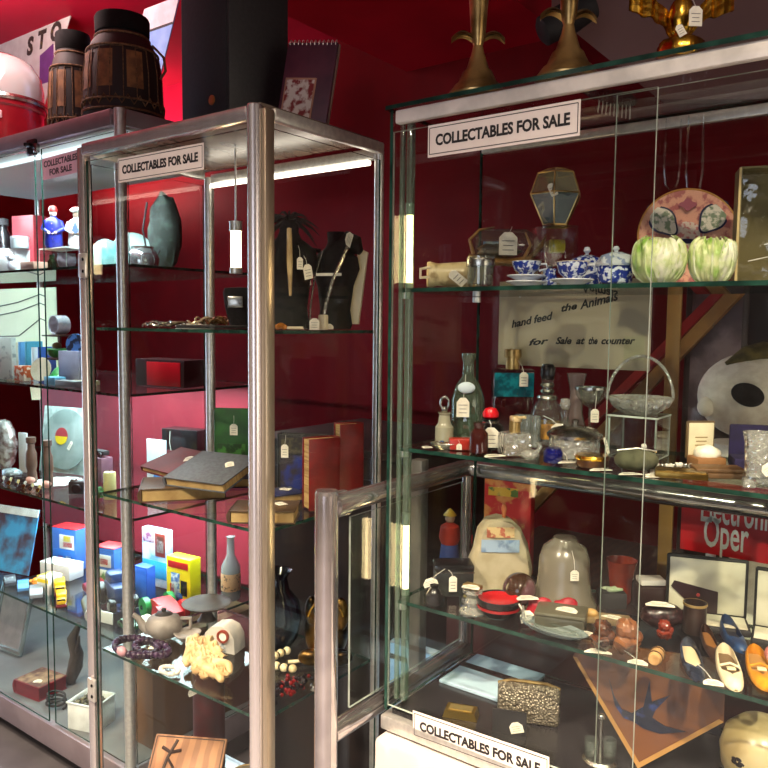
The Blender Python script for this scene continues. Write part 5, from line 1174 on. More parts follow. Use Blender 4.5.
o = thing('cream_jug', 'tiny willow cream jug between the two teacups', 'jug', R_at(549, 1.165, t1, .025, .03), FACE)
MB().lathe([(.009, 0), (.012, .003), (.014, .012), (.010, .024), (.012, .030), (.0105, .03), (.008, .022), (0, .004)], 28).build('body', BLUEW, o); MB().ball((0, 0, .034), .005, (1, 1, .8)).build('silver_knob', SILVER, o)
# imari plate and cabbages
o = thing('imari_plate', 'large pink and blue Japanese patterned plate standing behind the cabbage tureens', 'plate', R_at(687, 1.285, t1+.001, .06, .03), (math.radians(-9), 0, FACE*.8))
k = rk_(687, 1.285, t1); r = 49*k
MB().lathe([(0, 0), (r*.62, 0), (r*.66, .003), (r*.98, .013), (r, .0155), (r*.96, .0165), (r*.6, .006), (0, .005)], 64, M=T(0, 0, r) @ RX(PI/2)).build('plate', mat('coral_imari', (240, 176, 150), .25, c2=(196, 116, 112), scale=90, lo=.48, hi=.60, coat=.4), o)
MB().tube([(x, -.0162, y+r) for x, y, _ in arc(0, 0, r*.985, r*.985, 0, 355, 72)], .0016, 6, True).build('gold_rim', mat('rim_gold', (222, 160, 84), .35, .4), o)
navy = mat('imari_navy', (32, 34, 74), .3); leaf = mat('imari_floral', (232, 224, 206), .3, c2=(130, 146, 116), scale=120, lo=.48, hi=.58); pale = mat('imari_pale', (226, 206, 190), .3, c2=(206, 126, 122), scale=160, lo=.5, hi=.58)
def blob(cx, cz, rx, rz, yy, a=0, lob=0, nn=40):
    pts = []
    for i in range(nn):
        t = 2*PI*i/nn; rr = 1+lob*math.cos(4*t)
        x, z = rx*rr*math.cos(t), rz*rr*math.sin(t)
        pts.append((cx+x*math.cos(a)-z*math.sin(a), cz+x*math.sin(a)+z*math.cos(a)))
    return MB().prism(pts, -.0006, .0006, T(0, yy, r) @ UPRIGHT)
for (cx, cz, a) in ((.50, .42, .9), (-.50, .36, 2.3), (.62, -.30, -.4), (-.62, -.34, .5)):
    blob(cx*r, cz*r, r*.38, r*.25, -.0122, a, .08).build('medallion_outline', navy, o)
    blob(cx*r, cz*r, r*.34, r*.21, -.0132, a, .08).build('medallion', leaf, o)
blob(0, .02*r, r*.33, r*.33, -.0068).build('centre', pale, o)
blob(0, -.06*r, r*.17, r*.05, -.0078).build('centre_motif', navy, o)
blob(0, .68*r, r*.15, r*.11, -.0126, 0, .2).build('pink_flower', mat('imari_rose', (176, 84, 104), .3), o)
cab = mat('cabbage_glaze', (222, 226, 168), .3, c2=(150, 190, 84), scale=46, lo=.42, hi=.62, coat=.3, bump=.8); rib = mat('cabbage_white', (232, 232, 206), .3, c2=(200, 212, 150), scale=60, coat=.3, bump=.8)
def cabbage(lbl, px, Y, r, h, rz):
    o = thing('cabbage_tureen', lbl, 'tureen', R_at(px, Y, t1, r*1.1, r), rz)
    MB().ball((0, 0, h*.5), 1, (r*.93, r*.86, h*.5), 28, wob=lambda v: 1+.025*math.sin(9*v.x+4*v.z)).build('heart', rib, o)
    for i in range(7):
        a0 = -PI/2+(i-3)*.74+.2*math.sin(i*5); top = h*(.86+.12*((i*3) % 4)/3); wdt = .62
        def q(u, v, a0=a0, top=top, off=(i % 2)*.0012, sd=i):
            an = a0+(u-.5)*2*wdt*(.55+.6*math.sin(PI*min(v*1.05, 1)*.8+.25))
            z = top*v + h*.05*math.sin(u*17+sd)*v**3
            prf = math.sqrt(max(.02, 1-((z-h*.5)/(h*.56))**2))
            rr = r*(prf*.98+.045)+off + .0022*math.sin(u*24+sd)*v*v + .006*v*v*v*(.2+abs(u-.5)) + .0014*math.sin(v*22)*abs(u-.5) + .0012*math.cos((u-.5)*26)*math.sin(v*9)
            return Vector((rr*math.cos(an), rr*math.sin(an)*.92, z+.0006))
        MB().surf(q, 26, 16).build('leaf', cab if i % 3 else rib, o)
        rb_ = [q(.5, v/8)*1.012+Vector((0, 0, .0)) for v in range(9)]
        MB().tube(rb_, [.0022-.0002*j for j in range(9)], 6).build('leaf_rib', rib, o)
    return o
k = rk_(664, 1.12, t1)
cabbage('left cabbage-shaped green tureen in front of the patterned plate', 658, 1.125, 25*k, 46*k, FACE)
cabbage('right cabbage-shaped green tureen in front of the patterned plate', 711, 1.16, 22*k, 45*k, FACE+.5)
# framed box at the right edge
o = thing('boxed_ornament', 'olive open-fronted display box with a crinkled clear wrapper at the right edge', 'box', R_at(782, 1.235, t1, .08, .05), FACE*.55)
k = rk_(768, 1.2, t1); hh = 116*k
ol = mat('olive_box', (124, 112, 70), .6, c2=(104, 94, 58), scale=10)
for nm, c, d in (('box_back', (0, .024, hh/2), (.13, .003, hh)), ('box_side', (-.064, 0, hh/2), (.003, .05, hh)), ('box_side', (.064, 0, hh/2), (.003, .05, hh)), ('box_top', (0, 0, hh), (.131, .05, .003)), ('box_base', (0, 0, .0015), (.13, .05, .003))): MB().box(c, d).build(nm, ol, o)
MB().surf(lambda u, v: Vector((-.062+.124*u, -.020+.004*math.sin(u*9+v*7)*math.cos(v*11), .004+(hh-.008)*v)), 18, 22).build('clear_wrapper', clear('crinkled_wrap', (244, 244, 240), 1.5, .05, bump=.7, scale=40, boost=.06), o)
for i in range(5): MB().tube([(-.05+.02*i, -.0235, hh*(.2+.14*i)), (-.02+.016*i, -.026, hh*(.24+.14*i)), (.01+.012*i, -.0235, hh*(.23+.14*i))], .0007, 5).build('wrapper_crease', WHITE, o)
MB().box((-.0655, -.0255, hh/2), (.003, .002, hh)).box((0, -.0255, .0015), (.131, .002, .004)).build('cream_edge', mat('cream_card_edge', (206, 182, 126), .6), o)
for i, (px, py) in enumerate(((672, 166), (694, 172))):
    q = at_y(px, py, 1.30); o = thing('acrylic_holder', ['clear plastic holder loop hanging high above the patterned plate, left one', 'clear plastic holder loop hanging high above the patterned plate, right one'][i], 'holder', (q.x, 1.30, q.z), FACE)
    MB().tube([(-.012, 0, .07), (-.013, 0, 0), (-.010, 0, -.03), (0, 0, -.04), (.010, 0, -.03), (.013, 0, 0), (.012, 0, .07)], .0018, 8).build('loop', ACRY, o)
    MB().tube([(-.012, 0, .07), (-.012, 0, 1.8845-q.z)], .0006, 5).tube([(.012, 0, .07), (.012, 0, 1.8845-q.z)], .0006, 5).build('hanging_wire', clear('nylon', (226, 226, 226), 1.4, body=.3), o)

# ================================================================== right cabinet, bottle shelf
def bottle(name, lbl, cat, px, Y, prof, m, k=None, cap=None, capm=None, n=28, sx=1, sy=1, rot=FACE):
    o = thing(name, lbl, cat, R_at(px, Y, t2, .03, .03), rot)
    MB().lathe(prof, n, sx=sx, sy=sy).build('bottle', m, o)
    if cap: MB().lathe(cap, 20).build('stopper', capm or m, o)
    return o
o = thing('silver_dish', 'oval silver dish of small jewellery at the left front of the bottle shelf', 'dish', R_at(438, 1.073, t2, .045, .03), FACE)
MB().lathe([(.022, 0), (.026, .003), (.034, .010), (.033, .011), (.024, .005), (0, .004)], 32, sy=.6).build('dish', SILVER, o)
for i in range(6): MB().tube(arc(random.uniform(-.016, .016), random.uniform(-.006, .006), .007, .005, 0, 340, 12, .008+.001*i), .0009, 5).build('ring', [GOLD, SILVER, GOLD][i % 3], o)
MB().ball((-.012, -.004, .012), .005, (1, 1, .6), 6).build('blue_stone', clear('blue_stone', (150, 180, 230), 1.8, body=.3, bodyc=(120, 150, 210)), o)
price_tag(o, (-.04, -.014, .0045), .4, .018, .014, flat=True)
o = thing('red_ring_box', 'square red lacquered ring box behind the silver dish', 'box', R_at(462, 1.114, t2, .03, .025), FACE)
MB().box((0, 0, .012), (.055, .03, .024), .003).build('box', mat('tomato_lacquer', (168, 42, 30), .3), o)
price_tag(o, (-.008, -.018, .008), 0, .011, .013, top=(-.010, -.0155, .022)); price_tag(o, (.020, -.022, .010), .1, .013, .017, top=(.012, -.0155, .024))
ltf = clear('frosted_glass', (230, 232, 222), 1.5, .15, body=.5, bodyc=(200, 196, 170))
k = rk_(445, 1.26, t2)
o = bottle('ring_stopper_bottle', 'short frosted bottle with a ring-shaped glass stopper, left of the green bottle', 'bottle', 444, 1.118, [(.016, 0), (.019, .003), (.019, .030), (.013, .036), (.011, .048), (.014, .052)], ltf)
MB().tube([(x, 0, y) for x, y, _ in arc(0, .066, .0085, .0095, 0, 345, 22)], .0022, 8, True).build('ring_stopper', SILVER, o); MB().ball((0, 0, .056), .006).build('stopper_base', SILVER, o)
o = bottle('green_bottle', 'tall pale green glass bottle with a hanging tag, left of the teal flask', 'bottle', 467, 1.18, [(.026, 0), (.030, .006), (.030, .060), (.022, .080), (.011, .092), (.010, .112), (.013, .116), (.013, .124), (.009, .124)], clear('pale_green_glass', (196, 216, 196), 1.5, .02, boost=.08, body=.22, bodyc=(120, 140, 120)))
MB().ball((-.006, -.028, .078), .013, (1.2, .4, .6), 14).build('pale_blue_tag', mat('pale_blue_card', (200, 216, 226), .5), o)
price_tag(o, (-.012, -.034, .052), -.1, .022, .026, top=(-.006, -.013, .095))
o = thing('square_flask', 'square dark flask with a bright teal panel and red lower half, behind the black bottle', 'flask', R_at(511, 1.29, t2, .035, .026), FACE)
MB().box((0, 0, .050), (.060, .030, .10), .004).build('body', clear('dark_red_glass', (90, 30, 40), 1.5, .02, boost=.06, body=.55, bodyc=(70, 18, 26)), o)
MB().box((0, -.0158, .078), (.056, .001, .034)).build('teal_panel', mat('teal_glaze', (20, 118, 132), .2, c2=(14, 70, 84), scale=50, lo=.45, hi=.55), o)
MB().cyl((0, 0, .10), .010, .018, 20).build('neck', brs, o); MB().lathe([(.012, .116), (.0125, .119), (.012, .128), (0, .129)], 20).build('cap', brs, o)
price_tag(o, (.013, -.019, .086), 0, .012, .020, top=(.006, -.011, .112))
o = bottle('black_bottle', 'black perfume bottle with a round red stopper and a big white tag', 'bottle', 490, 1.145, [(.016, 0), (.020, .003), (.020, .036), (.012, .042), (.012, .047)], BLACK, None, [(.006, .046), (.012, .050), (.0125, .056), (.008, .063), (0, .065)], mat('red_stopper', (214, 24, 36), .25))
MB().cyl((0, 0, .040), .0135, .004, 20).build('silver_collar', SILVER, o)
price_tag(o, (-.003, -.028, .022), 0, .022, .030, top=(-.004, -.014, .046))
o = bottle('amber_bottle', 'small brown glass bottle standing between the ring box and the black bottle', 'bottle', 478, 1.092, [(.013, 0), (.016, .003), (.015, .034), (.008, .042), (.010, .052), (.007, .052)], clear('brown_glass', (130, 70, 60), 1.5, .02, boost=.05, body=.4, bodyc=(88, 40, 36)))
o = thing('perfume_atomiser', 'square glass perfume atomiser with a gold pump at the front of the bottle shelf', 'perfume bottle', R_at(508, 1.10, t2, .025, .022), FACE+.2)
MB().box((0, 0, .0145), (.036, .030, .029), .004).build('bottle', CRYS, o); MB().box((0, 0, .008), (.030, .024, .012), .003).build('perfume', clear('amber_perfume', (206, 176, 110), 1.4, body=.25, bodyc=(196, 160, 90)), o)
MB().cyl((0, 0, .029), .007, .014, 18).build('collar', brs, o); MB().box((0, -.003, .046), (.012, .016, .007), .002).tube([(0, -.01, .048), (.006, -.02, .05)], .002, 6).build('spray_head', mat('cream_pump', (226, 200, 150), .3, .3), o)
price_tag(o, (-.032, -.012, .002), .2, .028, .012, flat=True)
for i in range(3):
    bottle('glass_vial', ['tall thin clear vial behind the atomiser, nearest the teal flask', 'tall clear vial behind the atomiser, middle of the three', 'tall clear vial behind the atomiser, nearest the decanter'][i], 'vial', 519+i*8, 1.215, [(.008, 0), (.0095, .002), (.0095, .052), (.008, .055), (.0075, .055), (.0075, .003)], clear('grey_vial', (206, 210, 212), 1.5, .02, boost=.12, body=.2), sx=1)
o = bottle('decanter', 'tall clear decanter with silver bands and a black stopper, beside the tall vials', 'decanter', 546, 1.255, [(.022, 0), (.026, .005), (.026, .050), (.018, .066), (.0085, .078), (.0085, .100), (.011, .104)], CLR, None, [(.0095, .104), (.0115, .110), (.0115, .122), (.008, .128), (0, .129)], BLACK)
MB().lathe([(.0265, .012), (.0268, .014), (.0268, .034), (.0265, .036)], 24, cap=False).build('amber_label', mat('amber_label', (190, 140, 50), .5, c2=(90, 60, 30), scale=60), o)
for z, r_ in ((.072, .0150), (.082, .0098), (.092, .0098)): MB().lathe([(r_, 0), (r_+.0016, .003), (r_, .006)], 20, (0, 0, z), cap=False).build('silver_band', SILVER, o)
o = bottle('small_decanter', 'smaller clear bottle standing just right of the tall decanter', 'bottle', 564, 1.235, [(.014, 0), (.017, .004), (.017, .03), (.010, .044), (.006, .054), (.006, .066), (.009, .069)], CLR, None, [(.006, .068), (.010, .076), (.007, .086), (0, .088)], CRYS)
price_tag(o, (-.018, -.030, .030), -.1, .024, .034, top=(-.040, -.012, .058), roll=-.08)
o = bottle('bud_vase', 'slender frosted glass bud vase rising behind the silver lidded crystal box', 'vase', 576, 1.305, [(.020, 0), (.023, .004), (.019, .02), (.011, .05), (.010, .085), (.016, .115), (.015, .115), (.008, .085), (.008, .05), (0, .01)], clear('mauve_frosted', (214, 200, 200), 1.45, .2, body=.35, bodyc=(190, 168, 166)))
o = thing('crystal_box', 'cut crystal box with a silver lid in the middle of the bottle shelf', 'box', R_at(574, 1.165, t2, .04, .035), FACE)
MB().lathe([(.030, 0), (.034, .003), (.0345, .028), (0, .028)], 12).build('box', CRYS, o)
MB().lathe([(.0365, .028), (.037, .032), (.030, .038), (.012, .043), (.004, .044), (.005, .05), (0, .052)], 32, wob=lambda a, z: 1+.02*math.sin(16*a)).build('lid', SILVER, o)
price_tag(o, (.036, -.024, .020), .2, .004, .022, roll=.3)
o = bottle('cobalt_bottle', 'tiny cobalt blue bottle on the front edge below the crystal box', 'bottle', 553, 1.098, [(.011, 0), (.0125, .002), (.0125, .014), (.0095, .017), (.0095, .019), (0, .019)], clear('cobalt_glass', (40, 44, 140), 1.5, .02, boost=.05, body=.6, bodyc=(20, 24, 110)))
price_tag(o, (.016, -.012, .003), .2, .030, .010, flat=True, top=(.012, -.004, .014))
o = thing('gold_compact', 'round brown compact with a gold rim at the front beside the cobalt bottle', 'compact', R_at(592, 1.105, t2, .03, .028), FACE)
MB().lathe([(.022, 0), (.0245, .003), (.0245, .012), (0, .012)], 36).build('case', mat('tortoise', (92, 60, 36), .25, c2=(56, 36, 24), scale=40), o); MB().lathe([(.0255, .012), (.0262, .0145), (.0240, .018), (0, .0185)], 36).build('gold_lid', GOLD, o)
price_tag(o, (.002, -.034, .002), .1, .034, .012, flat=True)
o = thing('champagne_coupe', 'stemmed shallow glass with a hanging tag, left of the crystal basket', 'glass', R_at(589, 1.25, t2, .03, .03), FACE)
MB().lathe([(.018, 0), (.019, .001), (.003, .004), (.0025, .065), (.012, .070), (.0225, .084), (.0235, .096), (.022, .096), (.011, .073), (0, .07)], 32).build('glass', CLR, o); MB().lathe([(.0228, .092), (.0242, .093), (.0242, .0965), (.0228, .0965)], 32, cap=False).build('silver_rim', SILVER, o)
price_tag(o, (.001, -.022, .055), 0, .012, .020, top=(.002, -.020, .094))
# acrylic cube and basket
pq = R_at(638, 1.245, t2, .055, .05)
o = thing('acrylic_cube', 'clear acrylic cube riser carrying the crystal basket', 'stand', pq, 0)
hc = .066
for c, d in (((0, -.035, hc/2), (.078, .003, hc)), ((0, .035, hc/2), (.078, .003, hc)), ((-.0375, 0, hc/2), (.003, .067, hc)), ((.0375, 0, hc/2), (.003, .067, hc)), ((0, 0, hc+.0015), (.08, .074, .003))):
    MB().box(c, d, edge=1).build('cube_pane', [ACRY, EDGE_LT], o)
o = thing('crystal_basket', 'cut crystal basket with a tall arched handle on the acrylic cube', 'basket', pq+Vector((0, 0, hc+.0035)), FACE)
MB().lathe([(.026, 0), (.030, .003), (.042, .012), (.050, .027), (.047, .028), (.036, .010), (0, .005)], 48, wob=lambda a, z: 1+(.09*math.sin(14*a) if z > .008 else 0)).build('bowl', CRYS, o)
MB().tube([(x, 0, y) for x, y, _ in arc(0, .022, .054, .072, 2, 178, 26)], .0026, 8).build('handle', CRYS, o)
o = thing('green_purse', 'small grey-green velvet purse with a white bead clasp at the front', 'purse', R_at(636, 1.112, t2, .036, .024), FACE-.1)
MB().ball((0, 0, .0165), .0165, (2.0, 1.0, .98), 24, wob=lambda v: .92+.08*min(1, 1.6-abs(v.x)**3)).build('bag', mat('sage_velvet', (88, 88, 66), .9, c2=(72, 72, 54), scale=60), o)
MB().tube([(-.028, 0, .030), (0, -.001, .034), (.028, 0, .030)], .0024, 8).build('frame', SILVER, o); MB().ball((.010, 0, .037), .0042).build('clasp_bead', mat('pearl', (220, 216, 206), .2), o)
price_tag(o, (-.016, -.030, .0018), .2, .036, .012, flat=True); price_tag(o, (.022, -.032, .0018), -.1, .034, .012, flat=True)
o = thing('gold_case', 'flat gilt cigarette case on the front edge right of the purse', 'case', R_at(681, 1.108, t2, .042, .028), FACE-.35)
MB().box((0, 0, .005), (.070, .036, .010), .002).build('case', mat('dull_gilt', (150, 122, 62), .3, .9, c2=(110, 84, 40), scale=30), o); MB().box((0, 0, .0105), (.064, .031, .001)).build('engraved_lid', mat('engraved_gilt', (172, 142, 80), .3, .9, c2=(108, 84, 40), scale=90, tex='voronoi'), o)
o = thing('open_ring_box', 'open cream ring box with white satin lining, in front of the plush toy', 'box', R_at(706, 1.205, t2, .035, .045), FACE+.12)
MB().box((0, 0, .009), (.046, .034, .018), .003).build('lower_box', mat('tan_leatherette', (150, 104, 62), .5), o)
MB().box((0, .021, .040), (.046, .005, .058), .004).build('lid', mat('brown_edge', (96, 76, 48), .5), o)
MB().box((0, .0178, .041), (.040, .002, .050), .003).build('lid_lining', mat('cream_satin', (226, 214, 180), .4), o)
for i in range(3): MB().box((0, .0165, .044-.006*i), (.020-.003*(i % 2), .0004, .0018)).build('gilt_print', mat('print_gold', (150, 128, 84), .5), o)
MB().ball((0, 0, .022), .022, (.95, .68, .6), 16, wob=lambda v: 1+.06*math.sin(8*v.x)).build('satin_pad', mat('white_satin', (238, 232, 216), .35, c2=(220, 212, 190), scale=40, bump=.4), o)
o = thing('velvet_box', 'dark blue velvet jewel box behind the crystal boot', 'box', R_at(762, 1.235, t2, .05, .04), FACE*.6)
MB().box((0, 0, .010), (.085, .05, .02), .003).build('lower_box', mat('navy_velvet', (30, 22, 66), .9, c2=(24, 18, 52), scale=60), o); MB().box((0, .027, .034), (.085, .006, .062), .003).build('lid', mat('navy_velvet', (30, 22, 66), .9, c2=(24, 18, 52), scale=60), o)
o = thing('brown_wallet', 'worn brown leather wallet lying between the gold case and the crystal boot', 'wallet', R_at(716, 1.145, t2, .04, .028), FACE-.1)
MB().box((0, 0, .004), (.072, .04, .008), .002).box((.002, .002, .011), (.068, .038, .006), .002).build('wallet', mat('worn_tan', (112, 80, 46), .5, c2=(80, 56, 32), scale=30), o)
o = thing('bead_bracelet', 'strand of grey pearls and beads lying behind the purse and gold case', 'bracelet', R_at(668, 1.165, t2, .045, .02), FACE)
for i in range(12): MB().ball((-.035+.0062*i, .006*math.sin(i*.9), .0045), .0042, n=10).build('bead', [mat('pearl', (220, 216, 206), .2), SILVER, mat('pearl', (220, 216, 206), .2)][i % 3], o)
o = thing('crystal_boot', 'tall cut crystal boot vase with a tag at the right edge of the bottle shelf', 'vase', R_at(757, 1.103, t2, .03, .03), FACE-.35)
MB().lathe([(.017, .016), (.0165, .035), (.018, .060), (.0205, .074), (.018, .074), (.0155, .06), (.014, .035), (0, .03)], 24).ball((.012, 0, .012), .014, (2.0, 1.05, .85), 22).box((-.010, 0, .006), (.016, .022, .012), .002).build('boot', CRYS, o)
price_tag(o, (.010, -.024, .030), 0, .018, .014, roll=.7)
for (px, Y, lbl, w_) in ((654, 1.085, 'white price slip lying in front of the grey pearl strand', .026), (695, 1.16, 'white price slip lying behind the gilt case near the ring box', .026)):
    o = thing('price_card', lbl, 'price tag', R_at(px, Y, t2+.0012, .018, .012), FACE); price_tag(o, (0, 0, 0), 0, w_, .012, flat=True)

o = thing('glass_swan', 'tiny clear glass bird at the front edge between the atomiser and the cobalt bottle', 'figurine', R_at(530, 1.092, t2, .02, .02), FACE)
MB().ball((0, 0, .009), .010, (1.5, .9, .85), 16).tube([(.010, 0, .012), (.016, 0, .022), (.012, 0, .028), (.018, 0, .028)], [.004, .003, .003, .001], 8).build('bird', CRYS, o)
o = thing('gold_brooch', 'small gold leaf brooch lying behind the gilt case', 'brooch', R_at(690, 1.14, t2, .02, .02), FACE)
MB().ball((0, 0, .003), .012, (1.4, .7, .28), 14, wob=lambda v: 1+.2*math.sin(8*v.x)).build('leaf', GOLD, o)
o = thing('pearl_string', 'string of small pearls looped in front of the ring box', 'necklace', R_at(700, 1.125, t2, .03, .02), FACE)
for i, q in enumerate(arc(0, 0, .022, .010, 0, 330, 20, .003)): MB().ball(q, .0026, n=8).build('pearl', mat('pearl', (220, 216, 206), .2), o)

# ================================================================== right cabinet, shoe shelf (z = t3)
o = thing('tea_cosy', 'cream cloth tea cosy with a blue band and printed flowers at the back left', 'tea cosy', Rz(497, 586, t3, .07, .032), FACE)
k = rk_(497, 1.28, t3)
pts = [(-36*k, 0), (-34*k, 12*k), (-24*k, 36*k), (-20*k, 56*k), (-12*k, 66*k), (0, 69*k), (12*k, 66*k), (21*k, 58*k), (28*k, 44*k), (33*k, 20*k), (30*k, 0)]
cr_ = mat('printed_cream_cloth', (186, 174, 146), .8, c2=(168, 156, 126), scale=30)
def loaf(pts, dmax, n=9):
    """outline standing in xz given a pillowy depth in y"""
    b = MB(); m = len(pts); rings = []
    for j in range(n):
        t = -1+2*j/(n-1); s_ = math.sqrt(max(0, 1-t*t))*.16+.84; 
        rings.append([b.bm.verts.new((x*s_, t*dmax, z*(.9+.1*s_))) for x, z in pts])
    for a, c in zip(rings, rings[1:]):
        for i in range(m): b.face((a[i], a[(i+1) % m], c[(i+1) % m], c[i]))
    b.face(rings[0][::-1]); b.face(rings[-1]); return b
loaf(pts, .028).build('cloth', cr_, o)
def strip(z0, z1_, wd, y, m, nm):
    MB().surf(lambda u, v: Vector(((u-.5)*2*wd*k, -.0285-.001-y*(1-(2*u-1)**2), (z0+(z1_-z0)*v)*k)), 10, 4).surf(lambda u, v: Vector(((u-.5)*2*wd*k, -.026-y*(1-(2*u-1)**2), (z0+(z1_-z0)*v)*k)), 10, 4).build(nm, m, o)
strip(38, 50, 18, .001, mat('pale_blue_band', (150, 172, 196), .7, c2=(110, 136, 170), scale=50, lo=.5, hi=.6), 'blue_band')
strip(52, 62, 13, .001, mat('floral_print', (206, 178, 130), .7, c2=(176, 96, 74), scale=90, lo=.5, hi=.56), 'floral_print')
MB().lathe([(.004, 0), (.003, .010), (.0055, .022), (.003, .030), (0, .031)], 16, (.010, 0, 66*k*.985)).build('finial', mat('orange_finial', (206, 120, 70), .4), o)
o = thing('glass_cloche', 'frosted bell-shaped glass cloche with a hanging tag in the middle back', 'cloche', Rz(563, 603, t3, .05, .05), FACE)
MB().lathe([(30*k, 0), (25*k, 12*k), (23*k, 30*k), (22.5*k, 46*k), (19*k, 58*k), (11*k, 65*k), (10*k, 68*k), (0, 69*k)], 44).build('bell', clear('frosted_bell', (206, 200, 184), 1.45, .25, body=.55, bodyc=(150, 142, 126), boost=.03), o)
price_tag(o, (.006, -26*k, 38*k), 0, .014, .020, top=(.004, -18*k, 60*k))
o = thing('brown_glass_globe', 'round brown and purple glass globe between the tea cosy and the cloche', 'paperweight', Rz(519, 606, t3, .03, .03), 0)
MB().ball((0, 0, .026), .0265, n=28).build('globe', mat('swirl_glass', (54, 36, 24), .1, c2=(92, 62, 66), scale=5, tex='wave', coat=.6), o)
o = thing('black_leather_box', 'black leather box stacked with two white tags at the left', 'box', Rz(450, 592, t3, .05, .035), FACE+.05)
MB().box((0, 0, .022), (.068, .045, .044), .003).build('box', mat('black_leather', (28, 28, 28), .4, c2=(40, 44, 42), scale=40), o); MB().box((0, 0, .051), (.070, .047, .014), .004).build('lid', BLACK, o); MB().box((0, -.0235, .0445), (.07, .001, .002)).build('silver_line', SILVER, o)
price_tag(o, (-.004, -.028, .026), 0, .014, .028, top=(-.012, -.024, .05)); price_tag(o, (-.045, -.030, .030), -.2, .026, .014, roll=.4, top=(-.018, -.024, .052))
o = thing('dark_bud_pot', 'small round black pot in a clear cup at the left end of the shelf', 'pot', Rz(419, 612, t3, .022, .024), 0)
MB().lathe([(.010, 0), (.014, .004), (.0155, .016), (.010, .026), (.006, .03), (.008, .034), (0, .034)], 24).build('pot', BLACK, o); MB().lathe([(.018, 0), (.0195, .002), (.0185, .022), (.0175, .022), (.018, .003)], 24).build('clear_cup', ACRY, o)
o = thing('crystal_candlestick', 'chunky clear crystal candlestick at the left front beside the lacquer bowl', 'candlestick', Rz(436, 634, t3, .03, .03), 0)
MB().lathe([(.022, 0), (.024, .004), (.012, .012), (.016, .020), (.009, .028), (.018, .036), (.017, .042), (.008, .042)], 8).build('candlestick', CRYS, o)
price_tag(o, (.006, -.014, .050), .2, .030, .016, flat=True); MB().box((0, 0, .046), (.03, .016, .006), .001).build('gold_pin', brs, o)
o = thing('lacquer_bowl', 'black and red lacquer bowl with tags in front of the tea cosy', 'bowl', Rz(488, 622, t3, .04, .04), FACE)
MB().lathe([(.018, 0), (.022, .003), (.030, .016), (.031, .026), (.029, .026), (.027, .018), (0, .016)], 36).build('bowl', mat('black_lacquer2', (22, 18, 20), .15), o)
MB().lathe([(.0296, .0125), (.0302, .0125), (.0312, .0165), (.0306, .0165)], 36, cap=False).build('red_band', mat('red_lacquer', (176, 28, 32), .2), o); MB().lathe([(0, .017), (.022, .0185), (.0285, .0245)], 36, cap=False).build('red_inside', mat('red_lacquer', (176, 28, 32), .2), o)
price_tag(o, (.036, -.012, .030), .1, .030, .014, flat=True, top=(.028, 0, .026)); price_tag(o, (.034, -.030, .010), .2, .020, .016, lean=-.5)
MB().tube([(.024, -.02, .024), (.030, -.032, .014), (.034, -.036, .003)], .0012, 6).build('white_cord', STRING, o)
o = thing('olive_cloth', 'flat olive embroidered purse lying behind the lacquer bowl', 'purse', Rz(488, 600, t3, .05, .03), FACE)
MB().ball((0, 0, .006), .045, (1, .5, .13), 20).build('purse', mat('olive_embroidery', (104, 96, 56), .9, c2=(70, 66, 40), scale=80, bump=.4), o)
o = thing('glass_fish_dish', 'long clear glass dish like a fish lying along the front edge', 'dish', Rz(514, 664, t3, .075, .03), FACE-.75)
MB().lathe([(0, 0), (.03, .001), (.056, .008), (.062, .014), (.058, .0145), (.03, .006), (0, .005)], 40, sy=.42).build('dish', clear('grey_blue_glass', (206, 220, 222), 1.55, .02, boost=.16, body=.45, bodyc=(170, 186, 186)), o)
MB().tube([(-.05, -.010, .013), (-.02, -.014, .015), (.02, -.012, .014), (.05, -.004, .014)], .0016, 6).tube([(-.04, .008, .011), (0, .012, .012), (.04, .010, .011)], .0016, 6).build('moulded_ridge', CLR, o)
for i in range(5): MB().ball((-.066+.004*i, .0-.006*(i-2), .020), .006, (.5, .5, 1.6), 8).build('crystal_spike', CRYS, o)
o = thing('red_bow_pincushion', 'red fabric bow with a small printed label, in front of the cloche', 'bow', Rz(553, 617, t3, .045, .03), FACE); grow(o, 1.25)
rd_ = mat('red_ribbon', (176, 26, 44), .5, c2=(140, 18, 34), scale=40)
for sx in (-1, 1): MB().ball((sx*.017, 0, .013), .015, (1.2, .55, .85), 16, wob=lambda v: 1+.12*math.sin(7*v.z+3*v.x)).build('loop', rd_, o)
MB().ball((0, -.004, .013), .007).build('knot', rd_, o)
MB().box((.0, -.013, .010), (.026, .001, .014)).build('label_card', TAGM, o)
for i in range(2): MB().box((.0, -.0138, .0125-.005*i), (.018, .0004, .0018)).build('printed_line', TAGINK, o)
o = thing('olive_tin', 'rectangular grey-green tin with two white tags right of the glass dish', 'tin', Rz(561, 626, t3, .055, .064), FACE-.35)
MB().box((0, 0, .011), (.078, .052, .022), .003).build('tin', mat('grey_olive_tin', (92, 90, 74), .35, .3, c2=(76, 74, 62), scale=20), o); MB().box((0, 0, .025), (.080, .054, .007), .003).build('lid', mat('grey_olive_lid', (108, 104, 86), .35, .3), o)
price_tag(o, (.010, -.004, .0302), -.2, .034, .018, flat=True); price_tag(o, (.040, -.032, .006), .5, .030, .016, flat=True)
o = thing('bone_carving', 'flat carved cream and tan plaque lying behind the olive tin', 'carving', Rz(606, 622, t3, .05, .03), FACE-.3)
MB().box((0, 0, .005), (.075, .034, .010), .003).build('plaque', mat('tan_bone', (150, 124, 84), .6, c2=(112, 92, 62), scale=40, bump=.4), o); MB().ball((-.024, -.004, .014), .008, (1.4, 1, .9)).build('carved_knob', mat('ochre_bone', (190, 150, 90), .5), o)
price_tag(o, (.012, -.004, .0112), -.3, .038, .012, flat=True)
o = thing('black_ring_tray', 'black square ring box holding a pale green leaf brooch, right of the cloche', 'box', Rz(611, 606, t3, .03, .03), FACE)
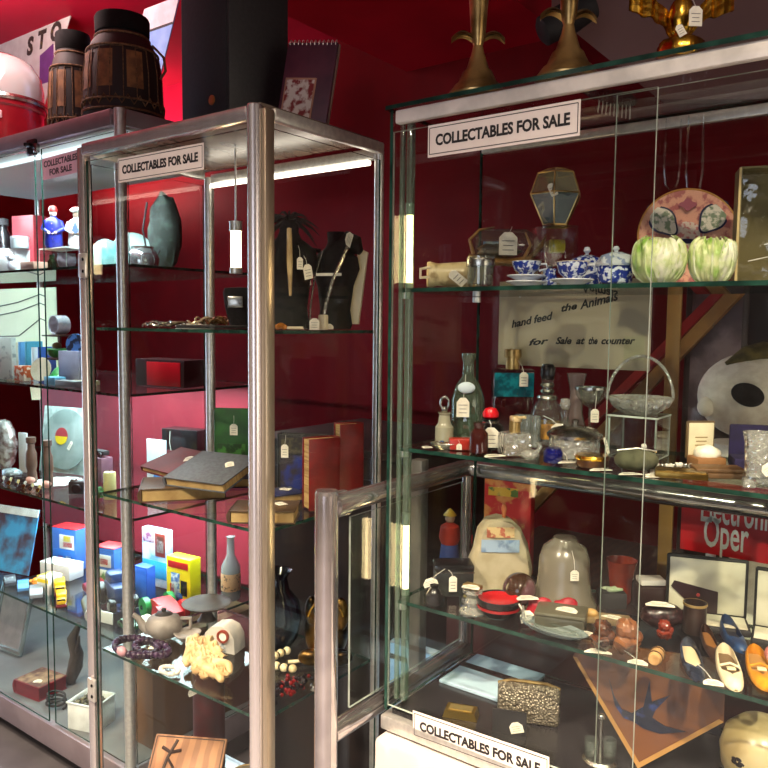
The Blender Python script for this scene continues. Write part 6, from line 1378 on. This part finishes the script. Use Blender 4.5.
MB().box((0, 0, .014), (.044, .036, .028), .003).build('box', BLACKM, o)
MB().ball((.002, -.002, .030), .012, (1.2, .7, .4), 12, wob=lambda v: 1+.25*math.sin(8*v.x)).ball((-.008, .003, .031), .007, (1.3, .7, .4)).build('leaf_brooch', mat('jade', (130, 160, 120), .3, c2=(190, 200, 170), scale=60), o)
o = thing('orange_vase', 'mottled orange-red glass vase at the back, between the cloche and the jewel cases', 'vase', Rz(640, 586, t3, .03, .03), 0)
MB().lathe([(.016, 0), (.019, .006), (.020, .03), (.024, .062), (.027, .076), (.0255, .076), (.021, .06), (0, .02)], 32).build('vase', mat('orange_glass', (128, 38, 16), .2, c2=(84, 18, 12), scale=26, lo=.4, hi=.65), o)
am = mat('amber_carving', (96, 50, 24), .25, c2=(44, 22, 14), scale=60, bump=.5, coat=.4)
def netsuke(lbl, px, py, s_, m=am, rz=0):
    o = thing('netsuke', lbl, 'figurine', Rz(px, py, t3, .022, .02), rz)
    MB().ball((0, 0, .011*s_), .012*s_, (1.1, .9, .95), 18, wob=lambda v: 1+.2*math.sin(6*v.x+5*v.y)*math.cos(7*v.z)).ball((0, -.002, .026*s_), .0105*s_, (1.05, .95, 1), n=18, wob=lambda v: 1+.16*math.sin(9*v.x+2)*math.cos(8*v.z+v.y*5)).ball((.009*s_, .002, .018*s_), .007*s_, n=12).build('body', m, o)
    MB().tube([(-.010*s_, -.008*s_, .016*s_), (0, -.015*s_, .013*s_), (.010*s_, -.008*s_, .016*s_)], .003*s_, 8).build('arms', m, o)
    return o
netsuke('dark amber carved figure standing over white slips at the front edge', 597, 655, 1.25)
netsuke('large pale orange carved figure in the middle of the front edge', 626, 655, 1.45, mat('pale_amber', (140, 84, 48), .3, c2=(84, 46, 28), scale=30, coat=.4), .3)
netsuke('small reddish carved figure behind the cork-coloured barrel', 664, 640, .85, mat('red_amber', (120, 42, 26), .25), .1)
o = thing('white_slip', 'white price slip lying under the dark amber figure', 'price tag', Rz(590, 658, t3+.0012, .03, .012), FACE-.2); price_tag(o, (0, 0, 0), 0, .040, .014, flat=True)
o = thing('white_slip', 'white price slip lying beside the cork-coloured barrel at the front edge', 'price tag', Rz(636, 664, t3+.0012, .02, .012), FACE-.4); price_tag(o, (0, 0, 0), 0, .028, .014, flat=True, top=(-.03, .012, .012))
o = thing('cork_barrel', 'little cork-coloured wooden barrel lying at the front edge', 'barrel', Rz(652, 668, t3, .02, .026), FACE-.55)
MB().lathe([(.0075, 0), (.0088, .002), (.0102, .016), (.0088, .032), (.0078, .034), (0, .034)], 24, M=T(0, -.016, .0105) @ RX(-PI/2)).build('barrel', mat('cork', (190, 150, 98), .6, c2=(160, 120, 74), scale=60), o)
for z in (-.008, .008): MB().tube([(.0103*math.cos(a*.35), z, .0105+.0103*math.sin(a*.35)) for a in range(18)], .0009, 5, True).build('hoop', mat('dark_hoop', (84, 60, 36), .5), o)
o = thing('beaded_purse', 'dark maroon beaded purse heaped behind the small carved figures', 'purse', Rz(662, 628, t3, .04, .03), FACE)
MB().ball((0, 0, .020), .03, (1.2, .7, .68), 22, wob=lambda v: 1+.05*math.sin(9*v.x)*math.sin(8*v.z)).build('purse', mat('maroon_beads', (74, 46, 48), .3, c2=(30, 14, 16), scale=200, tex='voronoi', lo=.1, hi=.5), o)
price_tag(o, (-.01, -.012, .043), -.2, .044, .018, flat=True)
o = thing('tall_black_mug', 'tall dark brown tankard standing behind the miniature shoes', 'tankard', Rz(694, 632, t3, .025, .025), FACE)
MB().lathe([(.017, 0), (.018, .002), (.0172, .045), (.0178, .048), (.0158, .048), (.015, .01), (0, .01)], 28).build('body', mat('dark_horn', (50, 34, 28), .3, c2=(32, 22, 20), scale=20), o); MB().lathe([(.0176, .044), (.0186, .045), (.0186, .0485), (.0176, .0485)], 28, cap=False).build('rim', brs, o)
# miniature shoes
def shoe(lbl, p, L_, W_, H_, m, lining, rz, heel=.0, strap=True):
    o = thing('miniature_shoe', lbl, 'shoe', p, rz)
    def half(y): # y 0 heel .. 1 toe
        return W_*.5*(.62+.30*math.sin(PI*min(1, y*1.15)*.9) if y < .62 else (.62+.30*math.sin(PI*.713*.9))*math.sqrt(max(0, 1-((y-.62)/.385)**2)))
    def rise(y): return heel*(1-min(1, y/.55))**1.5
    h0 = half
    def half(y): return h0(y)*(math.sqrt(max(.02, 1-((.14-y)/.142)**2)) if y < .14 else 1)
    NY = 30
    b = MB()
    rows = []
    for j in range(NY+1):
        y = j/NY*.999; w_ = max(half(y), .0006); z0 = rise(y)
        op = y < .60
        top = H_*(1-.45*min(1, y/.5)) if op else H_*(.55+.10*math.sin(PI*(y-.6)/.4*.9))*math.sqrt(max(.05, 1-((y-.6)/.42)**2))
        xr = w_*.80 if op else w_*.80*max(0, 1-(y-.60)/.12)
        row = []
        for sgn in (-1, 1):
            seq = []
            for t in (0, .25, .5, .75, 1):
                x = w_*(1+.10*math.sin(PI*t))*(1-t*t)+xr*t*t
                z = z0+top*math.sin(t*PI/2)
                seq.append(b.bm.verts.new((sgn*x, (y-.5)*L_, z)))
            row.append(seq)
        rows.append(row)
    for r0, r1 in zip(rows, rows[1:]):
        for s_ in (0, 1):
            for i in range(4): b.face((r0[s_][i], r0[s_][i+1], r1[s_][i+1], r1[s_][i]))
        b.face((r0[0][0], r0[1][0], r1[1][0], r1[0][0]))
        if max(abs(r0[0][4].co.x), abs(r1[0][4].co.x)) < 1e-4 + 0: pass
    for i in range(4): b.face((rows[0][0][i], rows[0][0][i+1], rows[0][1][i+1], rows[0][1][i]))
    bmesh.ops.remove_doubles(b.bm, verts=b.bm.verts, dist=.00012)
    b.build('upper', m, o)
    pr_ = [(half(.04+.7*j/16)*.86, (.04+.7*j/16-.5)*L_) for j in range(17)]
    MB().surf(lambda u, v: Vector(((2*v-1)*max(half(.03+.70*u)*.88, .0005), (.03+.70*u-.5)*L_, rise(.03+.70*u)+H_*.22)), 16, 4).build('insole', lining, o)
    if heel: MB().lathe([(W_*.16, 0), (W_*.14, heel*.5), (W_*.2, heel+.001)], 14, (0, -L_*.40, 0)).build('heel', m, o)
    if strap: MB().box((0, .12*L_, H_*.74), (W_*.34, W_*.26, .0022), .0008).build('buckle', mat('cream_buckle', (226, 212, 170), .4), o)
    if strap: MB().tube([(-W_*.36, -.0*L_, H_*.6+rise(.5)), (0, .01*L_, H_*.86+rise(.5)), (W_*.36, 0, H_*.6+rise(.5))], W_*.055, 8).build('strap', m, o)
    return o
def srot(a, b_): q = at_z(*b_, t3)-at_z(*a, t3); return math.atan2(q.y, q.x)-PI/2
cl_ = mat('cream_lining', (222, 204, 164), .5)
def sh(lbl, a, b_, W_, H_, m, lin_, heel=.004, strap=False):
    pa, pb = at_z(*a, t3), at_z(*b_, t3); c = (pa+pb)/2; L_ = (pb-pa).length
    return shoe(lbl, inR(c, .03, .037), min(L_, .108), W_, H_, m, lin_, srot(a, b_), heel, strap)
sh('dark blue miniature court shoe with a cream lining, left of the white shoe', (682, 646), (700, 694), .030, .017, mat('navy_shoe', (30, 36, 50), .25, c2=(56, 66, 84), scale=70, lo=.5, hi=.6), cl_)
sh('brown miniature shoe behind the dark blue and white shoes', (704, 636), (718, 662), .022, .016, mat('brown_shoe', (58, 36, 26), .3), mat('tan_lining', (140, 92, 44), .5))
sh('white miniature strap shoe at the front edge', (720, 650), (740, 702), .033, .019, mat('white_shoe', (232, 218, 186), .3, c2=(216, 200, 166), scale=60), mat('brown_lining', (110, 86, 58), .5), .004, True)
sh('mustard yellow miniature shoe with a cream buckle, right of the white shoe', (750, 650), (771, 702), .034, .018, mat('mustard_shoe', (206, 142, 34), .35, c2=(184, 118, 24), scale=60), mat('ochre_lining', (176, 130, 70), .5), .004, True)
sh('blue miniature boot-like shoe behind the white and mustard shoes', (724, 632), (744, 654), .028, .026, mat('blue_shoe', (30, 62, 104), .4, c2=(22, 40, 72), scale=60), mat('dark_lining', (20, 22, 34), .6))
o = thing('pink_purse', 'dusty pink floral purse at the right edge behind the mustard shoe', 'purse', Rz(786, 668, t3, .035, .03), FACE)
MB().ball((0, 0, .019), .026, (1.2, .7, .74), 20).build('purse', mat('pink_floral', (180, 104, 96), .7, c2=(206, 160, 150), scale=80, lo=.5, hi=.58), o)
o = thing('white_slip', 'white price slip lying at the toe of the white miniature shoe', 'price tag', Rz(708, 690, t3+.0012, .02, .012), FACE-.3); price_tag(o, (0, 0, 0), 0, .026, .016, flat=True, top=(-.02, .03, .012))
# jewel cases
wsat = mat('cream_satin2', (206, 200, 180), .35, c2=(186, 178, 156), scale=12)
def case(lbl, px, py, W_, rz, card=True):
    o = thing('jewel_case', lbl, 'jewel case', Rz(px, py, t3, W_*.5, .052), rz)
    MB().box((0, 0, .006), (W_, .058, .012), .004).build('tray', BLACKM, o); MB().box((0, -.001, .0126), (W_*.92, .05, .002), .001).build('tray_lining', wsat, o)
    MB().box((0, .036, .056), (W_, .008, .100), .006, T(0, 0, 0)).build('lid', BLACKM, o); MB().box((0, .0312, .057), (W_*.92, .002, .088), .003).build('lid_lining', wsat, o)
    if card:
        c = MB().prism([(-W_*.44, .052), (-W_*.10, .014), (W_*.14, .014), (W_*.14, .050), (-W_*.40, .062)], -.0008, .0008, T(0, .0285, 0) @ UPRIGHT).build('dark_card', mat('dark_maroon_card', (40, 18, 22), .4), o)
        MB().ball((-W_*.10, .0272, .042), .003, (1, .4, 1)).build('red_emblem', mat('emblem_red', (190, 60, 60), .4), c)
    return o
case('open jewel case with cream lining and a dark card inside its lid', 719, 612, .125, FACE-.32)
case('second open jewel case with cream lining at the right edge', 800, 622, .10, FACE-.5, False)
o = thing('black_box', 'small black box with a folded white paper on it, left of the jewel cases', 'box', Rz(668, 592, t3, .03, .03), FACE)
MB().box((0, 0, .022), (.05, .04, .044), .003).build('box', mat('dark_maroon_box', (40, 22, 22), .4), o)
MB().box((0, 0, .050), (.042, .03, .010), .002).build('folded_paper', WHITE, o)

# ================================================================== right cabinet, floor
o = thing('brass_block', 'small brass ingot-shaped box lying behind the lower sign', 'box', inR(at_z(461, 716, t4), .04, .03), FACE-.3)
MB().prism([(-.03, 0), (.03, 0), (.026, .014), (-.026, .014)], -.014, .014, RX(PI/2)).build('box', mat('satin_brass', (176, 146, 62), .3, .9), o)
MB().box((0, 0, .0146), (.04, .018, .001)).build('engraved_plate', mat('pale_brass', (216, 192, 120), .3, .8), o)
o = thing('sequin_clutch', 'silver textured clutch bag with a gold frame standing on the showcase floor', 'bag', inR(at_z(528, 722, t4), .07, .03), FACE-.25)
MB().box((0, 0, .034), (.105, .022, .068), .008).build('bag', mat('silver_sequins', (176, 166, 146), .35, .4, c2=(110, 100, 84), scale=260, tex='voronoi', bump=.8, lo=.1, hi=.6), o)
MB().tube([(-.052, 0, .064), (-.03, 0, .071), (.03, 0, .071), (.052, 0, .064)], .003, 8).build('gold_frame', brs, o)
o = thing('black_card', 'black folded card with a white tag in front of the silver clutch', 'card', inR(at_z(509, 735, t4), .05, .012), FACE-.3)
MB().box((0, 0, .021), (.056, .003, .042)).build('card', BLACKM, o); price_tag(o, (.012, -.0035, .016), 0, .022, .018, roll=.3)
MB().box((0, -.014, .0008), (.056, .028, .0016)).build('lower_flap', BLACKM, o)
# swallow plaque
pL, pR = at_y(578, 664, 1.27), at_y(716, 716, 1.20)
o = thing('swallow_plaque', 'orange-brown diamond wooden plaque painted with a dark blue swallow', 'plaque', inR(at_z(640, 768, t4+.001), .09, .05), (math.radians(-12), 0, FACE-.34))
k2 = mpp(o.location)
cor = [(-2*k2, 0), (75*k2, 58*k2), (76*k2, 116*k2), (-62*k2, 116*k2), (-70*k2, 98*k2)]
MB().prism(cor, -.004, .004, UPRIGHT).build('board', mat('orange_plaque_wood', (110, 62, 16), .4, c2=(70, 36, 10), scale=7, lo=.35, hi=.7), o)
MB().prism([(-2*k2, -.0), (-70*k2, 98*k2), (-66*k2, 98*k2), (-1*k2, 6*k2), (71*k2, 60*k2), (75*k2, 58*k2)], .004, .0052, UPRIGHT).build('pale_edge', mat('pale_plaque_edge', (166, 120, 60), .5), o)
sw = [(-34, 82), (-28, 66), (-20, 54), (-10, 52), (1, 60), (6, 86), (9, 66), (26, 75), (13, 59), (10, 51), (22, 45), (42, 43), (18, 37), (2, 39), (-8, 44), (-18, 46), (-27, 57)]
MB().prism([(x*k2*.98, z*k2) for x, z in sw], .004, .0056, UPRIGHT).build('swallow', mat('swallow_blue', (10, 14, 32), .4, c2=(22, 44, 100), scale=60, lo=.55, hi=.7), o)
o = thing('dark_folder', 'dark blue-grey folder standing behind the swallow plaque', 'folder', inR(at_z(640, 742, t4+.0), .13, .012) , FACE-.34)
o.location.y = 1.318
o.rotation_euler = (0, 0, 0)
MB().box((0, 0, .085), (.20, .006, .17), .001).build('folder', mat('slate_folder', (40, 46, 58), .5, c2=(30, 34, 44), scale=12), o)
o = thing('cream_globe', 'cream round globe jar with black flowers and a gold foot at the lower right corner', 'jar', inR(at_z(758, 795, t4), .06, .055), FACE)
k3 = rk_(752, 1.16, t4)
MB().lathe([(16*k3, 0), (18*k3, 4*k3), (27*k3, 14*k3), (36*k3, 30*k3), (38*k3, 48*k3), (33*k3, 66*k3), (20*k3, 78*k3), (10*k3, 81*k3), (0, 82*k3)], 44).build('globe', mat('cream_globe_glaze', (166, 150, 112), .3, c2=(136, 118, 80), scale=16), o)
MB().lathe([(17*k3, 0), (19*k3, 2*k3), (30*k3, 16*k3), (28.5*k3, 16.5*k3)], 44, cap=False).build('gold_foot', brs, o)
def fl(a, z, s_, nm):
    b = MB()
    for i in range(5):
        t = 2*PI*i/5
        b.ball((s_*.8*math.cos(t), 0, s_*.6*math.sin(t)), s_, (1, .25, .6), 12)
    b.build(nm, BLACK, o, loc=(37*k3*math.cos(a), 37*k3*math.sin(a), z), rot=(0, 0, a+PI/2))
fl(-1.5, 40*k3, .0085, 'black_flower'); fl(-2.6, 46*k3, .006, 'black_flower'); fl(-.4, 46*k3, .006, 'black_flower')
o = thing('cruet_stand', 'low silver wire stand with two small glasses at the bottom left of the plaque', 'stand', inR(at_z(600, 760, t4), .03, .03), FACE)
MB().lathe([(.026, 0), (.028, .002), (.024, .006), (0, .006)], 28).build('base', SILVER, o); MB().cyl((0, 0, .006), .0025, .06, 10).ball((0, 0, .07), .006).build('handle', SILVER, o)
for sx in (-1, 1): MB().lathe([(.008, .006), (.0105, .009), (.0105, .034), (.0095, .034), (.009, .01)], 20, (sx*.0145, 0, 0)).build('glass', CLR, o)

# ================================================================== behind the right cabinet
# hand-lettered notice hung behind the glass
n0, n1 = at_y(500, 330, 1.352), at_y(652, 330, 1.352)
zt_, zb_ = at_y(575, 280, 1.352).z, at_y(560, 367, 1.352).z
o = thing('hand_lettered_notice', 'cream hand-lettered notice about animals fixed to the back of the showcase', 'notice', ((n0.x+n1.x)/2, 1.3475, zb_), 0)
hN, wN = zt_-zb_, n1.x-n0.x
MB().box((0, 0, hN/2), (wN, .0015, hN)).build('sheet', mat('aged_paper', (198, 180, 158), .7, c2=(186, 168, 146), scale=5), o)
HINK = mat('marker_ink', (36, 34, 40), .6)
def oN(px, py): q = at_y(px, py, 1.346); return (q.x-o.location.x, -.0014, q.z-zb_)
for s_, a, b_, sz in (('hand feed', (510, 325), (552, 316), .020), ('the', (560, 309), (576, 306), .018), ('Animals', (579, 306), (618, 296), .022), ('for', (527, 343), (547, 341), .017), ('Sale', (555, 341), (571, 341), .018), ('at', (575, 341), (584, 341), .018), ('the', (588, 341), (597, 341), .018), ('counter', (600, 341), (634, 341), .018)):
    qa, qb = Vector(oN(*a)), Vector(oN(*b_))
    lettering('lettering', s_, sz, HINK, o, (qa+qb)/2, (PI/2, -math.atan2(qb.z-qa.z, qb.x-qa.x), 0), bold=.0005, shear=.35, width=(qb-qa).length)
MB().box((oN(520, 296)[0], -.0012, hN*.82), (.004, .0006, .004)).build('pin', ALU, o)
MB().box((oN(634, 345)[0], -.0012, oN(634, 348)[2]), (.036, .0004, .042)).build('paper_slip', mat('pale_slip', (200, 188, 158), .7), o)
# wall behind: picture rail objects stand on a low dark counter
CY0, CY1, CZ = 1.46, 2.05, .96
o = thing('back_counter', 'long dark wooden counter behind the glass showcase', 'counter', (-.12, (CY0+CY1)/2, 0))
MB().box((0, 0, CZ-.015), (1.66, CY1-CY0, .03), .004).build('worktop', WOODD, o); MB().box((0, .02, (CZ-.03)/2), (1.62, CY1-CY0-.05, CZ-.03)).build('carcass', mat('maroon_carcass', (70, 24, 28), .5, c2=(58, 20, 24), scale=6), o)
def C_at(px, Y, z=CZ): return spot(px, Y, z)
p = C_at(742, 1.60); k = mpp(p)
o = thing('plush_toy', 'big white plush animal head with a black eye patch and olive crest behind the showcase', 'plush toy', p, FACE)
R2 = 52*k; zc = at_y(742, 395, 1.60).z-CZ
MB().ball((0, 0, zc), R2, (1, .8, .82), 30).build('head', mat('white_plush', (240, 230, 212), .95, c2=(226, 214, 194), scale=60, bump=.5), o)
MB().lathe([(R2*.8, 0), (R2*.7, zc*.4), (R2*.75, zc*.8)], 28, sy=.8).build('body', mat('white_plush', (240, 230, 212), .95, c2=(226, 214, 194), scale=60, bump=.5), o)
MB().ball((0, 0, 0), .027, (1.1, .35, .78), 20).build('eye_patch', BLACKF, o, loc=(-.046, -R2*.72, zc+.008), rot=(.0, .35, -.2))
MB().tube([(-R2*.62, -.02, zc+R2*.58), (-R2*.3, -.03, zc+R2*.78), (0, -.03, zc+R2*.85), (R2*.4, -.03, zc+R2*.78)], [.006, .016, .018, .014], 12).build('crest', mat('olive_fur', (104, 92, 52), .95, c2=(70, 62, 36), scale=50, bump=.6), o)
MB().ball((-R2*.96, -.02, zc-.02), .016, (1, 1, 1.2), 14).build('ear', mat('white_plush', (240, 230, 212), .95, c2=(226, 214, 194), scale=60, bump=.5), o)
MB().box((R2*.50, -R2*.86, zc+.012), (.05, .002, .056)).build('paper_label', mat('greenish_label', (186, 182, 140), .6), o)
def leaner(name, lbl, cat, a, b_, wpx, m, Y):
    """a board or stick leaning on the wall between two pixels at depth Y"""
    pa, pb = at_y(*a, Y), at_y(*b_, Y); d = pb-pa; L_ = d.length; k = mpp(pa)
    o = thing(name, lbl, cat, pa, (0, -math.atan2(d.z, d.x), 0))
    MB().box((L_/2, 0, 0), (L_, .02, wpx*k), .002).build('board', m, o)
    return o
def stander(name, lbl, cat, px, py0, py1, wpx, m, Y, inner=None):
    p = C_at(px, Y); k = mpp(p); z0, z1_ = at_y(px, py1, Y).z, at_y(px, py0, Y).z
    o = thing(name, lbl, cat, p, FACE*.3)
    MB().box((0, 0, (z1_-CZ)/2), (wpx*k, .02, z1_-CZ), .002).build('board', m, o)
    if inner: MB().box((0, -.0108, (z1_-CZ)*.75), (wpx*k*.8, .002, (z1_-CZ)*.42)).build('picture', inner, o)
    return o
stander('wooden_post', 'upright pale wooden batten behind the crystal basket', 'batten', 663, 278, 470, 13, mat('pale_batten', (170, 128, 70), .5), 1.66)
stander('framed_picture', 'dark framed picture with grey print standing behind the plush toy', 'picture frame', 705, 280, 470, 56, mat('dark_frame', (50, 34, 34), .5), 1.80, mat('grey_print', (120, 100, 104), .5, c2=(70, 50, 56), scale=14))
stander('dark_noticeboard', 'dark noticeboard with amber lower edge at the right behind the plush toy', 'board', 768, 280, 470, 60, mat('dark_panel_paint', (44, 30, 30), .5, c2=(34, 24, 24), scale=6), 1.86)
def slanted(name, lbl, a, b_, wpx, m, Y):
    pa, pb = at_y(*a, Y), at_y(*b_, Y); k = mpp(pa)
    d = (pb-pa); u = d.normalized(); n_ = Vector((-u.z, 0, u.x))*wpx*k*.5
    lowest = CZ+.001
    s0 = pa - u*((pa.z-lowest)/max(u.z, .05))
    o = thing(name, lbl, 'batten', s0, 0)
    q = [(-n_.x, -n_.z), (n_.x, n_.z), ((pb-s0).x+n_.x, (pb-s0).z+n_.z), ((pb-s0).x-n_.x, (pb-s0).z-n_.z)]
    zmin = min(v[1] for v in q); q = [(x, z-zmin) for x, z in q]
    MB().prism(q, -.012, .012, UPRIGHT).build('board', m, o)
    return o
slanted('easel_leg', 'tan wooden strut slanting up to the right behind the plush toy', (664, 372), (748, 284), 12, mat('tan_strut', (150, 108, 56), .5, c2=(124, 86, 42), scale=20), 1.72)
slanted('red_strut', 'red painted strut slanting up to the right above the tan one', (664, 352), (738, 278), 9, mat('red_strut_paint', (160, 24, 28), .45), 1.76)
# red board with white words
p0, p1 = at_y(699, 520, 1.415), at_y(800, 540, 1.415); 
o = thing('red_notice', 'red board with big white words Electronic Oper behind the lower shelf', 'notice', ((p0.x+p1.x)/2+.02, 1.415, 1.0), 0)
zA, zB = at_y(699, 486, 1.415).z, at_y(699, 546, 1.415).z
MB().box((0, 0, (zA+zB)/2-1.0), (p1.x-p0.x+.10, .005, zA-zB+.02)).build('board', mat('notice_red', (196, 22, 34), .4), o)
WL = mat('white_letters', (232, 226, 220), .5)
def oR(px, py): q = at_y(px, py, 1.411); return (q.x-o.location.x, -.0034, q.z-1.0)
xw = oR(707, 510)
lettering('lettering', 'Electronic', .078, WL, o, (oR(700, 510)[0], -.0034, oR(740, 513)[2]), align='LEFT', bold=.001, width=oR(776, 520)[0]-oR(700, 520)[0])
lettering('lettering', 'Oper', .078, WL, o, (oR(703, 536)[0], -.0034, oR(715, 534)[2]), align='LEFT', bold=.001, width=oR(748, 540)[0]-oR(703, 540)[0])
for sx in (-.06, .06): MB().box((sx, .008, (zA-1.0)/2-.5), (.02, .010, zA)).build('stake', WOODD, o)
o.location.z = 1.0
# glowing panel in place of a pale blue reflection, low through the left end
yb = 1.43
xl, xr_ = at_y(392, 660, yb).x, at_y(492, 660, yb).x
zt2 = at_y(440, 656, yb).z
RFX = lamp_mat('reflection_blue', (168, 206, 236), .42)
o = thing('reflection_panel', 'pale blue glowing panel with a black band, in place of a reflection behind the railing', 'reflection stand-in', ((xl+xr_)/2-.01, yb+.015, 0), 0)
MB().box((0, 0, zt2/2), (xr_-xl, .028, zt2), .006).build('box', mat('reflection_pale', (200, 212, 222), .3, c2=(186, 200, 212), scale=5), o)  # body of the added reflection panel
MB().box((0, -.0155, zt2-.10), (xr_-xl-.012, .003, .19), .001).build('reflection_front', RFX, o)
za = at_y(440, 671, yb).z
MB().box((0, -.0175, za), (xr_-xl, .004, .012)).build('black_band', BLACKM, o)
o = thing('dark_backdrop', 'low dark sideboard in place of shade behind the left cabinet', 'backdrop', (-1.36, 1.80, 0), 0)  # dark block added where the background falls into shade
MB().box((0, 0, .60), (.50, .48, 1.20), .004).build('carcass', mat('shade_brown', (40, 26, 22), .45, c2=(30, 20, 18), scale=8), o)
MB().box((0, 0, 1.21), (.54, .52, .02), .003).build('worktop', mat('shade_brown', (40, 26, 22), .45), o)
for sx in (-1, 1): MB().box((sx*.12, -.245, .60), (.22, .012, 1.08), .003).build('backdrop_front', mat('shade_brown', (40, 26, 22), .45), o)
# posters and toys seen between, behind the railing
def poster(lbl, px, py, wpx, hpx, m, Y, name='poster'):
    p = at_y(px, py, Y); k = mpp(p)
    o = thing(name, lbl, 'poster', p, 0); MB().box((0, 0, 0), (wpx*k*1.1, .004, hpx*k)).build('print', m, o); return o
o = thing('red_carton', 'red printed carton standing on the back counter behind the tea cosy', 'box', spot(508, 1.60, CZ)+Vector((.0, 0, .0)), FACE*.4)
MB().box((0, 0, .118), (.11, .05, .236), .002).build('carton', mat('red_print_card', (176, 30, 36), .5, c2=(196, 130, 70), scale=26, lo=.55, hi=.62), o)
MB().box((-.01, -.026, .200), (.07, .001, .02)).build('yellow_strip', mat('yellow_strip', (206, 170, 60), .5, c2=(90, 120, 60), scale=60, lo=.5, hi=.55), o)
o = thing('painted_figure', 'red, yellow and blue painted clown figure standing on the counter beyond the railing', 'figurine', Vector((0, 0, 0)), FACE)
pp = at_y(449, 575, 1.52); k = mpp(pp)
o.location = (pp.x, 1.52, CZ)
hF = at_y(450, 508, 1.52).z-CZ
MB().lathe([(.022, 0), (.026, hF*.1), (.020, hF*.45), (.012, hF*.55)], 24).build('trousers', mat('clown_blue', (60, 80, 150), .5), o)
MB().lathe([(.020, hF*.45), (.026, hF*.55), (.022, hF*.72), (.008, hF*.78)], 24).build('jacket', mat('clown_red', (196, 56, 34), .5), o)
MB().ball((0, 0, hF*.84), hF*.075).build('head', mat('doll_skin', (224, 190, 164), .5), o)
MB().lathe([(.016, hF*.89), (.006, hF*.97), (0, hF)], 16).build('hat', mat('clown_yellow', (220, 180, 60), .5), o)

o = thing('reflection_sheet', 'pale blue sheet with a black band, in place of a reflection on the showcase floor', 'folder', (-.688, 1.262, t4+.0002), 0)  # sheet stands in for the bluish reflection on the floor panel
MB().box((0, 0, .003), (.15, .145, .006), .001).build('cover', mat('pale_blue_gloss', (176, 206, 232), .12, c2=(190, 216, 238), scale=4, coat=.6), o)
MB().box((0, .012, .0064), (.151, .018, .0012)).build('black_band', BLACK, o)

# ---- settle: sizes checked against their neighbours, then everything is kept inside its own case
for nm, g_ in (('green_bottle', (1, 1, 1.3)), ('square_flask', 1.3), ('ring_stopper_bottle', (.85, .85, 1.15)), ('black_bottle', 1.12), ('perfume_atomiser', 1.3), ('decanter', 1.12), ('silver_dish', .95),
               ('crystal_box', 1.2), ('champagne_coupe', 1.12), ('bud_vase', 1.1), ('amber_bottle', 1), ('red_ring_box', .8), ('cobalt_bottle', 1.2), ('lacquer_bowl', 1.2), ('glass_fish_dish', .95), ('brown_glass_globe', 1.1)):
    bpy.data.objects[nm].scale = (g_, g_, g_) if not isinstance(g_, tuple) else g_
bpy.data.objects['glass_cloche'].scale = (1, 1, .9)
bpy.context.view_layer.update()
def box_of(o):
    lo, hi = Vector((9e9,)*3), Vector((-9e9,)*3)
    st = [o]
    while st:
        c = st.pop(); st += list(c.children)
        if c.type == 'MESH':
            for q in c.bound_box:
                w_ = c.matrix_world @ Vector(q)
                for i in range(3): lo[i] = min(lo[i], w_[i]); hi[i] = max(hi[i], w_[i])
    return lo, hi
LIM = (((LX0+.012, LX1-.0075), (LY0+.006, LY1-.028), LS, 1.89), ((RX0+.022, RX1-.01), (RY0+.0135, RY1-.0065), (t1, t2, t3, t4), 1.88), ((FX0+.03, FX1-.008), (FY0+.016, FY1-.01), (s1, s2, s3, s4, s5), 2.08))
for o in list(bpy.data.objects):
    if o.parent or 'label' not in o or o['category'] in ('display cabinet', 'railing', 'ceiling light', 'sign', 'notice', 'post', 'lamp'): continue
    lo, hi = box_of(o); c = (lo+hi)/2
    for X, Y, Z, top in LIM:
        if X[0]-.03 < c.x < X[1]+.03 and Y[0]-.02 < c.y < Y[1]+.02 and min(Z)-.02 < c.z < top:
            if lo.x < X[0]: o.location.x += X[0]-lo.x
            elif hi.x > X[1]: o.location.x -= hi.x-X[1]
            if lo.y < Y[0]: o.location.y += Y[0]-lo.y
            elif hi.y > Y[1]: o.location.y -= hi.y-Y[1]
            b_ = max([z for z in Z if z < lo.z+.02] or [min(Z)])
            if lo.z < b_: o.location.z += b_-lo.z+.0002
            break

# ================================================================== view
w = bpy.data.worlds.new('world'); sc.world = w; w.use_nodes = True
w.node_tree.nodes['Background'].inputs['Color'].default_value = (.05, .045, .045, 1)
w.node_tree.nodes['Background'].inputs['Strength'].default_value = .3
sc.view_settings.view_transform = 'Standard'
sc.view_settings.look = 'None'
sc.view_settings.gamma = 1
sc.view_settings.use_curve_mapping = False
sc.view_settings.exposure = 0.95
try:
    sc.cycles.max_bounces = 10
    sc.cycles.transparent_max_bounces = 64
    sc.cycles.caustics_reflective = False
    sc.cycles.caustics_refractive = False
    sc.cycles.sample_clamp_indirect = 4
except Exception: pass
